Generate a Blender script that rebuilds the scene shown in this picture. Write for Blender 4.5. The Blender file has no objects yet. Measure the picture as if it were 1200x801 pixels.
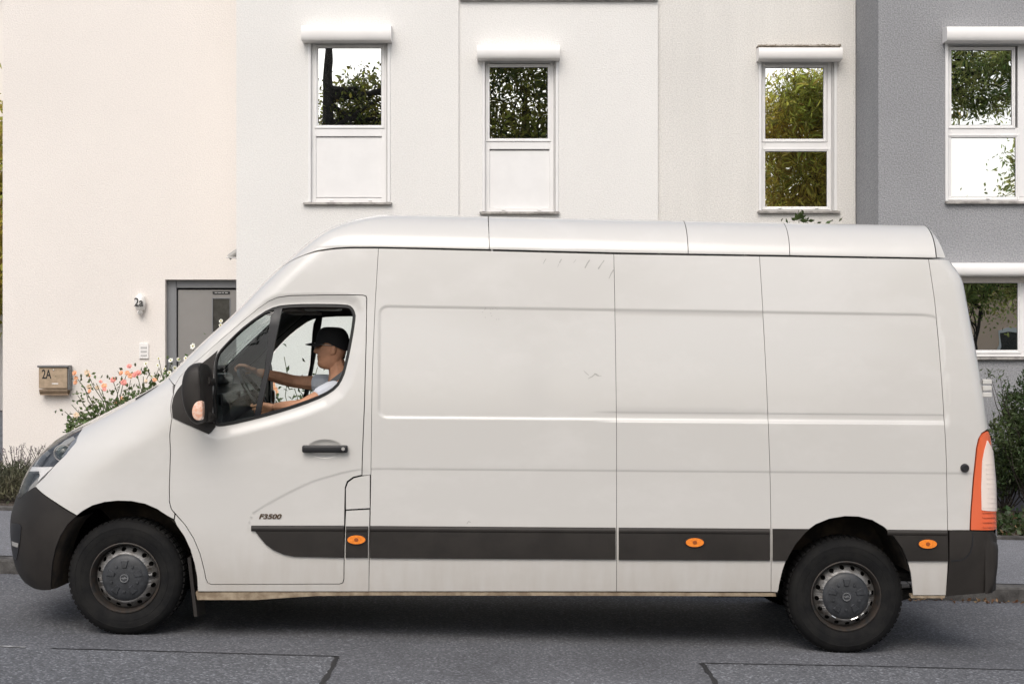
import bpy, bmesh, math, random
import numpy as np
from mathutils import Vector, Matrix
from mathutils.geometry import tessellate_polygon

random.seed(7)
RNG = np.random.default_rng(7)
S = bpy.context.scene
C = S.collection
R = math.radians

# ---------------------------------------------------------------- camera, sky, sun, exposure
F, HZ, EYE = 1750.0, 415.0, 1.75          # focal length and horizon row measured on the 1200 x 801 photograph; eye height in metres
cam_data = bpy.data.cameras.new('camera')
cam = bpy.data.objects.new('camera', cam_data); C.objects.link(cam)
cam.location = (0, 0, EYE); cam.rotation_euler = (R(90), 0, 0)
cam_data.sensor_width = 36.0
cam_data.lens = F / 1200.0 * 36.0
cam_data.shift_y = (HZ - 400.5) / 1200.0
cam_data.clip_start = 0.1; cam_data.clip_end = 4000
S.camera = cam

SUN_EL, SUN_AZ = 47.0, 190.0              # compass: 0 = +Y (into the picture), 90 = +X
wd = bpy.data.worlds.new('World'); S.world = wd; wd.use_nodes = True
wn = wd.node_tree.nodes; wl = wd.node_tree.links
wn.clear()
sky = wn.new('ShaderNodeTexSky'); sky.sky_type = 'NISHITA'; sky.sun_disc = False
sky.sun_elevation = R(SUN_EL); sky.sun_rotation = R(SUN_AZ)
sky.air_density = 1.0; sky.dust_density = 3.8; sky.ozone_density = 0.6
bg = wn.new('ShaderNodeBackground'); bg.inputs[1].default_value = 0.15
wo = wn.new('ShaderNodeOutputWorld')
hz = wn.new('ShaderNodeHueSaturation'); hz.inputs['Saturation'].default_value = 0.55   # hazy, milky sky
wl.new(sky.outputs[0], hz.inputs['Color']); wl.new(hz.outputs[0], bg.inputs[0]); wl.new(bg.outputs[0], wo.inputs[0])
sd = bpy.data.lights.new('sun', 'SUN'); sd.energy = 0.8; sd.angle = R(40); sd.color = (1.0, 0.955, 0.89)
so = bpy.data.objects.new('sun', sd); C.objects.link(so)
az, el = R(SUN_AZ), R(SUN_EL)
sdir = Vector((math.sin(az) * math.cos(el), math.cos(az) * math.cos(el), math.sin(el)))
so.rotation_euler = sdir.to_track_quat('Z', 'Y').to_euler()
so.location = sdir * 30
S.view_settings.view_transform = 'Standard'; S.view_settings.look = 'None'
S.view_settings.exposure = 0.27; S.view_settings.gamma = 1.0
S.render.engine = 'CYCLES'
S.cycles.use_denoising = True
S.cycles.max_bounces = 8; S.cycles.transparent_max_bounces = 12

# ---------------------------------------------------------------- materials
def nodes_of(m):
    m.use_nodes = True
    nt = m.node_tree
    return nt, nt.nodes['Principled BSDF']

def mat(name, col, rough=0.5, metal=0.0, spec=0.5, coat=0.0, var=0.0, vscale=3.0, bump=0.0, bscale=60.0,
        bdist=0.01, island=0.0, col2=None, fac_scale=None, rvar=0.0, trans=0.0, coatr=0.05, subsurf=0.0, lo=0.4, hi=0.6):
    m = bpy.data.materials.new(name); nt, b = nodes_of(m); N, L = nt.nodes, nt.links
    b.inputs['Base Color'].default_value = (*col, 1)
    b.inputs['Roughness'].default_value = rough; b.inputs['Metallic'].default_value = metal
    b.inputs['Specular IOR Level'].default_value = spec
    b.inputs['Coat Weight'].default_value = coat; b.inputs['Coat Roughness'].default_value = coatr
    if trans: b.inputs['Transmission Weight'].default_value = trans
    tc = N.new('ShaderNodeTexCoord'); src = None
    if var or col2:
        n = N.new('ShaderNodeTexNoise'); n.inputs['Scale'].default_value = vscale; n.inputs['Detail'].default_value = 6
        n.inputs['Roughness'].default_value = 0.6
        L.new(tc.outputs['Object'], n.inputs['Vector'])
        cr = N.new('ShaderNodeValToRGB'); L.new(n.outputs[0], cr.inputs[0])
        cr.color_ramp.elements[0].position = lo; cr.color_ramp.elements[1].position = hi
        c2 = col2 or tuple(min(1, c * (1 + var)) for c in col)
        c1 = col if col2 else tuple(c * (1 - var) for c in col)
        cr.color_ramp.elements[0].color = (*c1, 1); cr.color_ramp.elements[1].color = (*c2, 1)
        src = cr.outputs[0]
        if rvar:
            mr = N.new('ShaderNodeMapRange'); mr.inputs[3].default_value = rough - rvar; mr.inputs[4].default_value = rough + rvar
            L.new(n.outputs[0], mr.inputs[0]); L.new(mr.outputs[0], b.inputs['Roughness'])
    if island:
        g = N.new('ShaderNodeNewGeometry'); hs = N.new('ShaderNodeHueSaturation')
        mr = N.new('ShaderNodeMapRange'); mr.inputs[3].default_value = 1 - island; mr.inputs[4].default_value = 1 + island
        L.new(g.outputs['Random Per Island'], mr.inputs[0]); L.new(mr.outputs[0], hs.inputs['Value'])
        mh = N.new('ShaderNodeMapRange'); mh.inputs[3].default_value = 0.5 - island * 0.06; mh.inputs[4].default_value = 0.5 + island * 0.05
        L.new(g.outputs['Random Per Island'], mh.inputs[0]); L.new(mh.outputs[0], hs.inputs['Hue'])
        if src: L.new(src, hs.inputs['Color'])
        else: hs.inputs['Color'].default_value = (*col, 1)
        src = hs.outputs[0]
    if src: L.new(src, b.inputs['Base Color'])
    if bump:
        n2 = N.new('ShaderNodeTexNoise'); n2.inputs['Scale'].default_value = bscale; n2.inputs['Detail'].default_value = 4
        L.new(tc.outputs['Object'], n2.inputs['Vector'])
        bp = N.new('ShaderNodeBump'); bp.inputs['Strength'].default_value = bump; bp.inputs['Distance'].default_value = bdist
        L.new(n2.outputs[0], bp.inputs['Height']); L.new(bp.outputs[0], b.inputs['Normal'])
    return m

def leaf_mat(name, col, col2, island=0.45, trans=0.3, vscale=0.9):
    m = mat(name, col, rough=0.5, col2=col2, vscale=vscale, island=island, spec=0.4)
    nt = m.node_tree; b = nt.nodes['Principled BSDF']
    tr = nt.nodes.new('ShaderNodeBsdfTranslucent'); mx = nt.nodes.new('ShaderNodeMixShader'); mx.inputs[0].default_value = trans
    src = b.inputs['Base Color'].links[0].from_socket
    nt.links.new(src, tr.inputs[0])
    nt.links.new(b.outputs[0], mx.inputs[1]); nt.links.new(tr.outputs[0], mx.inputs[2])
    nt.links.new(mx.outputs[0], nt.nodes['Material Output'].inputs[0])
    return m

def glass_thin(name, tint=(0.86, 0.93, 0.92), refl=0.1):
    m = bpy.data.materials.new(name); nt, b = nodes_of(m); N, L = nt.nodes, nt.links
    N.remove(b)
    t = N.new('ShaderNodeBsdfTransparent'); t.inputs[0].default_value = (*tint, 1)
    g = N.new('ShaderNodeBsdfGlossy'); g.inputs['Roughness'].default_value = 0.0; g.inputs[0].default_value = (1, 1, 1, 1)
    lw = N.new('ShaderNodeFresnel'); lw.inputs[0].default_value = 1.45
    mr = N.new('ShaderNodeMapRange'); mr.inputs[3].default_value = refl - 0.04; mr.inputs[4].default_value = 0.55
    L.new(lw.outputs[0], mr.inputs[0])
    mx = N.new('ShaderNodeMixShader'); L.new(mr.outputs[0], mx.inputs[0]); L.new(t.outputs[0], mx.inputs[1]); L.new(g.outputs[0], mx.inputs[2])
    L.new(mx.outputs[0], N['Material Output'].inputs[0])
    return m

def glass_coated(name, wave=0.02, seed=0.0, wscale=2.2):
    """coated window pane of a house: mirrors the street, dark behind"""
    m = bpy.data.materials.new(name); nt, b = nodes_of(m); N, L = nt.nodes, nt.links
    b.inputs['Base Color'].default_value = (0.012, 0.014, 0.014, 1); b.inputs['Roughness'].default_value = 0.1
    g = N.new('ShaderNodeBsdfGlossy'); g.inputs['Roughness'].default_value = 0.004; g.inputs[0].default_value = (0.97, 0.98, 0.96, 1)
    mx = N.new('ShaderNodeMixShader'); mx.inputs[0].default_value = 0.92
    L.new(b.outputs[0], mx.inputs[1]); L.new(g.outputs[0], mx.inputs[2])
    tc = N.new('ShaderNodeTexCoord'); mp = N.new('ShaderNodeMapping'); mp.inputs['Location'].default_value = (seed, seed, seed)
    L.new(tc.outputs['Object'], mp.inputs[0])
    n2 = N.new('ShaderNodeTexNoise'); n2.inputs['Scale'].default_value = wscale; n2.inputs['Detail'].default_value = 1.0
    L.new(mp.outputs[0], n2.inputs['Vector'])
    bp = N.new('ShaderNodeBump'); bp.inputs['Strength'].default_value = 1.0; bp.inputs['Distance'].default_value = wave
    L.new(n2.outputs[0], bp.inputs['Height']); L.new(bp.outputs[0], g.inputs['Normal'])
    L.new(mx.outputs[0], N['Material Output'].inputs[0])
    return m

def paint_mat():
    """white van paint under clear coat; road film low down, faint mottling for wiping marks and painted-in dappled reflections"""
    m = mat('van_paint', (0.62, 0.603, 0.575), rough=0.38, coat=1.0, coatr=0.04, spec=0.4)
    nt = m.node_tree; N, L = nt.nodes, nt.links; b = N['Principled BSDF']
    tc = N.new('ShaderNodeTexCoord')
    sx = N.new('ShaderNodeSeparateXYZ'); L.new(tc.outputs['Object'], sx.inputs[0])
    low = N.new('ShaderNodeMapRange'); low.inputs[1].default_value = 0.85; low.inputs[2].default_value = 0.28
    low.inputs[3].default_value = 0.0; low.inputs[4].default_value = 0.55; low.interpolation_type = 'SMOOTHSTEP'
    L.new(sx.outputs['Z'], low.inputs[0])
    mp = N.new('ShaderNodeMapping'); mp.inputs['Scale'].default_value = (7, 7, 1.2); L.new(tc.outputs['Object'], mp.inputs[0])
    n = N.new('ShaderNodeTexNoise'); n.inputs['Scale'].default_value = 2.5; n.inputs['Detail'].default_value = 8; L.new(mp.outputs[0], n.inputs['Vector'])
    mu = N.new('ShaderNodeMath'); mu.operation = 'MULTIPLY'; L.new(low.outputs[0], mu.inputs[0]); L.new(n.outputs[0], mu.inputs[1])
    mix = N.new('ShaderNodeMixRGB'); mix.inputs[1].default_value = (0.62, 0.603, 0.575, 1); mix.inputs[2].default_value = (0.40, 0.34, 0.27, 1)
    L.new(mu.outputs[0], mix.inputs[0])
    n3 = N.new('ShaderNodeTexNoise'); n3.inputs['Scale'].default_value = 2.2; n3.inputs['Detail'].default_value = 10; n3.inputs['Roughness'].default_value = 0.65
    mp3 = N.new('ShaderNodeMapping'); mp3.inputs['Scale'].default_value = (1, 1, 1.8); mp3.inputs['Rotation'].default_value = (0, 0.3, 0); L.new(tc.outputs['Object'], mp3.inputs[0]); L.new(mp3.outputs[0], n3.inputs['Vector'])
    cr = N.new('ShaderNodeValToRGB'); cr.color_ramp.elements[0].position = 0.5; cr.color_ramp.elements[0].color = (0.985, 0.985, 0.985, 1)  # cloudy mottling of the colour also stands in for dappled reflections
    cr.color_ramp.elements[1].position = 0.68; cr.color_ramp.elements[1].color = (1.03, 1.03, 1.035, 1); L.new(n3.outputs[0], cr.inputs[0])
    mm = N.new('ShaderNodeMixRGB'); mm.blend_type = 'MULTIPLY'; mm.inputs[0].default_value = 1; L.new(mix.outputs[0], mm.inputs[1]); L.new(cr.outputs[0], mm.inputs[2])
    L.new(mm.outputs[0], b.inputs['Base Color'])
    cw = N.new('ShaderNodeMapRange'); cw.inputs[1].default_value = 0.35; cw.inputs[2].default_value = 0.7; cw.inputs[3].default_value = 0.03; cw.inputs[4].default_value = 0.22
    L.new(n3.outputs[0], cw.inputs[0]); L.new(cw.outputs[0], b.inputs['Coat Roughness'])
    bp = N.new('ShaderNodeBump'); bp.inputs['Strength'].default_value = 0.25; bp.inputs['Distance'].default_value = 0.004
    n4 = N.new('ShaderNodeTexNoise'); n4.inputs['Scale'].default_value = 3.0; n4.inputs['Detail'].default_value = 1; L.new(tc.outputs['Object'], n4.inputs['Vector'])
    L.new(n4.outputs[0], bp.inputs['Height']); L.new(bp.outputs[0], b.inputs['Coat Normal'])
    return m

def plaster(name, col, var=0.025, bump=0.5, fine=60.0, streak=0.0):
    m = mat(name, col, rough=0.9, spec=0.15)
    nt = m.node_tree; N, L = nt.nodes, nt.links; b = N['Principled BSDF']
    tc = N.new('ShaderNodeTexCoord')
    n1 = N.new('ShaderNodeTexNoise'); n1.inputs['Scale'].default_value = 0.5; n1.inputs['Detail'].default_value = 6; L.new(tc.outputs['Object'], n1.inputs['Vector'])
    mp = N.new('ShaderNodeMapping'); mp.inputs['Scale'].default_value = (3.5, 3.5, 0.35); L.new(tc.outputs['Object'], mp.inputs[0])
    n2 = N.new('ShaderNodeTexNoise'); n2.inputs['Scale'].default_value = 1.0; n2.inputs['Detail'].default_value = 6; L.new(mp.outputs[0], n2.inputs['Vector'])
    n3 = N.new('ShaderNodeTexNoise'); n3.inputs['Scale'].default_value = fine; n3.inputs['Detail'].default_value = 3; L.new(tc.outputs['Object'], n3.inputs['Vector'])
    def rng(n, a, lo=0.35, hi=0.65):
        r = N.new('ShaderNodeMapRange'); r.inputs[1].default_value = lo; r.inputs[2].default_value = hi
        r.inputs[3].default_value = 1 - a; r.inputs[4].default_value = 1 + a * 0.6; L.new(n.outputs[0], r.inputs[0]); return r
    a, c, d = rng(n1, var), rng(n2, streak), rng(n3, var * 2.2)
    m1 = N.new('ShaderNodeMath'); m1.operation = 'MULTIPLY'; L.new(a.outputs[0], m1.inputs[0]); L.new(c.outputs[0], m1.inputs[1])
    m2 = N.new('ShaderNodeMath'); m2.operation = 'MULTIPLY'; L.new(m1.outputs[0], m2.inputs[0]); L.new(d.outputs[0], m2.inputs[1])
    vm = N.new('ShaderNodeVectorMath'); vm.operation = 'SCALE'; vm.inputs[0].default_value = col; L.new(m2.outputs[0], vm.inputs['Scale'])
    L.new(vm.outputs[0], b.inputs['Base Color'])
    bp = N.new('ShaderNodeBump'); bp.inputs['Strength'].default_value = bump; bp.inputs['Distance'].default_value = 0.012
    L.new(n3.outputs[0], bp.inputs['Height']); L.new(bp.outputs[0], b.inputs['Normal'])
    return m

def asphalt(name, col, speck=0.5, scale=260.0, big=0.12):
    m = mat(name, col, rough=0.85, spec=0.3)
    nt = m.node_tree; N, L = nt.nodes, nt.links; b = N['Principled BSDF']
    tc = N.new('ShaderNodeTexCoord')
    v = N.new('ShaderNodeTexVoronoi'); v.inputs['Scale'].default_value = scale * 0.42; L.new(tc.outputs['Object'], v.inputs['Vector'])
    sc_ = N.new('ShaderNodeSeparateColor'); L.new(v.outputs['Color'], sc_.inputs[0])
    n2 = N.new('ShaderNodeTexNoise'); n2.inputs['Scale'].default_value = scale * 0.25; n2.inputs['Detail'].default_value = 5; L.new(tc.outputs['Object'], n2.inputs['Vector'])
    n3 = N.new('ShaderNodeTexNoise'); n3.inputs['Scale'].default_value = 0.9; n3.inputs['Detail'].default_value = 7; L.new(tc.outputs['Object'], n3.inputs['Vector'])
    cr = N.new('ShaderNodeValToRGB'); e = cr.color_ramp.elements
    e[0].position = 0.0; e[0].color = (1 - speck, 1 - speck, 1 - speck, 1)
    e[1].position = 1.0; e[1].color = (1 + speck * 2.6, 1 + speck * 2.6, 1 + speck * 2.6, 1)
    k = e.new(0.8); k.color = (1, 1, 1, 1)
    L.new(sc_.outputs[0], cr.inputs[0])
    r2 = N.new('ShaderNodeMapRange'); r2.inputs[1].default_value = 0.3; r2.inputs[2].default_value = 0.7; r2.inputs[3].default_value = 0.75; r2.inputs[4].default_value = 1.25; L.new(n2.outputs[0], r2.inputs[0])
    r3 = N.new('ShaderNodeMapRange'); r3.inputs[1].default_value = 0.3; r3.inputs[2].default_value = 0.7; r3.inputs[3].default_value = 1 - big; r3.inputs[4].default_value = 1 + big; L.new(n3.outputs[0], r3.inputs[0])
    mu = N.new('ShaderNodeMath'); mu.operation = 'MULTIPLY'; L.new(r2.outputs[0], mu.inputs[0]); L.new(r3.outputs[0], mu.inputs[1])
    vm = N.new('ShaderNodeVectorMath'); vm.operation = 'SCALE'; vm.inputs[0].default_value = col; L.new(mu.outputs[0], vm.inputs['Scale'])
    mx = N.new('ShaderNodeMixRGB'); mx.blend_type = 'MULTIPLY'; mx.inputs[0].default_value = 1; L.new(vm.outputs[0], mx.inputs[1]); L.new(cr.outputs[0], mx.inputs[2])
    L.new(mx.outputs[0], b.inputs['Base Color'])
    bp = N.new('ShaderNodeBump'); bp.inputs['Strength'].default_value = 0.6; bp.inputs['Distance'].default_value = 0.004
    L.new(v.outputs['Distance'], bp.inputs['Height']); L.new(bp.outputs[0], b.inputs['Normal'])
    return m

M = dict(
    paint=paint_mat(),
    bowl=mat('lamp_bowl_grey', (0.16, 0.165, 0.17), rough=0.35, metal=0.5, col2=(0.05, 0.05, 0.055), vscale=14),
    trim=mat('grey_plastic', (0.024, 0.0205, 0.018), rough=0.55, spec=0.35, var=0.15, vscale=5, bump=0.15, bscale=500, bdist=0.001),
    black=mat('black_plastic', (0.018, 0.018, 0.02), rough=0.38, spec=0.45),
    rubber=mat('seal_rubber', (0.015, 0.015, 0.015), rough=0.6),
    inner=mat('dark_inner_metal', (0.02, 0.019, 0.018), rough=0.8, spec=0.1),
    pillartrim=mat('pillar_trim', (0.17, 0.17, 0.165), rough=0.7),
    cabtrim=mat('cab_lining', (0.11, 0.105, 0.10), rough=0.75, var=0.2, vscale=6),
    headliner=mat('headliner_felt', (0.34, 0.30, 0.26), rough=0.9, var=0.15, vscale=5),
    dash=mat('dashboard_plastic', (0.03, 0.031, 0.033), rough=0.45),
    seat=mat('seat_fabric', (0.035, 0.035, 0.04), rough=0.9, bump=0.4, bscale=300, bdist=0.002),
    liner=mat('wheel_arch_liner', (0.03, 0.025, 0.02), rough=0.9, var=0.5, vscale=8, col2=(0.075, 0.055, 0.038)),
    tyre=mat('tyre_rubber', (0.0075, 0.0075, 0.008), rough=0.8, spec=0.2, col2=(0.014, 0.0135, 0.013), vscale=9, bump=0.25, bscale=120, bdist=0.002),
    steel=mat('wheel_steel', (0.26, 0.255, 0.25), rough=0.5, metal=0.5, col2=(0.07, 0.055, 0.042), vscale=16, bump=0.2, bscale=60, lo=0.45, hi=0.72),
    steeldark=mat('wheel_rim_dark', (0.026, 0.025, 0.024), rough=0.6, metal=0.2, col2=(0.05, 0.038, 0.030), vscale=20),
    hub=mat('hub_cap_plastic', (0.03, 0.032, 0.036), rough=0.5, var=0.25, vscale=20),
    chrome=mat('chrome', (0.75, 0.74, 0.72), rough=0.15, metal=1.0),
    silver=mat('lamp_reflector', (0.55, 0.56, 0.58), rough=0.22, metal=0.85),
    sill=mat('dirty_sill', (0.42, 0.34, 0.24), rough=0.75, col2=(0.24, 0.18, 0.12), vscale=14),
    orange=mat('orange_lens', (0.95, 0.26, 0.03), rough=0.18, coat=0.6, var=0.12, vscale=60, bump=0.3, bscale=120, bdist=0.002),
    orangedark=mat('orange_lens_centre', (0.35, 0.09, 0.02), rough=0.3),
    taillight=mat('tail_lamp_red', (0.78, 0.15, 0.06), rough=0.18, coat=1.0, spec=0.6),
    tailwhite=mat('tail_lamp_clear', (0.86, 0.75, 0.68), rough=0.2, coat=1.0),
    lens=glass_thin('lamp_cover', (0.95, 0.95, 0.95), 0.05),
    cabglass=glass_thin('cab_glass', (0.86, 0.93, 0.92), 0.055),
    mirror=mat('mirror_glass', (0.8, 0.8, 0.8), rough=0.02, metal=1.0),
    skin=mat('skin', (0.55, 0.285, 0.175), rough=0.5, spec=0.35, var=0.1, vscale=18),
    shirt=mat('shirt_cotton', (0.66, 0.69, 0.76), rough=0.9, bump=0.6, bscale=22, bdist=0.02),
    cap=mat('cap_cotton', (0.012, 0.012, 0.014), rough=0.85, bump=0.3, bscale=200, bdist=0.002),
    jeans=mat('denim', (0.03, 0.04, 0.075), rough=0.9),
    hair=mat('dark_hair', (0.02, 0.015, 0.012), rough=0.7),
    beltm=mat('belt_webbing', (0.10, 0.105, 0.11), rough=0.8),
    white=mat('white_pvc', (0.80, 0.79, 0.78), rough=0.35, spec=0.4, var=0.02),
    whitebox=mat('white_shutter_aluminium', (0.84, 0.82, 0.80), rough=0.4, var=0.03, vscale=2),
    railgrey=mat('shutter_rail', (0.55, 0.54, 0.53), rough=0.4),
    seal=mat('window_seal', (0.09, 0.09, 0.09), rough=0.7),
    sillm=mat('metal_sill', (0.34, 0.32, 0.30), rough=0.5, metal=0.3, var=0.3, vscale=10),
    grime=mat('grime_ledge', (0.20, 0.17, 0.13), rough=0.95, col2=(0.38, 0.35, 0.30), vscale=25),
    doorgrey=mat('grey_door', (0.235, 0.225, 0.215), rough=0.45, var=0.04, vscale=1.5),
    doorframe=mat('grey_door_frame', (0.20, 0.205, 0.215), rough=0.45),
    darkglass=mat('dark_door_glass', (0.03, 0.03, 0.028), rough=0.12, spec=0.6, var=0.3, vscale=9),
    copper=mat('mailbox_metal', (0.52, 0.40, 0.29), rough=0.32, metal=0.75, var=0.1, vscale=14),
    lid=mat('mailbox_lid', (0.17, 0.17, 0.17), rough=0.45, metal=0.4),
    ink=mat('black_lettering', (0.015, 0.015, 0.015), rough=0.6),
    bronze=mat('bronze_lettering', (0.10, 0.065, 0.04), rough=0.4, metal=0.5),
    lampwhite=mat('opal_glass', (0.82, 0.80, 0.77), rough=0.25, coat=0.4),
    camgrey=mat('camera_housing', (0.38, 0.37, 0.35), rough=0.45),
    road=asphalt('road_asphalt', (0.136, 0.139, 0.150), 0.33, 230, 0.2),
    roadpatch=asphalt('repaired_asphalt', (0.143, 0.147, 0.158), 0.40, 215, 0.12),
    pave=asphalt('pavement_asphalt', (0.19, 0.193, 0.208), 0.3, 330, 0.08),
    kerb=mat('kerb_concrete', (0.045, 0.042, 0.040), rough=0.9, col2=(0.11, 0.105, 0.10), vscale=7, bump=0.6, bscale=90),
    seam=mat('tar_seam', (0.022, 0.022, 0.024), rough=0.6),
    line=mat('worn_white_line', (0.50, 0.50, 0.50), rough=0.8, col2=(0.2, 0.2, 0.2), vscale=18),
    soil=mat('soil', (0.055, 0.040, 0.028), rough=1.0, col2=(0.14, 0.115, 0.09), vscale=9, bump=1.0, bscale=30, bdist=0.05),
    leafrose=leaf_mat('rose_leaf', (0.07, 0.115, 0.035), (0.15, 0.19, 0.065)),
    leafshrub=leaf_mat('shrub_leaf', (0.035, 0.06, 0.018), (0.09, 0.12, 0.04)),
    leafivy=leaf_mat('ivy_leaf', (0.03, 0.055, 0.018), (0.075, 0.09, 0.03)),
    leaflav=leaf_mat('lavender_leaf', (0.11, 0.12, 0.075), (0.17, 0.16, 0.10)),
    leafdry=leaf_mat('dry_leaf', (0.16, 0.085, 0.04), (0.30, 0.19, 0.10), trans=0.1, vscale=4),
    leaftree=leaf_mat('dark_tree_leaf', (0.05, 0.075, 0.025), (0.32, 0.30, 0.06), vscale=0.6, trans=0.5, island=0.6),
    leafyellow=leaf_mat('yellowing_leaf', (0.42, 0.44, 0.09), (0.72, 0.56, 0.15), vscale=0.7, trans=0.68, island=0.5),
    leafpale=leaf_mat('pale_tree_leaf', (0.17, 0.24, 0.08), (0.42, 0.43, 0.15), vscale=0.7, trans=0.65, island=0.5),
    stem=mat('plant_stem', (0.07, 0.08, 0.035), rough=0.8),
    bark=mat('tree_bark', (0.035, 0.028, 0.022), rough=0.95, var=0.3, vscale=6, bump=0.8, bscale=25, bdist=0.03),
    rosepink=mat('rose_petal_pink', (0.78, 0.33, 0.30), rough=0.7, island=0.3),
    roseorange=mat('rose_petal_orange', (0.80, 0.42, 0.26), rough=0.7, island=0.3),
    rosepale=mat('rose_petal_pale', (0.80, 0.64, 0.48), rough=0.7, island=0.2),
    petal=mat('white_petal', (0.82, 0.82, 0.74), rough=0.7, island=0.1),
    pollen=mat('flower_centre', (0.45, 0.38, 0.06), rough=0.8),
    lavflower=mat('lavender_flower', (0.16, 0.13, 0.15), rough=0.9, island=0.4),
    peach=plaster('peach_plaster', (0.86, 0.64, 0.50)),
    tile=mat('roof_tile', (0.20, 0.075, 0.045), rough=0.8, var=0.3, vscale=5),
    wallcream=plaster('cream_plaster', (0.815, 0.765, 0.72)),
    wallwhite=plaster('white_plaster', (0.785, 0.77, 0.745)),
    wallwhite2=plaster('pale_white_plaster', (0.785, 0.77, 0.745)),
    wallold=plaster('weathered_white_plaster', (0.735, 0.715, 0.68), var=0.05, streak=0.03),
    wallgrey=plaster('grey_plaster', (0.33, 0.333, 0.345), var=0.10, bump=0.9),
    plinth=plaster('dark_plinth', (0.13, 0.13, 0.145)),
    glass_a=glass_coated('pane_smooth', 0.0004, 0.0), glass_b=glass_coated('pane_wavy', 0.0006, 3.1, 3.0), glass_c=glass_coated('pane_wavier', 0.0010, 9.3, 2.6),
)

# ---------------------------------------------------------------- generic object helpers
def link(o, parent=None):
    C.objects.link(o)
    if parent is not None: o.parent = parent
    return o

def tag(o, label=None, cat=None, group=None, kind=None):
    if label: o['label'] = label
    if cat: o['category'] = cat
    if group: o['group'] = group
    if kind: o['kind'] = kind
    return o

def thing(name, loc, label=None, cat=None, group=None, kind=None):
    o = bpy.data.objects.new(name, None); o.empty_display_size = 0.2; C.objects.link(o); o.location = loc
    return tag(o, label, cat, group, kind)

def origin_of(parent):
    v = Vector((0, 0, 0))
    while parent is not None:
        v += Vector(parent.location); parent = parent.parent
    return v

def mesh_obj(name, verts, faces, material, parent=None, smooth=False, loc=None, normals=None, sharp=None):
    """verts are world coordinates; the mesh is stored relative to its own origin"""
    verts = np.asarray(verts, dtype=np.float64).reshape(-1, 3)
    me = bpy.data.meshes.new(name)
    po = origin_of(parent)
    if loc is None:
        loc = Vector((0, 0, 0)) if parent is not None else Vector((float(verts[:, 0].mean()), float(verts[:, 1].mean()), float(verts[:, 2].min())))
        own = po + loc
    else:
        own = Vector(loc)
    vv = verts - np.array(own)
    me.from_pydata(vv.tolist(), [], [list(f) for f in faces])
    me.materials.append(material)
    if smooth: me.polygons.foreach_set('use_smooth', [True] * len(me.polygons))
    if sharp is not None: me.set_sharp_from_angle(angle=R(sharp))
    me.update()
    if normals is not None:
        me.polygons.foreach_set('use_smooth', [True] * len(me.polygons))
        me.normals_split_custom_set(normals)
    o = bpy.data.objects.new(name, me)
    link(o, parent); o.location = own - po
    return o

def fast_mesh(name, V, nper, material, parent=None, kind=None, faces_per=None, smooth=False):
    """V: (n*nper,3) world verts, each run of nper verts is one polygon"""
    V = np.asarray(V, dtype=np.float32).reshape(-1, 3)
    n = len(V) // nper
    me = bpy.data.meshes.new(name)
    po = np.array(origin_of(parent))
    own = po if parent is not None else np.array([V[:, 0].mean(), V[:, 1].mean(), V[:, 2].min()])
    me.vertices.add(len(V)); me.vertices.foreach_set('co', (V - own).ravel().astype(np.float32))
    if faces_per is None:
        me.loops.add(n * nper); me.loops.foreach_set('vertex_index', np.arange(n * nper, dtype=np.int32))
        me.polygons.add(n); me.polygons.foreach_set('loop_start', np.arange(n, dtype=np.int32) * nper)
    else:
        fp = np.array(faces_per, dtype=np.int32)          # (k, m) local faces per group
        k, mm = fp.shape
        idx = (np.arange(n, dtype=np.int32)[:, None, None] * nper + fp[None]).ravel()
        me.loops.add(len(idx)); me.loops.foreach_set('vertex_index', idx)
        me.polygons.add(n * k); me.polygons.foreach_set('loop_start', np.arange(n * k, dtype=np.int32) * mm)
    me.materials.append(material); me.update(calc_edges=True); me.validate()
    o = bpy.data.objects.new(name, me); link(o, parent); o.location = tuple(own - po)
    if kind: o['kind'] = kind
    return o

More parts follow.
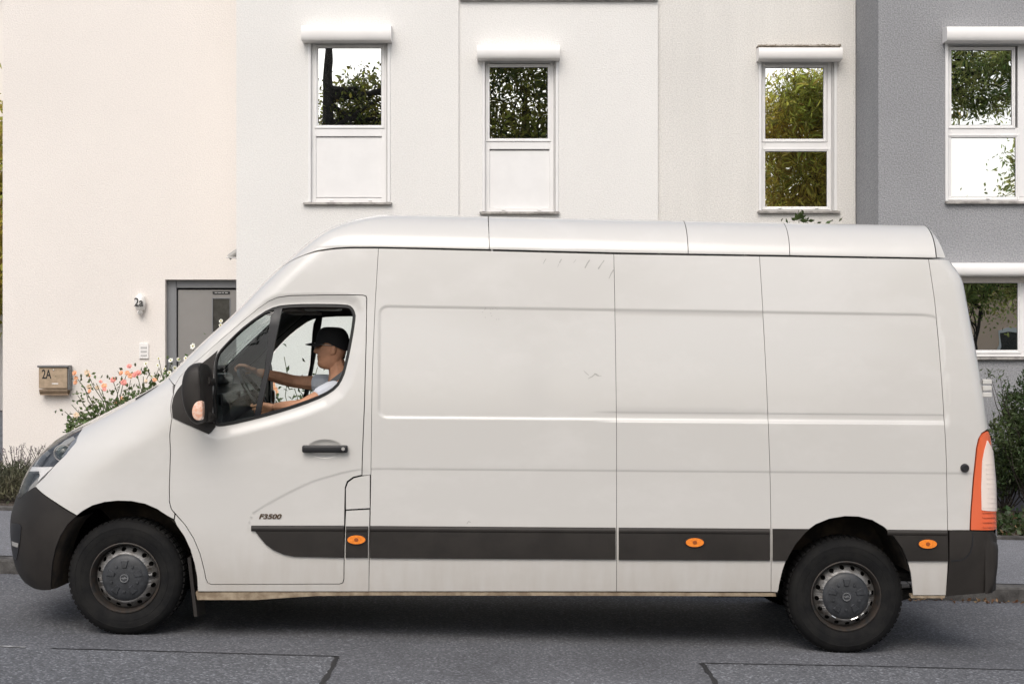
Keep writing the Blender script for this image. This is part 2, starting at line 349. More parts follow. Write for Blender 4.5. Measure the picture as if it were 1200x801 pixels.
class MB:
    def __init__(s): s.v = []; s.f = []
    def add(s, vs, fs):
        k = len(s.v); s.v += [tuple(v) for v in vs]; s.f += [tuple(i + k for i in f) for f in fs]; return s
    def box(s, x0, x1, y0, y1, z0, z1):
        v = [(x0, y0, z0), (x1, y0, z0), (x1, y1, z0), (x0, y1, z0), (x0, y0, z1), (x1, y0, z1), (x1, y1, z1), (x0, y1, z1)]
        return s.add(v, [(0, 3, 2, 1), (4, 5, 6, 7), (0, 1, 5, 4), (1, 2, 6, 5), (2, 3, 7, 6), (3, 0, 4, 7)])
    def bevbox(s, x0, x1, y0, y1, z0, z1, b=0.01, seg=2):
        bm = bmesh.new(); r = bmesh.ops.create_cube(bm, size=1)
        for v in bm.verts: v.co = Vector(((x0 + x1) / 2 + v.co.x * (x1 - x0), (y0 + y1) / 2 + v.co.y * (y1 - y0), (z0 + z1) / 2 + v.co.z * (z1 - z0)))
        bmesh.ops.bevel(bm, geom=bm.edges[:], offset=b, segments=seg, affect='EDGES', profile=0.5)
        bm.verts.index_update()
        s.add([v.co[:] for v in bm.verts], [[v.index for v in f.verts] for f in bm.faces]); bm.free(); return s
    def tube(s, pts, r, n=8, caps=True):
        pts = [Vector(p) for p in pts]; rs = r if isinstance(r, (list, tuple)) else [r] * len(pts)
        rings = []; k0 = len(s.v)
        up = None
        for i, p in enumerate(pts):
            d = (pts[min(i + 1, len(pts) - 1)] - pts[max(i - 1, 0)]).normalized()
            if up is None: up = d.orthogonal().normalized()
            up = (up - d * up.dot(d)); up = up.normalized() if up.length > 1e-6 else d.orthogonal().normalized()
            w = d.cross(up)
            for j in range(n):
                a = 2 * math.pi * j / n
                s.v.append(tuple(p + (up * math.cos(a) + w * math.sin(a)) * rs[i]))
        for i in range(len(pts) - 1):
            for j in range(n):
                a, b = k0 + i * n + j, k0 + i * n + (j + 1) % n
                s.f.append((a, b, b + n, a + n))
        if caps:
            s.f.append(tuple(k0 + j for j in reversed(range(n)))); s.f.append(tuple(k0 + (len(pts) - 1) * n + j for j in range(n)))
        return s
    def lathe(s, prof, c, axis='y', n=48, cap0=False, cap1=False):
        """prof: (radius, distance along the axis) pairs"""
        k0 = len(s.v); m = len(prof)
        for (r, h) in prof:
            for j in range(n):
                a = 2 * math.pi * j / n
                if axis == 'y': s.v.append((c[0] + r * math.cos(a), c[1] + h, c[2] + r * math.sin(a)))
                elif axis == 'z': s.v.append((c[0] + r * math.cos(a), c[1] + r * math.sin(a), c[2] + h))
                else: s.v.append((c[0] + h, c[1] + r * math.cos(a), c[2] + r * math.sin(a)))
        for i in range(m - 1):
            for j in range(n):
                a, b = k0 + i * n + j, k0 + i * n + (j + 1) % n
                s.f.append((a, b, b + n, a + n))
        if cap0: s.f.append(tuple(k0 + j for j in range(n)))
        if cap1: s.f.append(tuple(k0 + (m - 1) * n + j for j in range(n)))
        return s
    def prism(s, poly, y0, y1):
        """poly in (x,z), extruded from y0 to y1"""
        n = len(poly); k0 = len(s.v)
        s.v += [(x, y0, z) for x, z in poly] + [(x, y1, z) for x, z in poly]
        tris = tessellate_polygon([[Vector((x, z, 0)) for x, z in poly]])
        for t in tris:
            s.f.append(tuple(k0 + i for i in t)); s.f.append(tuple(k0 + n + i for i in reversed(t)))
        for i in range(n):
            j = (i + 1) % n; s.f.append((k0 + i, k0 + j, k0 + n + j, k0 + n + i))
        return s
    def ellipsoid(s, c, r, nu=16, nv=10):
        bm = bmesh.new(); bmesh.ops.create_uvsphere(bm, u_segments=nu, v_segments=nv, radius=1)
        bm.verts.index_update()
        s.add([(c[0] + v.co.x * r[0], c[1] + v.co.y * r[1], c[2] + v.co.z * r[2]) for v in bm.verts], [[v.index for v in f.verts] for f in bm.faces]); bm.free(); return s
    def build(s, name, material, parent=None, smooth=False, sharp=None, loc=None):
        o = mesh_obj(name, s.v, s.f, material, parent, smooth, loc, sharp=sharp)
        bm = bmesh.new(); bm.from_mesh(o.data); bmesh.ops.recalc_face_normals(bm, faces=bm.faces[:]); bm.to_mesh(o.data); bm.free()
        if sharp is not None: o.data.set_sharp_from_angle(angle=R(sharp))
        return o

def text_obj(name, body, size, center, material, parent, sx=1.0, depth=0.001, bold=0.0, shear=0.0, rotz=0.0):
    cu = bpy.data.curves.new(name, 'FONT'); cu.body = body; cu.size = size; cu.align_x = 'CENTER'; cu.align_y = 'CENTER'
    cu.extrude = depth; cu.offset = bold; cu.shear = shear
    tmp = bpy.data.objects.new('lettering_curve', cu); C.objects.link(tmp)
    dg = bpy.context.evaluated_depsgraph_get(); dg.update()
    me = bpy.data.meshes.new_from_object(tmp.evaluated_get(dg)); bpy.data.objects.remove(tmp)
    me.transform(Matrix.Diagonal((sx, 1, 1, 1))); me.transform(Matrix.Rotation(R(90), 4, 'X')); me.transform(Matrix.Rotation(rotz, 4, 'Z'))
    me.materials.clear(); me.materials.append(material); me.name = name
    o = bpy.data.objects.new(name, me); link(o, parent); o.location = Vector(center) - origin_of(parent)
    return o

def gz(x): return -0.0129 - 0.0262 * x        # the street falls gently to the right
def at(px, py, Y): return ((px - 600) / F * Y, Y, EYE - (py - HZ) / F * Y)
def wx(px, Y): return (px - 600) / F * Y
def wz(py, Y): return EYE - (py - HZ) / F * Y

def smoothstep(a, b, x):
    t = np.clip((x - a) / (b - a), 0, 1); return t * t * (3 - 2 * t)

# ---------------------------------------------------------------- street, pavement, garden ground
def hit(px, py, dz=0.0):
    """where the line of sight through a photograph pixel meets the (tilted) street plane raised by dz"""
    a, b = (px - 600) / F, -(py - HZ) / F
    Y = (-0.0129 + dz - EYE) / (b + 0.0262 * a)
    return a * Y, Y

def sheet(name, corners, dz, material, kind='structure', parent=None, n=1):
    v = [(x, y, gz(x) + dz) for x, y in corners]
    o = mesh_obj(name, v, [tuple(range(len(v)))], material, parent)
    return tag(o, kind=kind) if kind else o

def line_fn(p, q):
    (x0, y0), (x1, y1) = p, q
    k = (y1 - y0) / (x1 - x0)
    return lambda x: y0 + k * (x - x0)

kerb_y = line_fn(hit(10, 672), hit(1180, 705))            # foot of the kerb
back_y = line_fn(hit(10, 598, 0.12), hit(1180, 632, 0.12))  # back edge of the pavement
sheet('road', [(-1400, -1400), (1400, -1400), (1400, 1400), (-1400, 1400)], 0.0, M['road'])
pv = sheet('pavement', [(-60, kerb_y(-60) + 0.13), (60, kerb_y(60) + 0.13), (60, back_y(60)), (-60, back_y(-60))], 0.12, M['pave'])
# kerb stones, one by one
kx = -9.0
while kx < 9.0:
    L_ = 1.0; x0, x1 = kx + 0.005, kx + L_ - 0.005
    dy = random.uniform(-0.004, 0.004); dzz = random.uniform(-0.003, 0.003)
    mb = MB()
    c = 0.015
    for (xa, xb) in ((x0, x1),):
        prof = [(0, -0.05), (0, 0.112 - c), (c, 0.112), (0.13, 0.118), (0.13, -0.05)]
        vs = []
        for x in (xa, xb):
            for (py_, pz_) in prof: vs.append((x, kerb_y(x) + dy + py_, gz(x) + dzz + pz_))
        n = len(prof)
        fs = [tuple(range(n)), tuple(range(2 * n - 1, n - 1, -1))] + [(i, i + n, (i + 1) % n + n, (i + 1) % n) for i in range(n)]
        mb.add(vs, fs)
    mb.build('kerb_stone', M['kerb'], pv)
    kx += L_
for (xa, xb) in ((-60, -9), (9, 60)):
    mb = MB(); n = 4; vs = []
    for x in (xa, xb):
        for (py_, pz_) in ((0, -0.05), (0, 0.112), (0.13, 0.118), (0.13, -0.05)): vs.append((x, kerb_y(x) + py_, gz(x) + pz_))
    mb.add(vs, [(0, 1, 2, 3), (7, 6, 5, 4)] + [(i, i + 4, (i + 1) % 4 + 4, (i + 1) % 4) for i in range(4)])
    tag(mb.build('kerb_run', M['kerb'], pv), kind='stuff')
# the strip on the photographer's side
sheet('opposite_pavement', [(-60, -1.6), (60, -1.6), (60, 1.9), (-60, 1.9)], 0.12, M['pave'])
mb = MB(); vs = []
for x in (-60, 60):
    for (py_, pz_) in ((1.9, 0.124), (2.03, 0.118), (2.03, -0.05), (1.9, -0.05)): vs.append((x, py_, gz(x) + pz_))
mb.add(vs, [(0, 1, 2, 3), (7, 6, 5, 4)] + [(i, i + 4, (i + 1) % 4 + 4, (i + 1) % 4) for i in range(4)])
tag(mb.build('opposite_kerb', M['kerb']), kind='structure')
sheet('opposite_lawn', [(-120, -60), (120, -60), (120, -1.6), (-120, -1.6)], 0.10, mat('lawn', (0.05, 0.07, 0.025), rough=1.0, col2=(0.11, 0.12, 0.05), vscale=2.5, bump=1, bscale=40, bdist=0.05))

# bed of soil between pavement and houses, slightly uneven
def soil_h(x, y):
    return 0.135 + 0.03 * math.sin(x * 2.1 + y * 1.3) + 0.02 * math.sin(x * 5.3 - y * 3.7) + random.uniform(-0.008, 0.012)
nx, ny = 220, 30
vs = []; fs = []
for j in range(ny + 1):
    for i in range(nx + 1):
        x = -16 + 32 * i / nx; t = j / ny
        y = back_y(x) + 0.06 + t * (20.6 - back_y(x) - 0.06)
        edge = min(1, t * 6)
        vs.append((x, y, gz(x) + soil_h(x, y) * edge + 0.125 * (1 - edge)))
for j in range(ny):
    for i in range(nx):
        a = j * (nx + 1) + i; fs.append((a, a + 1, a + nx + 2, a + nx + 1))
bed = tag(mesh_obj('garden_soil', vs, fs, M['soil'], smooth=True), kind='structure')
kx = -9.0                                                  # edging stones behind the pavement
while kx < 9.0:
    x0, x1 = kx + 0.004, kx + 0.996; vs = []
    h = 0.16 + random.uniform(-0.006, 0.006)
    for x in (x0, x1):
        for (py_, pz_) in ((0, 0.0), (0, h - 0.01), (0.012, h), (0.06, h), (0.06, 0.0)): vs.append((x, back_y(x) - 0.003 + py_, gz(x) + pz_))
    MB().add(vs, [(0, 1, 2, 3, 4), (9, 8, 7, 6, 5)] + [(i, i + 5, (i + 1) % 5 + 5, (i + 1) % 5) for i in range(5)]).build('edging_stone', M['kerb'], bed)
    kx += 1.0

# repair seams and a worn line on the asphalt
def seam(name, pts, w, material, dz=0.004):
    P = [hit(*p) for p in pts]; L_, R_ = [], []
    out = []
    for i in range(len(P) - 1):
        n = max(2, int((Vector(P[i + 1]) - Vector(P[i])).length / 0.05))
        for k in range(n): out.append(Vector(P[i]).lerp(Vector(P[i + 1]), k / n))
    out.append(Vector(P[-1]))
    for i, p in enumerate(out):
        d = (out[min(i + 1, len(out) - 1)] - out[max(i - 1, 0)]).normalized(); nrm = Vector((-d.y, d.x))
        ww = w * random.uniform(0.6, 1.25); j = random.uniform(-0.004, 0.004)
        a, b = p + nrm * (ww / 2 + j), p - nrm * (ww / 2 - j)
        L_.append((a.x, a.y, gz(a.x) + dz)); R_.append((b.x, b.y, gz(b.x) + dz))
    n = len(L_)
    o = mesh_obj(name, L_ + R_, [(i, i + 1, n + i + 1, n + i) for i in range(n - 1)], material)
    tag(o, kind='structure')
def patch(pts):
    P_ = [hit(*p) for p in pts]; sheet('road_patch', P_, 0.002, M['roadpatch'])
patch([(-2600, 690), (395, 769), (388, 784), (376, 803), (200, 1100), (-3500, 1100)])
patch([(822, 777), (1000, 780), (1200, 785), (2400, 815), (2600, 1100), (960, 1100), (842, 805), (832, 790)])
seam('road_seam', [(60, 759.5), (220, 764), (395, 769)], 0.022, M['seam'])
seam('road_seam', [(395, 769), (388, 784), (376, 803)], 0.03, M['seam'])
seam('road_seam', [(822, 777), (1000, 780), (1200, 785)], 0.022, M['seam'])
seam('road_seam', [(822, 777), (832, 790), (842, 805)], 0.03, M['seam'])
seam('road_marking', [(-60, 754), (30, 758.5)], 0.03, M['line'], 0.0045)
# ---------------------------------------------------------------- houses
def wall_mesh(x0, x1, z0, z1, Y, openings, reveal=0.13, back=6.0, left=True, right=True):
    """front wall with real openings and reveals, side walls going back, flat top; openings (xa, xb, za, zb)"""
    mb = MB()
    xs = sorted(set([x0, x1] + [v for o in openings for v in o[:2] if x0 < v < x1]))
    zs = sorted(set([z0, z1] + [v for o in openings for v in o[2:4] if z0 < v < z1]))
    def hole(x, z): return any(a < x < b and c < z < d for a, b, c, d in openings)
    for i in range(len(xs) - 1):
        for j in range(len(zs) - 1):
            if not hole((xs[i] + xs[i + 1]) / 2, (zs[j] + zs[j + 1]) / 2):
                mb.add([(xs[i], Y, zs[j]), (xs[i + 1], Y, zs[j]), (xs[i + 1], Y, zs[j + 1]), (xs[i], Y, zs[j + 1])], [(0, 1, 2, 3)])
    for a, b, c, d in openings:
        a, b, c, d = max(a, x0), min(b, x1), max(c, z0), min(d, z1); Y2 = Y + reveal
        mb.add([(a, Y, c), (a, Y, d), (a, Y2, d), (a, Y2, c)], [(0, 1, 2, 3)])
        mb.add([(b, Y, d), (b, Y, c), (b, Y2, c), (b, Y2, d)], [(0, 1, 2, 3)])
        mb.add([(a, Y, d), (b, Y, d), (b, Y2, d), (a, Y2, d)], [(0, 1, 2, 3)])
        mb.add([(b, Y, c), (a, Y, c), (a, Y2, c), (b, Y2, c)], [(0, 1, 2, 3)])
        # dark room behind
        Y3 = Y2 + 1.5
        mb.add([(a, Y3, c), (b, Y3, c), (b, Y3, d), (a, Y3, d)], [(0, 1, 2, 3)])
    Yb = Y + back
    mb.add([(x0, Yb, z0), (x0, Y, z0), (x0, Y, z1), (x0, Yb, z1)], [(0, 1, 2, 3)])
    mb.add([(x1, Y, z0), (x1, Yb, z0), (x1, Yb, z1), (x1, Y, z1)], [(0, 1, 2, 3)])
    mb.add([(x0, Y, z1), (x1, Y, z1), (x1, Yb, z1), (x0, Yb, z1)], [(0, 1, 2, 3)])
    mb.add([(x1, Yb, z0), (x0, Yb, z0), (x0, Yb, z1), (x1, Yb, z1)], [(0, 1, 2, 3)])
    return mb

def frame_ring(mb, x0, x1, z0, z1, w, ya, yb, wb=None):
    wb = wb or w
    for (a, b, c, d) in ((x0, x0 + w, z0, z1), (x1 - w, x1, z0, z1), (x0 + w, x1 - w, z1 - w, z1), (x0 + w, x1 - w, z0, z0 + wb)):
        mb.bevbox(a, b, ya, yb, c, d, 0.004, 1)

def shutter_box(house, px0, px1, py0, py1, Y, grime=False):
    x0, x1, z1, z0 = wx(px0, Y), wx(px1, Y), wz(py0, Y - 0.15), wz(py1, Y - 0.02)
    d = 0.17; h = z1 - z0; mb = MB(); prof = [(Y - 0.001, z0), (Y - d * 0.93, z0)]
    for k in range(9):
        a = -math.pi / 2 + math.pi * 0.85 * k / 8
        prof.append((Y - d * 0.93 - 0.035 * math.cos(a) * 1.0 + 0.0, z0 + h * 0.5 + h * 0.5 * math.sin(a) * 0.999))
    prof.append((Y - d * 0.5, z1 + 0.004)); prof.append((Y - 0.001, z1 + 0.012))
    n = len(prof); vs = [(x0, y, z) for y, z in prof] + [(x1, y, z) for y, z in prof]
    mb.add(vs, [tuple(range(n)), tuple(range(2 * n - 1, n - 1, -1))] + [(i, i + n, (i + 1) % n + n, (i + 1) % n) for i in range(n)])
    for xa, xb in ((x0 - 0.012, x0), (x1, x1 + 0.012)):     # end caps
        vs = [(xa, y, z) for y, z in prof] + [(xb, y, z) for y, z in prof]
        mb.add(vs, [tuple(range(n)), tuple(range(2 * n - 1, n - 1, -1))] + [(i, i + n, (i + 1) % n + n, (i + 1) % n) for i in range(n)])
    b = mb.build('shutter_box', M['whitebox'], house, smooth=True, sharp=30)
    if grime:
        g = MB(); xs = np.linspace(x0 - 0.01, x1, 30)
        g.bevbox(x0 - 0.015, x1 + 0.005, Y - 0.14, Y - 0.002, z1 + 0.014, z1 + 0.034, 0.004, 1)
        for k in range(40):
            x = random.uniform(x0, x1); s = random.uniform(0.006, 0.018)
            g.ellipsoid((x, Y - random.uniform(0.05, 0.14), z1 + 0.034), (s, s, s * 0.6), 6, 4)
        g.build('dirty_ledge', M['grime'], house)
    return b

def window(house, Y, x0, x1, z0, z1, glazing, panels=(), transoms=(), posts=(), gmat='glass_a', sill=None, frame=0.055, rails=True):
    """px boxes are already metres. glazing / panels: (xa, xb, za, zb) clear sizes"""
    yf = Y + 0.055
    fr = MB(); r = 0.035
    frame_ring(fr, x0 + r, x1 - r - 0.02, z0 + 0.012, z1, frame, yf, yf + 0.07)
    for (za, zb) in transoms: fr.bevbox(x0 + r + frame, x1 - r - 0.02 - frame, yf, yf + 0.07, za, zb, 0.004, 1)
    for (xa, xb) in posts: fr.bevbox(xa, xb, yf - 0.003, yf + 0.067, z0 + 0.012 + frame, z1 - frame, 0.004, 1)
    for k in (0.28, 0.75):
        xk = x0 + (x1 - x0) * k; fr.bevbox(xk - 0.022, xk + 0.022, yf - 0.012, yf, z0 + 0.03, z0 + 0.045, 0.003, 1)
    w = fr.build('window', M['white'], house)
    for (a, b, c, d) in glazing:
        s = MB(); g = 0.018
        frame_ring(s, a - g - 0.02, b + g + 0.02, c - g - 0.02, d + g + 0.02, 0.022, yf - 0.012, yf + 0.03)
        frame_ring(s, a - g, b + g, c - g, d + g, g, yf - 0.004, yf + 0.02)
        s.build('sash', M['white'], w)
        t = MB(); frame_ring(t, a, b, c, d, 0.006, yf + 0.004, yf + 0.012)
        t.build('gasket', M['seal'], w)
        mesh_obj('pane', [(a, yf + 0.011, c), (b, yf + 0.011, c), (b, yf + 0.011, d), (a, yf + 0.011, d)], [(0, 1, 2, 3)], M[gmat], w)
        mesh_obj('pane_backing', [(a, yf + 0.03, c), (b, yf + 0.03, c), (b, yf + 0.03, d), (a, yf + 0.03, d)], [(0, 1, 2, 3)], M['black'], w)
    for (a, b, c, d) in panels:
        p = MB(); p.bevbox(a, b, yf + 0.018, yf + 0.05, c, d, 0.003, 1); p.build('lower_panel', M['white'], w)
        t = MB(); frame_ring(t, a - 0.006, b + 0.006, c - 0.006, d + 0.006, 0.008, yf + 0.012, yf + 0.03); t.build('panel_gasket', M['railgrey'], w)
    if rails:
        for (xa, xb, mname) in ((x0 + 0.001, x0 + r, 'white'), (x1 - r - 0.018, x1 - r, 'railgrey'), (x1 - r, x1 - 0.001, 'white')):
            rr = MB(); yy = Y - 0.012 if mname == 'white' else Y + 0.03
            rr.bevbox(xa, xb, yy, yf + 0.06, z0 + 0.012, z1 - 0.001, 0.004, 1); rr.build('guide_rail', M[mname], w)
    s0, s1 = sill or (x0 - 0.04, x1 + 0.02)
    sl = MB(); sl.bevbox(s0, s1, Y - 0.045, Y + 0.12, z0 - 0.012, z0 + 0.006, 0.003, 1); sl.build('sill', M['sillm'], w)
    sk = MB(); sk.bevbox(s0 + 0.004, s1 - 0.004, Y - 0.052, Y - 0.046, z0 - 0.022, z0 + 0.004, 0.002, 1); sk.build('sill_edge', M['sillm'], w)
    return w

Y_L, Y_A, Y_B, Y_C, Y_G = 19.2, 18.2, 18.23, 18.27, 17.15
TOP = 8.2
xe = wx(1003, Y_C)
# left part: recessed entrance wall, cream
h1 = thing('row_house', (-5.0, Y_L, -0.3), 'cream plastered end house with the grey entrance door and mailbox, at the left edge', 'house')
dz0 = gz(-4.0) + 0.30
dop = (wx(193.5, Y_L), wx(193.5, Y_L) + 1.26, dz0, wz(327.5, Y_L))
wall_mesh(wx(3.2, Y_L), -3.0, -0.5, TOP, Y_L, [dop], 0.16).build('wall', M['wallcream'], h1)
d = thing('door', (0, 0, 0)); d.parent = h1
yd = Y_L + 0.09
def child_loc(o, v): o.location = Vector(v) - origin_of(o.parent)
fr = MB(); xa, xb = dop[0] + 0.002, dop[1] - 0.002
fr.bevbox(xa, wx(205, Y_L), yd, yd + 0.07, dz0, dop[3] - 0.002, 0.006, 1); fr.bevbox(xb - 0.11, xb, yd, yd + 0.07, dz0, dop[3] - 0.002, 0.006, 1)
fr.bevbox(wx(205, Y_L), xb - 0.11, yd, yd + 0.07, wz(337, Y_L), dop[3] - 0.002, 0.006, 1)
fr.build('door_frame', M['doorframe'], d)
lx0, lx1, lz1 = wx(205.5, Y_L) + 0.012, xb - 0.122, wz(338, Y_L) - 0.012
wl_, wr_, wt_, wb_ = wx(247.5, Y_L), wx(267.5, Y_L), wz(349.5, Y_L), wz(388.5, Y_L)
lf = MB()
for (a, b, c, e) in ((lx0, wl_, dz0, lz1), (wr_, lx1, dz0, lz1), (wl_, wr_, wt_, lz1), (wl_, wr_, dz0, wb_)): lf.box(a, b, yd + 0.02, yd + 0.065, c, e)
lf.build('leaf', M['doorgrey'], d)
g = MB(); frame_ring(g, wl_ - 0.012, wr_ + 0.012, wb_ - 0.012, wt_ + 0.012, 0.014, yd + 0.012, yd + 0.022); g.build('door_light_frame', M['doorframe'], d)
g = MB(); g.box(wl_, wr_, yd + 0.03, yd + 0.04, wb_, wt_); g.build('door_light', M['darkglass'], d)
g = MB(); px_, pz_ = wx(257.5, Y_L), wz(342.5, Y_L); g.bevbox(px_ - 0.112, px_ + 0.112, yd + 0.008, yd + 0.019, pz_ - 0.018, pz_ + 0.018, 0.004, 1); g.build('name_plate', M['black'], d)
g = MB()
for k, (a, b) in enumerate(((-0.085, -0.05), (-0.04, 0.0), (0.01, 0.035), (0.05, 0.085))): g.box(px_ + a, px_ + b, yd + 0.005, yd + 0.0079, pz_ - 0.004, pz_ + 0.004)
g.build('plate_print', M['railgrey'], d)
g = MB(); g.tube([(lx1 - 0.1, yd + 0.02, 1.15), (lx1 - 0.1, yd - 0.04, 1.15), (lx1 - 0.22, yd - 0.04, 1.15)], 0.011); g.build('door_handle', M['railgrey'], d)
g = MB(); g.bevbox(dop[0] - 0.15, dop[1] + 0.1, Y_L - 0.9, Y_L + 0.08, gz(-4) - 0.1, dz0 - 0.002, 0.01, 1); g.build('doorstep', M['kerb'], h1)
for a in (lx1 - 0.1,): pass

# block A with the first tall window
h2 = thing('row_house', (wx(407, Y_A), Y_A, -0.3), 'white plastered projecting block with the leftmost tall window above the van cab', 'house')
def op(px0, px1, py0, py1, Y): return (wx(px0, Y), wx(px1, Y), wz(py1, Y), wz(py0, Y))
o1 = op(361, 457.5, 46, 238, Y_A)
wall_mesh(wx(277, Y_A), wx(537.5, Y_A), -0.5, TOP, Y_A, [o1], 0.13).build('wall', M['wallwhite'], h2)
Yw = Y_A + 0.06
window(h2, Y_A, *o1, [op(372.5, 447, 56.5, 147, Yw)], [op(369, 449.5, 161, 231, Yw)], [(wz(160, Yw), wz(150, Yw))], gmat='glass_a', sill=(wx(355.5, Y_A), wx(459.5, Y_A)))
shutter_box(h2, 356.5, 458.5, 30, 50.5, Y_A)
# block B
h3 = thing('row_house', (wx(650, Y_B), Y_B, -0.3), 'white plastered house section with the second tall window and a metal roof-edge strip', 'house')
o2 = op(565, 654.5, 68, 249, Y_B)
wall_mesh(wx(537.5, Y_A) + 0.001, wx(771, Y_B), -0.5, TOP, Y_B, [o2], 0.13).build('wall', M['wallwhite2'], h3)
Yw = Y_B + 0.06
window(h3, Y_B, *o2, [op(573, 642, 79, 162.5, Yw)], [op(569.5, 645.5, 176.5, 243, Yw)], [(wz(175, Yw), wz(166, Yw))], gmat='glass_b', sill=(wx(562, Y_B), wx(655.5, Y_B)))
shutter_box(h3, 560.5, 654.5, 53, 71.5, Y_B)
g = MB(); g.bevbox(wx(538, Y_B) + 0.01, wx(770.5, Y_B), Y_B - 0.05, Y_B - 0.002, wz(0.5, Y_B - 0.05), wz(-9, Y_B), 0.006, 1); g.build('roof_edge_strip', M['sillm'], h3)
# block C
h4 = thing('row_house', (wx(886, Y_C), Y_C, -0.3), 'weathered white house section with a two-pane window, beside the grey house', 'house')
o3 = op(889, 981, 69, 248, Y_C)
wall_mesh(wx(771, Y_B) + 0.001, xe + 0.03, -0.5, TOP, Y_C, [o3], 0.13).build('wall', M['wallold'], h4)
Yw = Y_C + 0.06
window(h4, Y_C, *o3, [op(896.5, 965, 79.5, 163, Yw), op(895.5, 969, 177.5, 242.5, Yw)], [], [(wz(175, Yw), wz(166.5, Yw))], gmat='glass_c', sill=(wx(887.5, Y_C), wx(984, Y_C)))
shutter_box(h4, 887.5, 982.5, 55.5, 72.5, Y_C, grime=True)
g = MB(); g.tube([(xe - 0.02, Y_C - 0.02, 0.1), (xe - 0.02, Y_C - 0.02, 8.0)], 0.012, 6); g.build('corner_joint', M['wallold'], h4)
# grey house, stands forward
h5 = thing('row_house', (7.0, Y_G, -0.3), 'dark grey plastered house standing forward at the right edge', 'house')
o4 = op(1107.5, 1292, 47, 237, Y_G)
o5 = (wx(1085, Y_G), wx(1290, Y_G), wz(419, Y_G), wz(320, Y_G))
wall_mesh(xe, 11.0, -0.5, TOP, Y_G, [o4, o5], 0.13).build('wall', M['wallgrey'], h5)
Yw = Y_G + 0.06
window(h5, Y_G, *o4, [op(1113, 1185.5, 59, 147, Yw), op(1111.5, 1190, 161.5, 231, Yw), op(1204, 1280, 59, 147, Yw), op(1204, 1280, 161.5, 231, Yw)], [], [(wz(160, Yw), wz(150, Yw))],
       posts=[(wx(1192.5, Yw), wx(1200.5, Yw))], gmat='glass_c', sill=(wx(1107, Y_G), wx(1294, Y_G)))
shutter_box(h5, 1105.5, 1294, 31, 51, Y_G)
window(h5, Y_G, *o5, [(wx(1096, Yw), wx(1192.5, Yw), wz(410, Yw), wz(331.5, Yw)), (wx(1204, Yw), wx(1280, Yw), wz(410, Yw), wz(331.5, Yw))], [], [],
       posts=[(wx(1194, Yw), wx(1201, Yw))], gmat='glass_b', sill=(wx(1080, Y_G), wx(1294, Y_G)))
shutter_box(h5, 1080, 1294, 308, 324, Y_G)
g = MB(); g.bevbox(wx(1086, Y_G), wx(1289, Y_G), Y_G + 0.03, Y_G + 0.05, wz(331, Y_G), wz(321, Y_G), 0.003, 1); g.build('shutter_slat', M['wallcream'], h5)
g = MB(); g.bevbox(xe - 0.015, 11.02, Y_G - 0.03, Y_G - 0.002, -0.4, wz(530, Y_G), 0.008, 1); g.build('plinth', M['plinth'], h5)
# sunlit strip seen past the left house corner
h6 = thing('garden_house', (-14, 40, 0), 'pale house with red roof seen in the gap at the far left edge', 'house')
g = MB(); g.box(-22, -12.2, 38, 46, -0.5, 11.2); g.build('wall', M['wallcream'], h6)
g = MB(); g.add([(-22.4, 37.6, 11.2), (-11.9, 37.6, 11.2), (-11.9, 46.4, 11.2), (-22.4, 46.4, 11.2), (-22.4, 42, 14.4), (-11.9, 42, 14.4)], [(0, 1, 5, 4), (2, 3, 4, 5), (0, 4, 3), (1, 2, 5), (0, 3, 2, 1)]); g.build('roof', M['tile'], h6)

# things on the entrance wall
lx, lz = wx(165.5, Y_L), wz(355.5, Y_L)
wlamp = thing('wall_lamp', (lx, Y_L, lz - 0.15), 'white oval wall lamp with black number 2a, left of the grey door', 'lamp')
g = MB(); g.bevbox(lx - 0.05, lx + 0.05, Y_L - 0.02, Y_L - 0.001, lz - 0.09, lz + 0.10, 0.01, 2); g.build('back_plate', M['whitebox'], wlamp)
g = MB(); g.ellipsoid((lx, Y_L - 0.06, lz + 0.01), (0.072, 0.07, 0.115), 24, 16); g.build('lamp_shade', M['lampwhite'], wlamp, smooth=True)
g = MB(); g.ellipsoid((lx, Y_L - 0.06, lz - 0.118), (0.035, 0.04, 0.035), 16, 10); g.build('motion_sensor', M['whitebox'], wlamp, smooth=True)
g = MB(); g.lathe([(0.0, -0.012), (0.02, -0.012), (0.022, 0.0)], (lx + 0.004, Y_L - 0.09, lz - 0.115), 'y', 16); g.build('sensor_lens', M['camgrey'], wlamp)
text_obj('house_number', '2a', 0.15, (lx, Y_L - 0.134, lz + 0.008), M['ink'], wlamp, sx=0.85, bold=0.002)
ix0, ix1, iz0, iz1 = wx(163.5, Y_L), wx(174.5, Y_L), wz(420, Y_L), wz(402, Y_L)
ic = thing('intercom', ((ix0 + ix1) / 2, Y_L, iz0), 'small white door intercom panel on the cream wall left of the door', 'intercom')
g = MB(); g.bevbox(ix0, ix1, Y_L - 0.022, Y_L - 0.001, iz0, iz1, 0.004, 1); g.build('housing', M['whitebox'], ic)
for k in range(3):
    g = MB(); g.bevbox(ix0 + 0.02, ix1 - 0.02, Y_L - 0.027, Y_L - 0.0225, iz0 + 0.03 + k * 0.05, iz0 + 0.055 + k * 0.05, 0.002, 1); g.build('bell_button', M['railgrey'], ic)
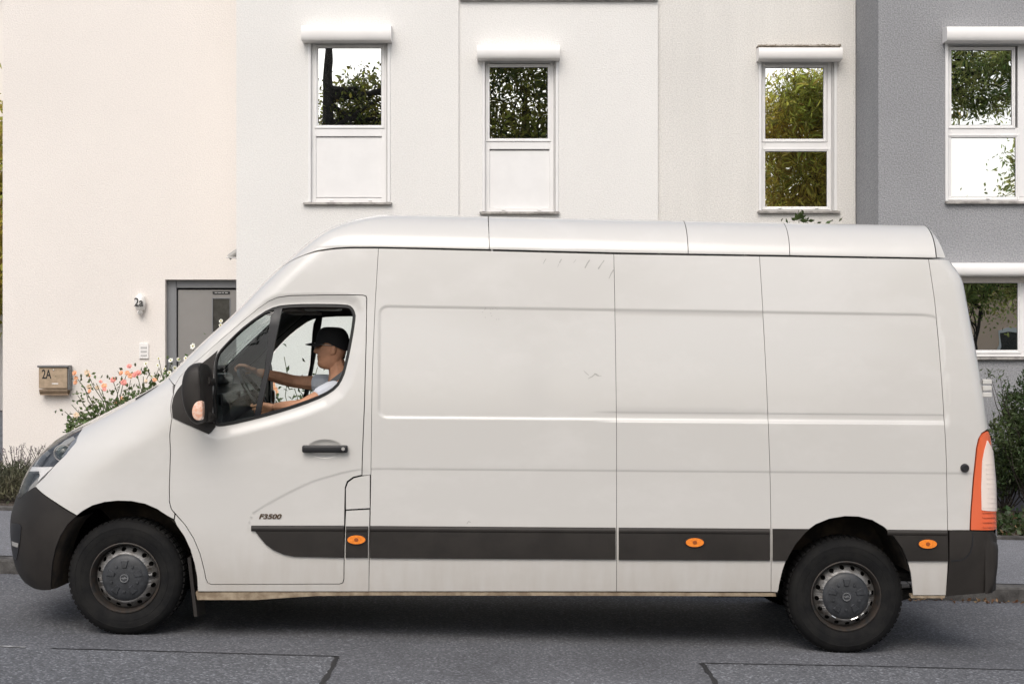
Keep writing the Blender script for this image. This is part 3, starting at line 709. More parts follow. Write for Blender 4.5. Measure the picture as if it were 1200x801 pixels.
# mailbox
mx0, mx1, mz0, mz1 = wx(45.5, Y_L - 0.15), wx(79, Y_L - 0.15), wz(464, Y_L - 0.15), wz(430.5, Y_L - 0.15)
mbx = thing('mailbox', ((mx0 + mx1) / 2, Y_L, mz0), 'copper coloured steel mailbox lettered 2A on the cream wall', 'mailbox')
g = MB(); zt = mz0 + (mz1 - mz0) * 0.27
g.bevbox(mx0, mx1, Y_L - 0.155, Y_L - 0.02, zt, mz1, 0.006, 2); g.build('box', M['copper'], mbx)
g = MB(); g.bevbox(mx0 - 0.015, mx1 + 0.018, Y_L - 0.18, Y_L - 0.005, mz1 + 0.001, mz1 + 0.03, 0.008, 2); g.build('lid', M['lid'], mbx)
g = MB(); rr = 0.055; cy_, cz_ = Y_L - 0.085, mz0 + rr
prof = [(cy_ - rr * 1.15 * math.cos(a), cz_ + rr * 0.5 - rr * 1.3 * math.sin(a)) for a in np.linspace(-0.1, math.pi + 0.1, 14)]
prof2 = [(cy_ - (rr * 1.15 - 0.004) * math.cos(a), cz_ + rr * 0.5 - (rr * 1.3 - 0.004) * math.sin(a)) for a in np.linspace(-0.1, math.pi + 0.1, 14)]
n = 14; vs = [(mx0 + 0.003, y, z) for y, z in prof] + [(mx1 - 0.003, y, z) for y, z in prof] + [(mx0 + 0.003, y, z) for y, z in prof2] + [(mx1 - 0.003, y, z) for y, z in prof2]
fs = []
for i in range(n - 1): fs += [(i, i + 1, n + i + 1, n + i), (2 * n + i, 3 * n + i, 3 * n + i + 1, 2 * n + i + 1), (i, 2 * n + i, 2 * n + i + 1, i + 1), (n + i, n + i + 1, 3 * n + i + 1, 3 * n + i)]
g.add(vs, fs); g.build('newspaper_tube', M['copper'], mbx, smooth=True, sharp=40)
g = MB(); g.bevbox(mx1 + 0.001, mx1 + 0.022, Y_L - 0.15, Y_L - 0.012, zt - 0.02, mz1, 0.004, 1); g.build('side_panel', M['lid'], mbx)
text_obj('house_number', '2A', 0.165, (mx0 + 0.10, Y_L - 0.158, mz1 - 0.09), M['ink'], mbx, sx=0.62, bold=0.0025)
g = MB(); g.bevbox(mx0 + 0.17, mx0 + 0.25, Y_L - 0.162, Y_L - 0.156, zt + 0.055, zt + 0.068, 0.002, 1); g.build('name_strip', M['whitebox'], mbx)
g = MB(); g.lathe([(0.0, -0.006), (0.009, -0.005), (0.01, 0.0)], (mx0 + 0.19, Y_L - 0.156, mz1 - 0.03), 'y', 12); g.build('lock', M['chrome'], mbx)
# security camera on the corner of the projecting block
cx_ = wx(277, Y_A); czz = wz(298, Y_A)
cm = thing('security_camera', (cx_, Y_A + 0.25, czz), 'small grey security camera on the house corner above the door', 'camera')
g = MB(); g.tube([(cx_ - 0.001, Y_A + 0.25, czz - 0.04), (cx_ - 0.04, Y_A + 0.25, czz - 0.03), (cx_ - 0.055, Y_A + 0.22, czz + 0.0)], 0.016); g.build('bracket', M['camgrey'], cm, smooth=True, sharp=40)
g = MB(); g.tube([(cx_ - 0.005, Y_A + 0.2, czz + 0.06), (cx_ - 0.06, Y_A + 0.19, czz + 0.025), (cx_ - 0.13, Y_A + 0.18, czz - 0.03)], [0.034, 0.036, 0.034], 14); g.build('camera_body', M['camgrey'], cm, smooth=True, sharp=40)
g = MB(); g.bevbox(cx_ - 0.16, cx_ - 0.02, Y_A + 0.14, Y_A + 0.22, czz - 0.035, czz - 0.025, 0.003, 1)
o = g.build('sun_visor', M['whitebox'], cm)
# ---------------------------------------------------------------- delivery van: one smooth body surface (u along the flank and round the nose, v = height)
YC, HW, LEN = 10.035, 1.035, 1.60           # centre plane, half width, quarter length of the nose curve
def super_curve(n):
    th = np.linspace(0, math.pi / 2, 4000); cx = np.sin(th) ** (2 / n); cy = np.cos(th) ** (2 / n)
    s = np.concatenate([[0], np.cumsum(np.hypot(np.diff(cx) * 0.8, np.diff(cy)))]); s /= s[-1]
    g = np.linspace(0, 1, 401); return np.interp(g, s, cx), np.interp(g, s, cy)
def cubic(tab, x0, dx, x):
    """Catmull-Rom lookup in a uniform table"""
    t = np.clip((x - x0) / dx, 0, len(tab) - 1.0001); i = t.astype(int); f = t - i
    g = lambda k: tab[np.clip(i + k, 0, len(tab) - 1)]
    a, b, c, d = g(-1), g(0), g(1), g(2)
    return b + 0.5 * f * (c - a + f * (2 * a - 5 * b + 4 * c - d + f * (3 * (b - c) + d - a)))
K1, K2 = super_curve(2.7), super_curve(4.2)
ZT = np.arange(0.15, 2.66, 0.01)
# front silhouette in the photograph, py -> px
SIL = [(249.5, 470), (250.5, 455), (253, 430), (261, 400), (270, 380), (285, 360), (298, 345), (311, 330), (330, 310), (365, 277), (403, 235), (427, 211), (438, 200),
       (446, 192), (456, 176), (470, 150), (482, 127), (495, 100), (505, 82), (518, 60), (540, 38), (565, 25), (590, 17), (605, 12.5), (625, 12.5), (650, 15), (670, 20), (683, 30), (697, 45), (760, 60)]
silp = lambda py: np.interp(py, [a for a, b in SIL], [b for a, b in SIL])
REAR = [(2.45, 1112), (2.36, 1120), (2.30, 1131), (2.11, 1135.5), (1.57, 1150.5), (1.28, 1157.5), (1.16, 1160), (1.0, 1163), (0.69, 1164.5), (0.15, 1165)]
REAR = sorted(REAR)
RT = np.interp(ZT, [a for a, b in REAR], [(b - 600) / F * 9.10 for a, b in REAR])
def gsm(t, s):
    k = np.exp(-0.5 * (np.arange(-3 * s, 3 * s + 1) / s) ** 2); k /= k.sum()
    p = np.pad(t, 3 * s, mode='reflect', reflect_type='odd'); return np.convolve(p, k, 'valid')
RT = gsm(RT, 4)
def a_of(z): return 0.80 - 0.50 * smoothstep(1.25, 1.85, z) + 0.0 * z
def blend(z): return smoothstep(1.15, 1.75, z)
def width(z):
    w = HW - 0.10 * np.clip((z - 1.35) / 1.05, 0, 1) ** 1.7 - 0.035 * np.clip((0.72 - z) / 0.45, 0, 1) ** 2
    q = np.clip((z - 2.41) / 0.222, 0, 1)
    return w - 0.045 * q - 0.28 * (1 - np.sqrt(1 - np.minimum(q, 0.9999) ** 2))
XC = np.interp(ZT, [0.2, 1.2, 1.6, 2.3, 2.63], [-3.15, -3.0, -2.25, -1.5, -0.9])
def nose(u, z, xc):
    s = np.clip(-u / LEN, 0, 2); m = s > 1; s2 = np.where(m, 2 - s, s)
    b = blend(z)
    cx = cubic(K1[0], 0, 1 / 400, s2) * (1 - b) + cubic(K2[0], 0, 1 / 400, s2) * b
    cy = cubic(K1[1], 0, 1 / 400, s2) * (1 - b) + cubic(K2[1], 0, 1 / 400, s2) * b
    return xc + a_of(z) * (1 - cx), np.where(m, -cy, cy)
# slide every level of the nose until its outline touches the photographed silhouette
ss = -np.linspace(0, 1.0, 160) * LEN
for it in range(6):
    for k, z in enumerate(ZT):
        X, cy = nose(ss, np.full_like(ss, z), XC[k]); Y = YC - width(np.array(z)) * cy
        px = 600 + F * X / Y; py = HZ - F * (z - EYE) / Y
        XC[k] -= ((px - silp(py)).min()) * 9.4 / F
    XC = gsm(XC, 2)
XC = gsm(XC, 3)
CAP_END = 2.655

def shear(X, z):
    c = np.interp(z, [0.3, 0.7, 1.5, 2.4], [0, 0.0072, 0.0085, 0.0205])
    return -c * np.clip(X + 0.85, 0, 10)
WINPX = [(248.7, 489.9), (251, 498.6), (257.4, 500.3), (280, 496), (320, 486), (354.8, 474.9), (379.8, 464.9), (394.8, 454.9), (402.3, 442.4), (407.3, 424.9), (412.3, 400), (416, 377.5), (416.8, 367.5), (412.3, 358.7), (404.8, 356.2), (359.8, 355.5), (329.9, 357), (314.9, 361.2), (297.4, 372.5), (279.9, 386.2), (264.9, 401.2), (254.9, 412.4), (251, 422.4), (250, 445)]
WINXZ = np.array([((px - 600) / F * 9.06, EYE - (py - HZ) / F * 9.06) for px, py in WINPX])
def sdf_poly(P, X, Z):
    d = np.full(X.shape, 1e9); inside = np.zeros(X.shape, bool)
    n = len(P)
    for i in range(n):
        a, b = P[i], P[(i + 1) % n]; e = b - a
        wx_, wz_ = X - a[0], Z - a[1]; t = np.clip((wx_ * e[0] + wz_ * e[1]) / (e @ e), 0, 1)
        d = np.minimum(d, (wx_ - e[0] * t) ** 2 + (wz_ - e[1] * t) ** 2)
        c = (a[1] <= Z) != (b[1] <= Z)
        with np.errstate(divide='ignore', invalid='ignore'):
            xi = a[0] + (Z - a[1]) * e[0] / e[1]
        inside ^= c & (X < xi)
    d = np.sqrt(d); return np.where(inside, -d, d)
def relief(X, z, near):
    """pressed features of the flank: inward depth in metres; z before the rake"""
    r = np.zeros_like(X)
    # long recessed field behind the cab
    x1 = 2.583 + 0.07 * np.clip((2.03 - z) / 0.7, 0, 1); x0 = -0.808
    zc, hz, hx = (2.048 + 1.366) / 2, (2.048 - 1.366) / 2, (x1 - x0) / 2
    rad = 0.055
    qx = np.abs(X - (x0 + x1) / 2) - hx + rad; qz = np.abs(z - zc) - hz + rad
    sd_ = np.hypot(np.maximum(qx, 0), np.maximum(qz, 0)) + np.minimum(np.maximum(qx, qz), 0) - rad
    r += 0.0062 * (1 - smoothstep(-0.018, 0.006, sd_))
    # lower bead of the field, behind the sliding door seam
    m = smoothstep(0.50, 0.60, X) * (1 - smoothstep(x1 - 0.02, x1, X))
    r += 0.003 * m * (1 - smoothstep(1.408, 1.418, z))* smoothstep(1.352, 1.362, z)
    # waist crease, swooping down on the door
    xs = [-1.60, -1.585, -1.56, -1.47, -1.34, -1.2, -1.03, -0.93, -0.80, 5]; zs = [0.66, 0.74, 0.80, 0.855, 0.925, 0.99, 1.04, 1.06, 1.066, 1.066]
    zcr = np.interp(X, xs, zs); fade = smoothstep(-1.61, -1.59, X) * (1 - smoothstep(2.74, 2.82, X))
    r += 0.0036 * fade * (1 - smoothstep(zcr - 0.014, zcr + 0.004, z)) * smoothstep(0.62, 0.8, z)
    # shoulder under the door window
    if near is not None:
        s = near
        r += 0.017 * (1 - smoothstep(0.0, 0.075, s)) * smoothstep(-1.98, -1.72, X) * (X < -0.86)
    return r
def surf(u, z, off=0.0, feat=True):
    u = np.asarray(u, float); z = np.asarray(z, float); u, z = np.broadcast_arrays(u, z)
    xc = cubic(XC, 0.15, 0.01, z); u = u - xc - a_of(z)     # distance behind the start of the nose curve
    far = u < -LEN
    uu = np.where(far, -2 * LEN - u, u)                    # mirrored half
    Xn, cy = nose(np.minimum(uu, 0), z, xc)
    X = np.where(uu > 0, xc + a_of(z) + uu, Xn)
    w = width(z) - off
    xr = cubic(RT, 0.15, 0.01, z)
    dr = np.clip(xr - X, 0, 0.09); dr = np.where(z > 2.405, 0.09, dr)
    w = w - (0.09 - np.sqrt(np.maximum(0.09 ** 2 - (0.09 - dr) ** 2, 0)))
    if feat:
        m = (X > -2.4) & (X < -0.8) & (z > 1.0) & (z < 2.2)
        near = np.full(X.shape, 1.0)
        if m.any(): near[m] = np.abs(sdf_poly(WINXZ, X[m], z[m]))
        w = w - relief(X, z, near) * smoothstep(0.84, 0.95, cy)
    Xo = np.where(uu > 0, X, X + off * (1 - cy))
    hy = w * cy
    zz = z + shear(X, z)
    return np.stack([Xo, YC - np.where(far, -hy, hy), zz], -1)
def surf_n(u, z, off=0.0):
    h = 0.003
    a = surf(u + h, z, off) - surf(u - h, z, off); b = surf(u, np.asarray(z) + h, off) - surf(u, np.asarray(z) - h, off)
    n = np.cross(a, b); return n / np.maximum(np.linalg.norm(n, axis=-1, keepdims=True), 1e-9)
def projpx(P): return np.stack([600 + F * P[..., 0] / P[..., 1], HZ - F * (P[..., 2] - EYE) / P[..., 1]], -1)
def x0f(z): return cubic(XC, 0.15, 0.01, np.asarray(z, float)) + a_of(np.asarray(z, float))
GU, GZ = np.meshgrid(np.linspace(-1.5, 5.4, 460), np.linspace(0.2, 2.625, 180), indexing='ij')
GU = GU + x0f(GZ)
G3 = surf(GU, GZ, 0, False); GP = projpx(G3)
GN = np.cross(surf(GU + 0.004, GZ, 0, False) - G3, surf(GU, GZ + 0.004, 0, False) - G3); GN /= np.maximum(np.linalg.norm(GN, axis=-1, keepdims=True), 1e-12)
GV = G3 - np.array([0, 0, EYE]); GV /= np.linalg.norm(GV, axis=-1, keepdims=True)
GHID = np.where((GN * GV).sum(-1) < -0.03, 0.0, 1e6)      # only the flank that faces the camera is measured
def param(px, py, off=0.0):
    """body-surface coordinates of a photograph pixel"""
    d = (GP[..., 0] - px) ** 2 + (GP[..., 1] - py) ** 2 + GHID
    i = np.unravel_index(np.argmin(d), d.shape); q = np.array([GU[i], GZ[i]])
    t = np.array([px, py]); best, bd = q.copy(), 1e9
    for _ in range(12):
        h = 1e-3
        p = projpx(surf(q[0], q[1], off, False)); e = t - p; ed = float(e @ e)
        if ed < bd: bd, best = ed, q.copy()
        if ed < 1e-4: break
        J = np.stack([(projpx(surf(q[0] + h, q[1], off, False)) - p) / h, (projpx(surf(q[0], q[1] + h, off, False)) - p) / h], 1)
        try: st = np.linalg.solve(J.T @ J + 20 * np.eye(2), J.T @ e)
        except Exception: break
        q = q + np.clip(st, -0.05, 0.05); q[1] = np.clip(q[1], 0.2, 2.63)
    return best

def to_uv(poly, off=0.0):
    out = []; n = len(poly)
    for i, p in enumerate(poly):
        if len(p) == 2: out.append(param(p[0], p[1], off))
        elif p[0] == 'p': out.append(np.array([p[1], p[2]]))                     # ('p', u, z) gives coordinates directly
        else:                                                                    # ('r', u, z): u counted from the start of the nose curve
            out.append(np.array([p[1] + float(x0f(p[2])), p[2]]))
            q = poly[(i + 1) % n]
            if q[0] == 'r' and len(q) == 3:
                k = max(1, int(math.hypot(q[1] - p[1], q[2] - p[2]) / 0.03))
                for j in range(1, k):
                    z = p[2] + (q[2] - p[2]) * j / k; out.append(np.array([p[1] + (q[1] - p[1]) * j / k + float(x0f(z)), z]))
    return np.array(out)
def area(P): x, y = P[:, 0], P[:, 1]; return 0.5 * np.sum(x * np.roll(y, -1) - y * np.roll(x, -1))
def shrink(P, g):
    if g == 0: return P
    s = 1 if area(P) > 0 else -1; n = len(P); Q = P.copy()
    for i in range(n):
        a, b, c = P[i - 1], P[i], P[(i + 1) % n]
        e1, e2 = b - a, c - b; e1 = e1 / (np.linalg.norm(e1) + 1e-9); e2 = e2 / (np.linalg.norm(e2) + 1e-9)
        n1, n2 = np.array([-e1[1], e1[0]]) * s, np.array([-e2[1], e2[0]]) * s
        m = n1 + n2; k = max(0.5, float(m @ m) / 2)
        Q[i] = b + m / k * g * 1.0
    return Q
def chaikin(P, it=2):
    P = [np.array(p, float) for p in P]
    for _ in range(it):
        Q = []
        for i in range(len(P)):
            a, b = P[i], P[(i + 1) % len(P)]; Q += [a * 0.75 + b * 0.25, a * 0.25 + b * 0.75]
        P = Q
    return [tuple(p) for p in P]

def panel(name, poly, material, parent, holes=(), off=0.0, gap=0.003, lip=0.018, du=0.08, dz=0.06, ul=(), zl=(), side='near', bulge=None, uv=False):
    """a pressed panel lying on the body surface; poly in photograph pixels or ('p',u,z)"""
    P = shrink(np.array(poly, float) if uv else to_uv(poly, 0.0), gap)
    H = [shrink(np.array(h, float) if uv else to_uv(h, 0.0), -gap * 0.0) for h in holes]
    loops = [[Vector((p[0], p[1], 0)) for p in P]] + [[Vector((p[0], p[1], 0)) for p in h] for h in H]
    flat = [v for l in loops for v in l]
    bm = bmesh.new(); bv = [bm.verts.new(v) for v in flat]
    for t in tessellate_polygon(loops):
        a, b, c = [flat[i] for i in t]
        cr = (b - a).cross(c - a).z
        if abs(cr) < 1e-9: continue
        try: bm.faces.new([bv[i] for i in (t if cr > 0 else t[::-1])])
        except ValueError: pass
    if holes or len(P) < 400:
        pass
    u0, z0 = P.min(0); u1, z1 = P.max(0)
    lines = [(0, x) for x in np.arange(math.ceil(u0 / du) * du, u1, du)] + [(0, x) for x in ul if u0 < x < u1] \
        + [(1, x) for x in np.arange(math.ceil(z0 / dz) * dz, z1, dz)] + [(1, x) for x in zl if z0 < x < z1]
    for ax, x in lines:
        co = (x, 0, 0) if ax == 0 else (0, x, 0); no = (1, 0, 0) if ax == 0 else (0, 1, 0)
        bmesh.ops.bisect_plane(bm, geom=bm.verts[:] + bm.edges[:] + bm.faces[:], dist=1e-5, plane_co=co, plane_no=no)
    bm.verts.index_update()
    UV = np.array([[v.co.x, v.co.y] for v in bm.verts]); n0 = len(UV)
    faces = [[v.index for v in f.verts] for f in bm.faces]
    bed_ = [(e.verts[0].index, e.verts[1].index, e.link_faces[0]) for e in bm.edges if len(e.link_faces) == 1]
    ed = []
    for a, b, f in bed_:
        vs_ = [v.index for v in f.verts]; i = vs_.index(a)
        if vs_[(i + 1) % len(vs_)] == b: ed.append((a, b))
        else: ed.append((b, a))
    bm.free()
    extra = bulge(UV) if bulge is not None else 0.0
    V = surf(UV[:, 0], UV[:, 1]); N = surf_n(UV[:, 0], UV[:, 1])
    V = V - N * (off - extra if bulge is not None else off)
    if bulge is not None:
        pass
    B = sorted({i for e in ed for i in e}); bi = {v: n0 + k for k, v in enumerate(B)}
    W = V[B] - N[B] * lip
    Lf = [(b, a, bi[a], bi[b]) for a, b in ed]
    V2 = np.vstack([V, W])
    if side == 'far':
        V2[:, 1] = 2 * YC - V2[:, 1]; N = N * np.array([1, -1, 1]); faces = [f[::-1] for f in faces]; Lf = [f[::-1] for f in Lf]
    nl = []
    for f in faces: nl += [tuple(N[i]) for i in f]
    for f in Lf:
        a, b, c = V2[f[0]], V2[f[1]], V2[f[2]]; q = np.cross(b - a, c - a); q = q / (np.linalg.norm(q) + 1e-9); nl += [tuple(q)] * 4
    return mesh_obj(name, V2, faces + Lf, material, parent, normals=nl)

van = thing('delivery_van', (0.0, YC, gz(0)), 'long white high-roof delivery van with dark grey side strips, driving on the street', 'van')
# relief lines that need a fine grid
ZL = [2.034, 2.040, 2.046, 2.052, 2.058, 1.352, 1.357, 1.362, 1.367, 1.372, 1.377, 1.383, 1.408, 1.413, 1.418, 1.048, 1.053, 1.057, 1.061, 1.065, 1.070]
def upx(px, py): return param(px, py)[0]
TAIL = [(-0.27, 2.357), (-0.345, 2.328), (-0.41, 2.288), (-0.44, 2.258), (-0.47, 2.222), (-0.495, 2.185), (-0.51, 2.165)]   # the roof joint sinks along the screen pillar
gut = [(372, 294.2), (390, 291.6), (410, 290.4), (443, 290.4), (500, 291.5), (575, 293.3), (650, 295.3), (720, 297), (820, 298.7), (920, 300.2), (1010, 301.8), (1097, 303.3)]
rear_arch = [(911, 697), (913, 685), (917, 668), (923, 651), (931, 637), (942, 624), (956, 614), (972, 607.5), (990, 604.5), (1006, 605), (1022, 609), (1036, 617), (1048, 628), (1057, 641), (1063, 655), (1067.5, 672), (1070, 697)]
fa = [(88, 606), (97, 598), (108, 592), (122, 588), (138, 586.3), (154, 586.8), (170, 590), (184, 596), (196, 604), (207, 615), (216, 628), (223, 643), (228, 660), (230.5, 676), (231.5, 692.5)]
ZTOPG = 2.402

# white flank panels behind the cab
up1 = [(443.5, 290.9), (500, 292.1), (575, 293.9), (650, 295.9), (719.5, 297.5)]
BOT = 692.5
P_cargo1 = [(443.5, 290.9), (500, 292.1), (575, 293.9), (650, 295.9), (719.3, 297.6), (721.3, 400), (722.5, 500), (722.6, 616), (722.5, BOT), (600, BOT), (500, BOT), (432.3, BOT), (433.6, 620), (434.6, 557), (436.5, 430), (440, 350)]
P_cargo2 = [(719.3, 297.6), (820, 299.2), (890, 300.2), (896, 400), (900.5, 500), (902.6, 560), (903.5, 618), (903.5, BOT + .5), (722.5, BOT), (722.6, 616), (722.5, 500), (721.3, 400)]
P_cargo3 = [(890, 300.2), (1010, 302.3), (1088, 303.6), (1095, 350), (1101, 410), (1106, 480), (1109, 540), (1110.3, 600), (1110.5, 620), (1111, 656), (1108.5, 697)] + [p for p in rear_arch[::-1]][0:-1] + [(912.5, 690), (911, BOT + 1), (903.5, BOT + .5), (903.5, 618), (902.6, 560), (900.5, 500), (896, 400)]
P_corner = [(1088, 303.6), (1099, 303.9), ('z', 2.398), ('z', 2.385), ('z', 2.365), ('z', 2.34), ('z', 2.31), ('z', 2.25), ('z', 2.11), ('z', 1.9), ('z', 1.7), ('z', 1.5), ('z', 1.33), (1156.5, 503), (1150.5, 507), (1146.5, 514), (1144, 525), (1140.5, 560), (1137.5, 600), (1136.5, 621), (1110.6, 621), (1110.3, 600), (1109, 540), (1106, 480), (1101, 410), (1095, 350)]
def rear_u(z): return float(cubic(RT, 0.15, 0.01, np.array([z]))[0]) - 0.002
P_corner = [('p', rear_u(p[1]), p[1]) if p[0] == 'z' else p for p in P_corner]
xfn = lambda X, z: X - float(cubic(XC, 0.15, 0.01, np.array([z]))[0] - (-a_of(z)))

SIDES = ('near', 'far')
for sd in SIDES:
    # the slanting u grid cannot follow the upright front edge of the recess, so that panel gets a fine grid near it
    fine = list(np.arange(-0.825, -0.745, 0.006)) if sd == 'near' else []
    zf = list(np.arange(1.36, 1.43, 0.008)) + list(np.arange(1.99, 2.05, 0.008)) if sd == 'near' else []
    panel('side_panel', P_cargo1, M['paint'], van, gap=0.0015, zl=ZL + zf, ul=fine, side=sd, dz=0.05)
    panel('side_panel', P_cargo2, M['paint'], van, gap=0.0015, zl=ZL, side=sd, dz=0.05)
    fr_ = list(np.arange(2.565, 2.67, 0.007)) if sd == 'near' else []
    panel('side_panel', P_cargo3, M['paint'], van, gap=0.0015, zl=ZL + zf[::2], ul=fr_, side=sd, dz=0.05)
    panel('rear_corner_panel', P_corner, M['paint'], van, gap=0.002, zl=ZL[15:], side=sd, du=0.025, dz=0.04)

# cab: door, fuel flap, pillar frame, wing
P_door = [(430, 349.5), (429.3, 400), (427.5, 470), (425, 530), (424.3, 556.5), (414, 559), (407, 564), (404.6, 571), (404, 600), (403.7, 640), (403.3, 678), (402, 682.5), (398, 684), (330, 684.3), (248, 684.5), (243.5, 683), (241, 678), (238.5, 665), (234, 648), (227, 631), (217, 615), (207, 603.5), (200.5, 596), (198.4, 588), (198.2, 570), (199.5, 530), (201.5, 490), (203, 462), (205, 451), (210.5, 441.5), (222, 429.5), (240, 414.5), (262, 394.8), (284, 376), (302, 361.5), (315, 352.5), (325, 348.3), (342, 346), (380, 345.4), (410, 345.2), (425, 345.4), (429, 346.5)]
WIN = chaikin(WINPX, 1)
zfd = list(np.arange(1.24, 1.46, 0.012)) + list(np.arange(0.99, 1.07, 0.008))
ufd = []
P_flap = [(424.8, 557.5), (433.4, 556.2), (433.2, 595), (405.3, 596.6), (405.2, 572), (407.8, 565), (414.5, 560)]
P_flap2 = [(405.3, 598), (433.2, 596.5), (432.3, BOT), (300, BOT), (232, BOT), (231, 676), (228, 660), (223, 643), (216, 628), (207, 615), (204.5, 609), (205.5, 602.5), (217, 615), (227, 631), (234, 648), (238.5, 665), (241, 678), (243.5, 683), (248, 684.5), (330, 684.3), (398, 684), (402, 682.5), (403.3, 678), (403.7, 640)]
UW = -0.51 * LEN                                         # where the flank ends and windscreen / bonnet begin
ZW = 2.065
P_pillar = [(443.5, 290.9), (410, 290.9), (390, 292.1), (372, 294.8)] + [('r', a * LEN, z - 0.003) for a, z in TAIL]
ZH = TAIL[-1][1] - 0.005
P_pillar += [('r', UW, ZW), ('r', UW, 1.95), ('r', UW, 1.8), ('r', UW, 1.64)]
P_pillar += [('r', -0.5 * LEN, 1.62), ('r', -0.40 * LEN, 1.595), (203.5, 450)]
P_pillar += [(205, 451), (210.5, 441.5), (222, 429.5), (240, 414.5), (262, 394.8), (284, 376), (302, 361.5), (315, 352.5), (325, 348.3), (342, 346), (380, 345.4), (410, 345.2), (425, 345.4), (429, 346.5), (430, 349.5), (429.3, 400), (427.5, 470), (425, 530), (424.3, 557), (434.6, 556), (436.5, 430), (440, 350)]
P_wing = [('r', -0.5 * LEN, 1.62), ('r', -0.40 * LEN, 1.595), (203, 450), (203, 462), (201.5, 490), (199.5, 530), (198.2, 570), (198.4, 588), (200.5, 596), (204.5, 601.5), (203.8, 608), (196, 604), (184, 596), (170, 590), (154, 586.8), (138, 586.3), (122, 588), (108, 592), (97, 598), (90, 603.5), (65, 588), (41.5, 569.5), (52, 559), (77, 532.5), (89, 518), (95.5, 504), (98.5, 499.5)]
# bonnet edge on the flank side runs just over the shoulder
hl_tip = param(98.5, 499.5)
P_wing += [('r', -0.5 * LEN, hl_tip[1] + 0.02), ('r', -0.5 * LEN, 1.45)]
for sd in SIDES:
    hole = [WIN]
    hole.append([(381 + 21.6 * math.cos(a), 525.5 + 11.2 * math.sin(a)) for a in np.linspace(0, 2 * math.pi, 28, endpoint=False)])
    dr_ = panel('cab_door', P_door, M['paint'], van, holes=hole, gap=0.0038, zl=zfd + list(np.arange(0.72, 1.075, 0.008)) if sd == 'near' else (), ul=list(np.arange(-1.62, -0.92, 0.012)) if sd == 'near' else (), side=sd, du=0.03, dz=0.035)
    panel('fuel_flap', P_flap, M['paint'], van, gap=0.0005, side=sd)
    panel('door_sill', P_flap2, M['paint'], van, gap=0.0012, side=sd)
    panel('cab_side_frame', P_pillar, M['paint'], van, gap=0.0015, side=sd, du=0.04, dz=0.03)
    panel('front_wing', P_wing, M['paint'], van, gap=0.0015, side=sd, du=0.04, dz=0.03)
# inner skins: dark metal behind the shut lines
def inner(poly, off, m, name, holes=(), side='near', grow=0.004, g=0.12):
    return panel(name, poly, m, van, holes=holes, off=off, gap=-grow, lip=0.002, du=g, dz=g, side=side)
for sd in SIDES:
    inner([P_cargo1[0], P_cargo1[4], P_cargo2[2], (1088, 303.6), ('p', rear_u(2.385) - 0.06, 2.385), ('p', rear_u(2.3) - 0.04, 2.3), ('p', rear_u(1.9) - 0.03, 1.9), ('p', rear_u(1.5) - 0.03, 1.5), (1140, 560), (1135, 621), (1108, 690)] + rear_arch[::-1][1:] + [(722, BOT - 1), (433, BOT - 1)], 0.022, M['inner'], 'inner_skin', side=sd)
    DW = shrink(np.array(WINXZ), 0)  # window ring of the inner trim
    inner(P_door, 0.024, M['inner'], 'door_inner_skin', holes=[WIN], side=sd)
    inner(P_pillar, 0.030, M['pillartrim'], 'pillar_inner_skin', side=sd, grow=-0.004, g=0.035)
    inner(P_wing, 0.024, M['inner'], 'wing_inner_skin', side=sd, g=0.06)
    inner(P_flap2, 0.024, M['inner'], 'sill_inner_skin', side=sd, grow=0.0)
    # window seal and glass
    SEAL_IN = shrink(to_uv(WIN), 0.016)
    panel('window_seal', list(to_uv(WIN)), M['rubber'], van, holes=[SEAL_IN], off=0.006, gap=0.0015, lip=0.03, du=0.1, dz=0.1, side=sd, uv=True)
    trim_in = shrink(to_uv(WIN), 0.004)
    DOORIN = shrink(to_uv(P_door), 0.02)
    panel('door_trim', list(DOORIN), M['cabtrim'], van, holes=[trim_in], off=0.055, gap=0, lip=-0.03, du=0.2, dz=0.2, side=sd, uv=True)
    # quarter light divider bar
    bar = [(322.5, 359.5), (330.5, 359), (318, 420), (304, 489), (296.5, 491), (310.5, 430)]
    panel('quarter_light_bar', bar, M['black'], van, off=0.008, gap=0, lip=0.025, side=sd)
    ql = [(322, 362), (309, 430), (296, 491.5), (280, 494.5), (258, 498), (252.5, 497), (250.5, 489), (252, 445), (253, 424), (257, 414), (267, 402.5), (282, 388), (299, 374.5), (316, 363.5)]
    panel('quarter_glass', ql, M['cabglass'], van, off=0.018, gap=0, lip=0.004, side=sd)
    if sd == 'far':
        fgl = [(329, 361), (360, 358), (404, 358.5), (413, 366), (410, 395), (404, 430), (398, 448), (378, 462), (352, 473), (303, 489)]
        panel('door_glass', fgl, M['cabglass'], van, off=0.018, gap=0, lip=0.004, side=sd)

# bonnet, windscreen, grille (round the nose)
def mirror_uv(L): return [tuple(q) for q in to_uv([('r', u, z) for u, z in L + [(-2 * LEN - u, z) for u, z in reversed(L)]])]
ws = mirror_uv([(UW - 0.012, 1.655), (UW - 0.012, 1.8), (UW - 0.012, 2.0), (UW - 0.012, ZW - 0.01)][::-1])
panel('windscreen', ws, M['cabglass'], van, off=0.004, gap=0.0, lip=0.006, du=0.06, dz=0.04, uv=True)
wsi = mirror_uv([(UW - 0.028, 1.68), (UW - 0.028, 1.8), (UW - 0.028, 2.0), (UW - 0.028, ZW - 0.03)][::-1])
panel('windscreen_seal', mirror_uv([(UW - 0.006, 1.645), (UW - 0.006, 1.8), (UW - 0.006, 2.0), (UW - 0.006, ZW - 0.003)][::-1]), M['rubber'], van, holes=[wsi], off=0.008, gap=0, lip=0.010, du=0.06, dz=0.04, uv=True)
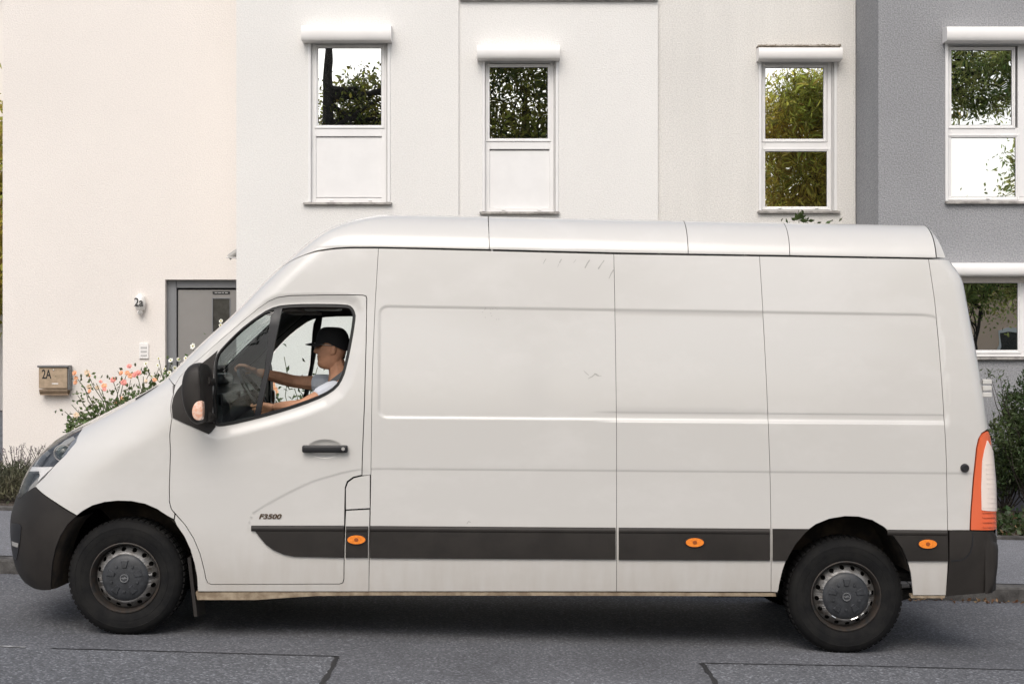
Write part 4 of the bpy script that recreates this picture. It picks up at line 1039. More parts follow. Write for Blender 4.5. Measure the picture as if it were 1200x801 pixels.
bn = mirror_uv([(-0.5 * LEN - 0.004, 1.585), (-0.5 * LEN - 0.004, 1.45), (-0.5 * LEN - 0.004, float(hl_tip[1]) + 0.02), (-0.62 * LEN, float(hl_tip[1]) - 0.04), (-0.72 * LEN, 1.19), (-0.85 * LEN, 1.14)])
panel('bonnet', bn, M['paint'], van, gap=0.002, du=0.06, dz=0.03, uv=True)
cw = mirror_uv([(-0.5 * LEN - 0.004, 1.618), (-0.5 * LEN - 0.004, 1.588)][:1] + [(-0.5 * LEN - 0.004, 1.592)])
cwl = mirror_uv([(UW - 0.01, 1.643), (-0.49 * LEN, 1.612), (-0.5 * LEN - 0.006, 1.590)])
panel('scuttle', cwl, M['black'], van, off=0.012, gap=0, lip=0.02, du=0.06, dz=0.03, uv=True)
panel('roof_front_header', mirror_uv([(UW - 0.005, ZH - 0.005), (UW - 0.005, ZW)]), M['paint'], van, gap=0.001, du=0.06, dz=0.03, uv=True)

# headlamps
HL = [(98.3, 500.2), (93, 510), (89.4, 518), (77, 532.8), (59, 550), (41.5, 569.3), (31, 576.5), (24.5, 583)]
hu = [param(*p) for p in HL]
hl_top = [('r', -0.60 * LEN, 0.80), ('r', -0.63 * LEN, 0.93), ('r', -0.655 * LEN, 1.03), ('r', -0.66 * LEN, 1.12), ('r', -0.625 * LEN, 1.20), ('r', -0.56 * LEN, 1.262)]
P_head = HL + hl_top
for sd in SIDES:
    hd = panel('headlamp', P_head, M['lens'], van, gap=0.003, lip=0.01, off=-0.001, side=sd, du=0.04, dz=0.03)
    panel('lamp_bowl', P_head, M['bowl'], hd, off=0.055, gap=-0.002, lip=-0.05, side=sd, du=0.04, dz=0.04)
    Q = to_uv(P_head)
    band = [(40, 567), (33, 573), (27, 578.5), (28.5, 570), (33, 563), (41, 559), (52, 553), (60, 546), (57, 549.5)]
    for bp_, mm_, o_ in (([(60, 548.5), (40.5, 567.5), (32, 574), (27, 578), (31, 569), (43, 556), (53, 550)], 'camgrey', 0.022),
                         ([(95, 503.5), (91, 511), (86, 517.5), (76, 529.5), (70, 536), (72, 529), (80, 518), (86, 509)], 'silver', 0.020),
                         ([(36, 545.5), (61, 546.0), (55, 551.5), (46, 560), (42, 565), (45, 556), (44, 551), (32.5, 551)], 'whitebox', 0.010),
                         ([(93, 503.5), (80, 506), (66, 513), (55, 522), (46, 533), (40.5, 542), (37, 545), (43, 531), (55, 518.5), (70, 509.5), (88, 502.3)], 'silver', 0.014),
                         ([(84, 508), (74, 513), (66, 520), (62, 526), (66, 525), (78, 517), (86, 511)], 'camgrey', 0.018)):
        try: panel('lamp_bezel', bp_, M[mm_], hd, off=o_, gap=0, lip=0.03, side=sd, du=0.04, dz=0.04)
        except Exception as ex: print('bezel', ex)
    c = surf(*param(66, 531)); g = MB(); cc = (c[0] + 0.03, c[1] + 0.045 if sd == 'near' else 2 * YC - c[1] - 0.045, c[2])
    g.ellipsoid(cc, (0.045, 0.03, 0.042), 20, 14); g.build('projector_lens', M['cabglass'], hd, smooth=True)
    g = MB(); g.tube([(cc[0] + 0.055 * math.cos(a), cc[1] - (0.01 if sd == 'near' else -0.01), cc[2] + 0.05 * math.sin(a)) for a in np.linspace(0, 2 * math.pi, 25)], 0.004, 6, caps=False); g.build('projector_ring', M['camgrey'], hd, smooth=True)

# bumper
P_bump = [(24.5, 583.5), (31, 577), (41.5, 569.8), (65, 588.4), (90, 604), (80, 613), (71.5, 626), (65.5, 641), (61.5, 658), (60, 675), (60.5, 690.5), (50, 690.8), (40, 688.5), (31, 682.5)]
bl = [('p', -0.60 * LEN, 0.30), ('p', -LEN, 0.28)]
P_bump_uv = [(float(p[0] - x0f(p[1])), float(p[1])) for p in to_uv(P_bump)]
full = P_bump_uv + [(-0.62 * LEN, 0.30), (-0.8 * LEN, 0.285)]
full = mirror_uv(full)
def bump_shape(UV):
    return 0.0
bumper = panel('front_bumper', full, M['trim'], van, gap=0.002, lip=0.03, off=-0.004, du=0.05, dz=0.04, uv=True)
# dark corner field next to the arch, crease line of the bumper
P_bc = [(68.5, 592.3), (89.5, 604.6), (80, 613.5), (72, 626.5), (66, 641.5), (62.5, 658), (61, 675), (61, 689.5), (45, 688.8), (43.5, 672), (45.5, 650), (51, 626), (58, 607)]
for sd in SIDES:
    panel('bumper_corner', P_bc, M['trim'], bumper, off=-0.010, gap=0, lip=0.012, du=0.04, dz=0.04, side=sd)
    P_fog = [(14.5, 612.5), (24, 613.5), (26, 617), (24.8, 633), (22.5, 646), (20.5, 655), (17, 654), (14.5, 640)]
    panel('fog_lamp_recess', P_fog, M['black'], bumper, off=-0.0075, gap=0, lip=0.006, du=0.04, dz=0.04, side=sd)
    panel('fog_lamp_fin', [(15.5, 633.5), (23, 636), (22.5, 640.5), (16, 638.5)], M['camgrey'], bumper, off=-0.010, gap=0, lip=0.006, side=sd)
gr = mirror_uv([(-0.67 * LEN, 1.10), (-0.665 * LEN, 1.03), (-0.64 * LEN, 0.93), (-0.66 * LEN, 0.88)])
gr_o = panel('grille', gr, M['black'], van, off=0.012, gap=0, lip=0.02, du=0.05, dz=0.04, uv=True)
for zz_ in (0.93, 0.98, 1.03, 1.08):
    panel('grille_bar', mirror_uv([(-0.70 * LEN, zz_ + 0.008), (-0.70 * LEN, zz_ - 0.008)]), M['chrome'], gr_o, off=0.002, gap=0, lip=0.012, du=0.08, dz=0.1, uv=True)
# inner front so no gap shows through the nose
panel('front_inner_skin', mirror_uv([(-0.40 * LEN, 1.60), (-0.40 * LEN, 1.45), (-0.45 * LEN, 1.2), (-0.45 * LEN, 0.9), (-0.45 * LEN, 0.45), (-0.6 * LEN, 0.32)]), M['inner'], van, off=0.07, gap=0, lip=0.002, du=0.1, dz=0.06, uv=True)

# dark strips along the flank
STR = 'side_strip'
def strip_bulge(z0, z1):
    def f(UV):
        return 0.0 * UV[:, 0]
    return f
strips = [
    [(294.3, 615.2), (403.4, 615.8), (403, 652.8), (345, 651.5), (333, 649), (321, 644), (312, 637.5), (304, 628.5), (298, 620)],
    [(405.3, 615.9), (431.8, 616), (431.3, 652.6), (405, 652.8)],
    [(433.8, 616), (560, 616.6), (721.4, 617.6), (721.6, 654.8), (560, 654), (433.4, 653.2)],
    [(724.8, 617.6), (820, 618.2), (902.2, 618.8), (902.2, 656), (820, 655.6), (724.8, 655.2)],
    [(905, 618.8), (948.6, 619.2), (942.6, 624.4), (931.6, 637.4), (923.6, 651.4), (921.6, 656.2), (905, 656.2)],
    [(1039, 620.2), (1110, 620.5), (1110.8, 656.8), (1063.2, 656.8), (1062.4, 655), (1056.4, 641.2), (1047.4, 628.4)],
]
for sd in SIDES:
    for k, P_ in enumerate(strips):
        st_ = panel(STR, P_, M['trim'], van, off=-0.012, gap=0.001, lip=0.022, du=0.2, dz=0.2, side=sd)
        U_ = to_uv(P_)
        if k != 0: pass
        # upper chamfer of the strip: leans back to the paint
        if k in (1, 2, 3, 5, 0):
            zt_ = U_[:, 1].max(); m_ = U_[U_[:, 1] > zt_ - 0.02]; ua, ub = m_[:, 0].min() + 0.002, m_[:, 0].max() - 0.002
            n_ = max(2, int((ub - ua) / 0.2)); vs = []
            for i in range(n_ + 1):
                u = ua + (ub - ua) * i / n_
                for z_, o_ in ((zt_ - 0.034, -0.0125), (zt_ - 0.028, -0.0175), (zt_ - 0.004, -0.0145), (zt_ - 0.0005, -0.006)):
                    p = surf(u, z_) - surf_n(u, z_) * o_
                    vs.append(p if sd == 'near' else np.array([p[0], 2 * YC - p[1], p[2]]))
            fs = [(4 * i + j, 4 * i + j + 4, 4 * i + j + 5, 4 * i + j + 1) for i in range(n_) for j in range(3)]
            mesh_obj('strip_edge', vs, fs, M['trim'], st_, smooth=True)
    for (cx0, cy0, k) in ((418, 631.4, 1), (813.8, 634.6, 3), (1086.3, 636.4, 5)):
        e = [(cx0 + 10.6 * math.cos(a), cy0 + 5.1 * math.sin(a)) for a in np.linspace(0, 2 * math.pi, 28, endpoint=False)]
        e2 = [(cx0 + 12 * math.cos(a), cy0 + 6.4 * math.sin(a)) for a in np.linspace(0, 2 * math.pi, 28, endpoint=False)]
        e3 = [(cx0 + 2.6 * math.cos(a), cy0 + 2.2 * math.sin(a)) for a in np.linspace(0, 2 * math.pi, 14, endpoint=False)]
        lm = panel('side_marker_light', e, M['orange'], van, off=-0.021, gap=0, lip=0.01, side=sd)
        panel('lamp_surround', e2, M['black'], lm, off=-0.0155, gap=0, lip=0.01, side=sd)
        panel('lamp_centre', e3, M['orangedark'], lm, off=-0.0225, gap=0, lip=0.003, side=sd)

# dirty sill flange
for sd in SIDES:
    P_sill = [(229, 694), (300, 693.6), (434, 693.6), (600, 693.8), (722, 694), (909, 694.6), (909.5, 698.5), (722, 697.8), (434, 697.4), (370, 698), (330, 700.5), (300, 702.5), (231, 702.5)]
    panel('sill_flange', P_sill, M['sill'], van, off=0.004, gap=0, lip=0.05, du=0.1, dz=0.05, side=sd)
    panel('sill_flange', [(1068, 697.5), (1108, 697.8), (1107, 700.5), (1068, 700.5)], M['sill'], van, off=0.004, gap=0, lip=0.05, du=0.1, dz=0.05, side=sd)

# high roof cap in pieces
ZMAX = 2.628
def zg(px, py): return param(px, py)
caps = [(573, 804), (804, 922.5), (922.5, 1088)]
def u_of(px, py): return float(param(px, py)[0])
def gutter_uv(pxa, pxb, drop=0.0, n=12):
    out = []
    for x in np.linspace(pxa, pxb, n):
        py = np.interp(x, [a for a, b in gut], [b for a, b in gut]) - 1.0
        q = param(x, py); out.append((float(q[0]), float(q[1])))
    return out
zlcap = [2.42, 2.44, 2.47, 2.50, 2.53, 2.56, 2.58, 2.595, 2.605, 2.612, 2.618, 2.623]
def xcu(X, z): return X
def X_of(px, off=0.10): return (px - 600) / F * (9.0 + off)
def cap_edge(X0, X1):
    """upright edge of a cap piece from the gutter up; X0 at the gutter, X1 at the top"""
    out = []
    for t in np.linspace(0, 1, 9):
        z = 2.412 + (ZMAX - 2.412) * t; out.append((xcu(X0 + (X1 - X0) * t, z), z))
    return out
edges_cap = {573: (X_of(573.5), X_of(572.3, 0.3)), 804: (X_of(806.5), X_of(802, 0.3)), 922: (X_of(925.5), X_of(919.5, 0.3)), 1088: (X_of(1097), X_of(1086.5, 0.3))}
for sd in SIDES:
    for a, b in ((573, 804), (804, 922), (922, 1088)):
        lo = [(u, z) for u, z in gutter_uv(a + 2, b)]
        lo[0] = (cap_edge(*edges_cap[a])[0][0], lo[0][1]); lo[-1] = (cap_edge(*edges_cap[b])[0][0], lo[-1][1])
        P_ = lo + cap_edge(*edges_cap[b])[1:] + cap_edge(*edges_cap[a])[::-1][:-1]
        panel('roof_cap', P_, M['paint'], van, gap=0.0022, lip=0.03, zl=zlcap, side=sd, uv=True, du=0.2)
# front cap wraps over the cab
lo = gutter_uv(333, 573, n=26)
e5 = cap_edge(*edges_cap[573])
lo = gutter_uv(372, 573, n=22)
half_abs = e5[::-1] + lo[::-1]
half = [(float(a - x0f(b)), float(b)) for a, b in half_abs] + [(a * LEN, z + 0.003) for a, z in TAIL]
fullcap = mirror_uv(half)
panel('roof_cap', fullcap, M['paint'], van, gap=0.0015, lip=0.03, zl=zlcap, uv=True, du=0.06, dz=0.03)
# roof skin closing the top, gently crowned
us = np.linspace(float(x0f(ZMAX - 0.001)), xcu(edges_cap[1088][1], ZMAX), 40); vs = []
edge_u = list(float(x0f(ZMAX - 0.001)) + np.linspace(-LEN * 0.999, 0, 40)) + list(us[1:])
E = surf(np.array(edge_u), np.full(len(edge_u), ZMAX - 0.001)); m_ = 9
for p in E:
    for k in range(m_):
        t = k / (m_ - 1) * 2 - 1; hy = (YC - p[1]) * t
        vs.append((p[0], YC + hy, p[2] - 0.0005 + 0.018 * (1 - t * t)))
fs = [(i * m_ + k, (i + 1) * m_ + k, (i + 1) * m_ + k + 1, i * m_ + k + 1) for i in range(len(edge_u) - 1) for k in range(m_ - 1)]
mesh_obj('roof_skin', vs, fs, M['paint'], van, smooth=True)
# rear end of the cap: slanted closing piece
g = MB()
a1 = surf(xcu(edges_cap[1088][0], 2.412) + 0.004, 2.412); b1 = surf(xcu(edges_cap[1088][1], ZMAX) + 0.004, ZMAX)
ring = [surf(xcu(edges_cap[1088][0] + (edges_cap[1088][1] - edges_cap[1088][0]) * t, 2.412 + (ZMAX - 2.412) * t) + 0.004, 2.412 + (ZMAX - 2.412) * t) for t in np.linspace(0, 1, 10)]
outer = [np.array([p[0] + 0.055 * (1 - t) + 0.004, p[1] + 0.02, p[2] - 0.003]) for p, t in zip(ring, np.linspace(0, 1, 10))]
inn = [np.array([o[0] + 0.0, YC - (YC - o[1]) * 0.80, o[2]]) for o in outer]
vs = [tuple(p) for p in ring] + [tuple(p) for p in outer]; n = 10
vs += [(p[0], 2 * YC - p[1], p[2]) for p in ring] + [(p[0], 2 * YC - p[1], p[2]) for p in outer]
fs = [(i, i + 1, n + i + 1, n + i) for i in range(n - 1)] + [(2 * n + i + 1, 2 * n + i, 3 * n + i, 3 * n + i + 1) for i in range(n - 1)]
fs += [(n + i, n + i + 1, 3 * n + i + 1, 3 * n + i) for i in range(n - 1)] + [(n - 1, 2 * n - 1, 4 * n - 1, 3 * n - 1)] + [(0, n, 3 * n, 2 * n)]
g.add(vs, fs); g.build('roof_cap_end', M['paint'], van)
# body roof below the cap (dark joint) and its rear shoulder
E = []
for X in np.linspace(-1.2, 2.62, 24): E.append(surf(xcu(X, 2.398), 2.398, 0.0, False))
vs = []
for p in E:
    for t in (-1, -0.9, 0.9, 1): vs.append((p[0], YC + (YC - p[1] - 0.012) * t, p[2] - 0.004))
mesh_obj('roof_joint', vs, [(i * 4 + k, (i + 1) * 4 + k, (i + 1) * 4 + k + 1, i * 4 + k + 1) for i in range(23) for k in range(3)], M['inner'], van)
# rear face: two doors
zs = list(np.linspace(0.62, 2.345, 26))
for s_ in (-1, 1):
    vs = []; m_ = 8
    for z in zs:
        p = surf(rear_u(z) + 0.001, z, 0.0, False); hwid = (YC - p[1])
        for k in range(m_ + 1):
            t = k / m_; y = hwid * t * (1 - 0.0) ; y = max(0.004, y - 0.004)
            vs.append((p[0] + 0.012 * (1 - (t) ** 2), YC + s_ * y, p[2]))
    fs = []
    for i in range(len(zs) - 1):
        for k in range(m_):
            f = (i * (m_ + 1) + k, i * (m_ + 1) + k + 1, (i + 1) * (m_ + 1) + k + 1, (i + 1) * (m_ + 1) + k)
            fs.append(f if s_ > 0 else f[::-1])
    rd = mesh_obj('rear_door', vs, fs, M['paint'], van, smooth=True)
    g = MB(); zc_ = 1.1; g.bevbox(rear_u(1.1) * 0 + 2.98, 3.0, YC + s_ * 0.05, YC + s_ * 0.25, 1.0, 1.05, 0.005, 1); g.build('door_handle', M['black'], rd)
sh = []
for z in (2.35, 2.37, 2.385, 2.395, 2.40):
    X = float(cubic(RT, 0.15, 0.01, np.array([z]))[0]) - 0.002
    p = surf(xcu(X, z), z, 0, False); sh.append((p[0], YC - p[1], p[2]))
sh.append((2.60, sh[-1][1], sh[-1][2] + 0.003))
vs = []
for x, hy, z in sh:
    for t in np.linspace(-1, 1, 7): vs.append((x, YC + hy * t, z + 0.01 * (1 - t * t)))
mesh_obj('rear_roof_edge', vs, [(i * 7 + k, i * 7 + k + 1, (i + 1) * 7 + k + 1, (i + 1) * 7 + k) for i in range(len(sh) - 1) for k in range(6)], M['paint'], van, smooth=True)

# tail lamps, rear bumper, hinges, rear lock
for sd in SIDES:
    ym = (lambda y: y) if sd == 'near' else (lambda y: 2 * YC - y)
    red = [(1137, 620.5), (1138, 600), (1141, 560), (1144.6, 524), (1147, 515), (1151, 508.5), (1156, 505)] + [('p', rear_u(z) - 0.001, z) for z in (1.25, 1.15, 1.0, 0.85, 0.72)] + [(1161.5, 620.5)]
    tl = panel('tail_lamp', red, M['taillight'], van, off=-0.012, gap=0.001, lip=0.03, du=0.02, dz=0.05, side=sd)
    x_ = float(surf(rear_u(1.0), 1.0)[0])
    wht = [(1150, 540), (1152, 528), (1155, 516)] + [('p', rear_u(z) - 0.004, z) for z in (1.19, 1.1, 0.95, 0.83)] + [(1157, 598), (1149.5, 597), (1149, 570)]
    panel('clear_lens', wht, M['tailwhite'], tl, off=-0.0165, gap=0, lip=0.01, du=0.02, dz=0.05, side=sd)
    for z_ in np.linspace(0.74, 1.12, 14):
        q = [('p', rear_u(z_) - 0.10 + 0.03 * (z_ > 0.86), z_ - 0.003), ('p', rear_u(z_) - 0.02, z_ - 0.003), ('p', rear_u(z_) - 0.02, z_ + 0.003), ('p', rear_u(z_) - 0.10 + 0.03 * (z_ > 0.86), z_ + 0.003)]
        panel('lens_rib', q, M['tailwhite'] if z_ > 0.83 else M['taillight'], tl, off=-0.0185, gap=0, lip=0.004, du=0.02, dz=0.05, side=sd)
    g = MB()
    for z_ in (1.505, 1.545, 1.585):
        y = ym(YC - 0.98); xx = (1152 - 600) / F * 9.12
        g.bevbox(xx - 0.02, xx + 0.035, min(y, y + 0.03), max(y, y + 0.03), z_ - 0.016, z_ + 0.014, 0.004, 1)
    g.build('rear_hinge', M['paint'], van)
    p = surf(*param(1130.5, 548)); g = MB(); y = p[1] if sd == 'near' else 2 * YC - p[1]; s_ = 1 if sd == 'near' else -1
    g.lathe([(0.0, -0.022 * s_), (0.018, -0.022 * s_), (0.022, -0.018 * s_), (0.027, -0.003 * s_), (0.027, 0.004 * s_)], (p[0], y, p[2]), 'y', 20); g.build('door_stop', M['black'], van, smooth=True, sharp=35)
    # bumper corner
    P_rb = [(1111.8, 621), (1136, 621.3), (1162.5, 621.8)] + [('p', rear_u(z) - 0.001, z) for z in (0.66, 0.62, 0.55, 0.45, 0.36, 0.32)] + [(1108, 697.5), (1110, 680), (1111.8, 657)]
    panel('rear_bumper_corner', P_rb, M['trim'], van, off=-0.012, gap=0.001, lip=0.03, du=0.02, dz=0.05, side=sd)
    q = [(1113.5, 656.8), (1125, 656.2), (1132, 653), (1137, 647), (1139.5, 638), (1140.5, 622.5), (1139, 622.5), (1137.9, 637.8), (1135.6, 646), (1131, 651.8), (1124.5, 654.8), (1113.5, 655.2)]
    panel('bumper_groove', q, M['black'], van, off=-0.0135, gap=0, lip=0.003, side=sd)
g = MB()   # transverse rear bumper with rounded ends
xr_ = float(surf(rear_u(0.6), 0.6)[0])
prof = [(xr_ - 0.03, 0.675), (xr_ - 0.012, 0.672), (xr_ - 0.004, 0.655), (xr_ - 0.002, 0.625), (xr_ + 0.020, 0.60), (xr_ + 0.024, 0.57), (xr_ + 0.021, 0.47), (xr_ + 0.008, 0.37), (xr_ - 0.008, 0.315), (xr_ - 0.03, 0.31)]
outl = []
for t in np.linspace(0, 1, 22):
    y = -1 + 2 * t; outl.append(y)
vs = []; n = len(prof)
ys = [-1.045, -1.04, -1.02, -0.98, -0.9, -0.5, 0, 0.5, 0.9, 0.98, 1.02, 1.04, 1.045]
for y in ys:
    k = max(0, (abs(y) - 0.90) / 0.145); ins = 0.055 * (1 - math.sqrt(max(0, 1 - k * k)))
    for x, z in prof: vs.append((x - ins, YC + y, z))
fs = [(i * n + j, i * n + j + 1, (i + 1) * n + j + 1, (i + 1) * n + j) for i in range(len(ys) - 1) for j in range(n - 1)]
fs += [tuple(range(n)), tuple(range((len(ys) - 1) * n + n - 1, (len(ys) - 1) * n - 1, -1))]
g.add(vs, fs); g.build('rear_bumper', M['trim'], van, smooth=True, sharp=50)
g = MB(); g.bevbox(xr_ - 0.006, xr_ + 0.004, YC - 0.99, YC - 0.96, 0.63, 0.70, 0.003, 1); g.build('reflector', M['silver'], van)

# wheel arch liners and arch lips
def arch_world(P_): return [surf(*q) for q in to_uv(P_)]
for sd in SIDES:
    for P_, nm in ((fa + [], 'f'), (rear_arch[1:-1], 'r')):
        A_ = arch_world(P_); vs = []; n = len(A_)
        cxm = sum(p[0] for p in A_) / n; czm = min(p[2] for p in A_)
        for k, (dy, gs) in enumerate(((0.004, 1.0), (0.03, 1.015), (0.06, 1.03), (0.33, 1.03), (0.56, 1.0))):
            for p in A_:
                y = p[1] + dy; vs.append((cxm + (p[0] - cxm) * gs, y if sd == 'near' else 2 * YC - y, czm + (p[2] - czm) * gs))
        fs = [(r * n + i, r * n + i + 1, (r + 1) * n + i + 1, (r + 1) * n + i) for r in range(4) for i in range(n - 1)]
        if nm == 'r': fs = [f for f in fs if vs[f[0]][2] > 0.50 or vs[f[0]][0] < 2]
        mesh_obj('wheel_arch_liner', vs, fs, M['liner'], van, smooth=True)
        if nm == 'r':
            zc2 = 0.47; T2 = [(p[0], (9.56 if sd == 'near' else 2 * YC - 9.56), max(p[2], zc2)) for p in A_]; ctr = len(T2); T2.append((cxm, T2[0][1], zc2)); mesh_obj('inner_wing', T2, [(i, i + 1, ctr) for i in range(n - 1)], M['liner'], van)
        if nm == 'f':                                  # back wall of the front arch
            vs = [(p[0], (9.55 if sd == 'near' else 2 * YC - 9.55), p[2]) for p in A_] 
            ctr = len(vs); vs.append((cxm, vs[0][1], czm)); mesh_obj('inner_wing', vs, [(i, i + 1, ctr) for i in range(n - 1)], M['liner'], van)
    # front arch edge seen on the bumper side
    B_ = [(88, 606), (79, 614.5), (71, 627), (65, 642), (61, 659), (59.5, 676), (60, 690)]
    A_ = arch_world(B_); vs = []; n = len(A_)
    for dy, dx in ((0.0, 0.0), (0.05, 0.02), (0.30, 0.03)):
        for p in A_: y = p[1] + dy; vs.append((p[0] + dx, y if sd == 'near' else 2 * YC - y, p[2]))
    mesh_obj('arch_liner_front', vs, [(r * n + i, r * n + i + 1, (r + 1) * n + i + 1, (r + 1) * n + i) for r in range(2) for i in range(n - 1)], M['liner'], van, smooth=True)
    g = MB(); y0, y1 = (9.04, 9.30) if sd == 'near' else (2 * YC - 9.30, 2 * YC - 9.04)
    g.add([(-1.965, y0, 0.52), (-1.945, y0, 0.52), (-1.905, y0, 0.165), (-1.925, y0, 0.165), (-1.965, y1, 0.52), (-1.945, y1, 0.52), (-1.905, y1, 0.14), (-1.925, y1, 0.14)],
          [(0, 1, 2, 3), (7, 6, 5, 4), (0, 4, 5, 1), (1, 5, 6, 2), (2, 6, 7, 3), (3, 7, 4, 0)]); g.build('mud_flap', M['trim'], van)

# underbody
g = MB(); g.box(-2.0, 2.75, 9.55, 10.52, 0.40, 0.50); g.box(-1.95, 1.5, 9.10, 10.97, 0.345, 0.5); g.build('floor_pan', M['inner'], van)
for yy in (9.62, 10.40):
    g = MB(); g.bevbox(-2.6, 2.95, yy, yy + 0.08, 0.33, 0.42, 0.01, 1); g.build('chassis_rail', M['inner'], van)
g = MB(); g.tube([(2.02, 9.3, 0.30), (2.02, 10.77, 0.30)], 0.045, 12); g.lathe([(0, -0.13), (0.1, -0.1), (0.13, 0), (0.1, 0.1), (0, 0.13)], (2.02, YC, 0.30), 'y', 20); g.build('rear_axle', M['inner'], van)
g = MB(); g.tube([(-2.34, 9.3, 0.38), (-2.34, 10.77, 0.38)], 0.04, 12); g.build('front_axle', M['inner'], van)
g = MB(); g.tube([(0.9, 9.5, 0.33), (1.55, 9.5, 0.33)], 0.10, 16); g.tube([(1.5, 9.5, 0.33), (1.8, 9.35, 0.24), (2.75, 9.4, 0.26)], 0.03, 8); g.build('exhaust', M['inner'], van, smooth=True, sharp=40)
g = MB(); g.bevbox(1.2, 1.62, 9.3, 9.62, 0.235, 0.42, 0.03, 2); g.build('tool_box', M['inner'], van)
g = MB(); g.lathe([(0.0, -0.1), (0.28, -0.1), (0.34, -0.06), (0.34, 0.06), (0.28, 0.1), (0, 0.1)], (2.62, YC + 0.1, 0.36), 'z', 32); g.build('spare_wheel', M['tyre'], van, smooth=True, sharp=40)
g = MB(); g.tube([(1.5, 9.30, 0.40), (2.75, 9.30, 0.36)], 0.03, 8); g.tube([(2.3, 9.3, 0.2), (2.62, 9.3, 0.3)], 0.022, 8); g.build('leaf_spring', M['inner'], van)

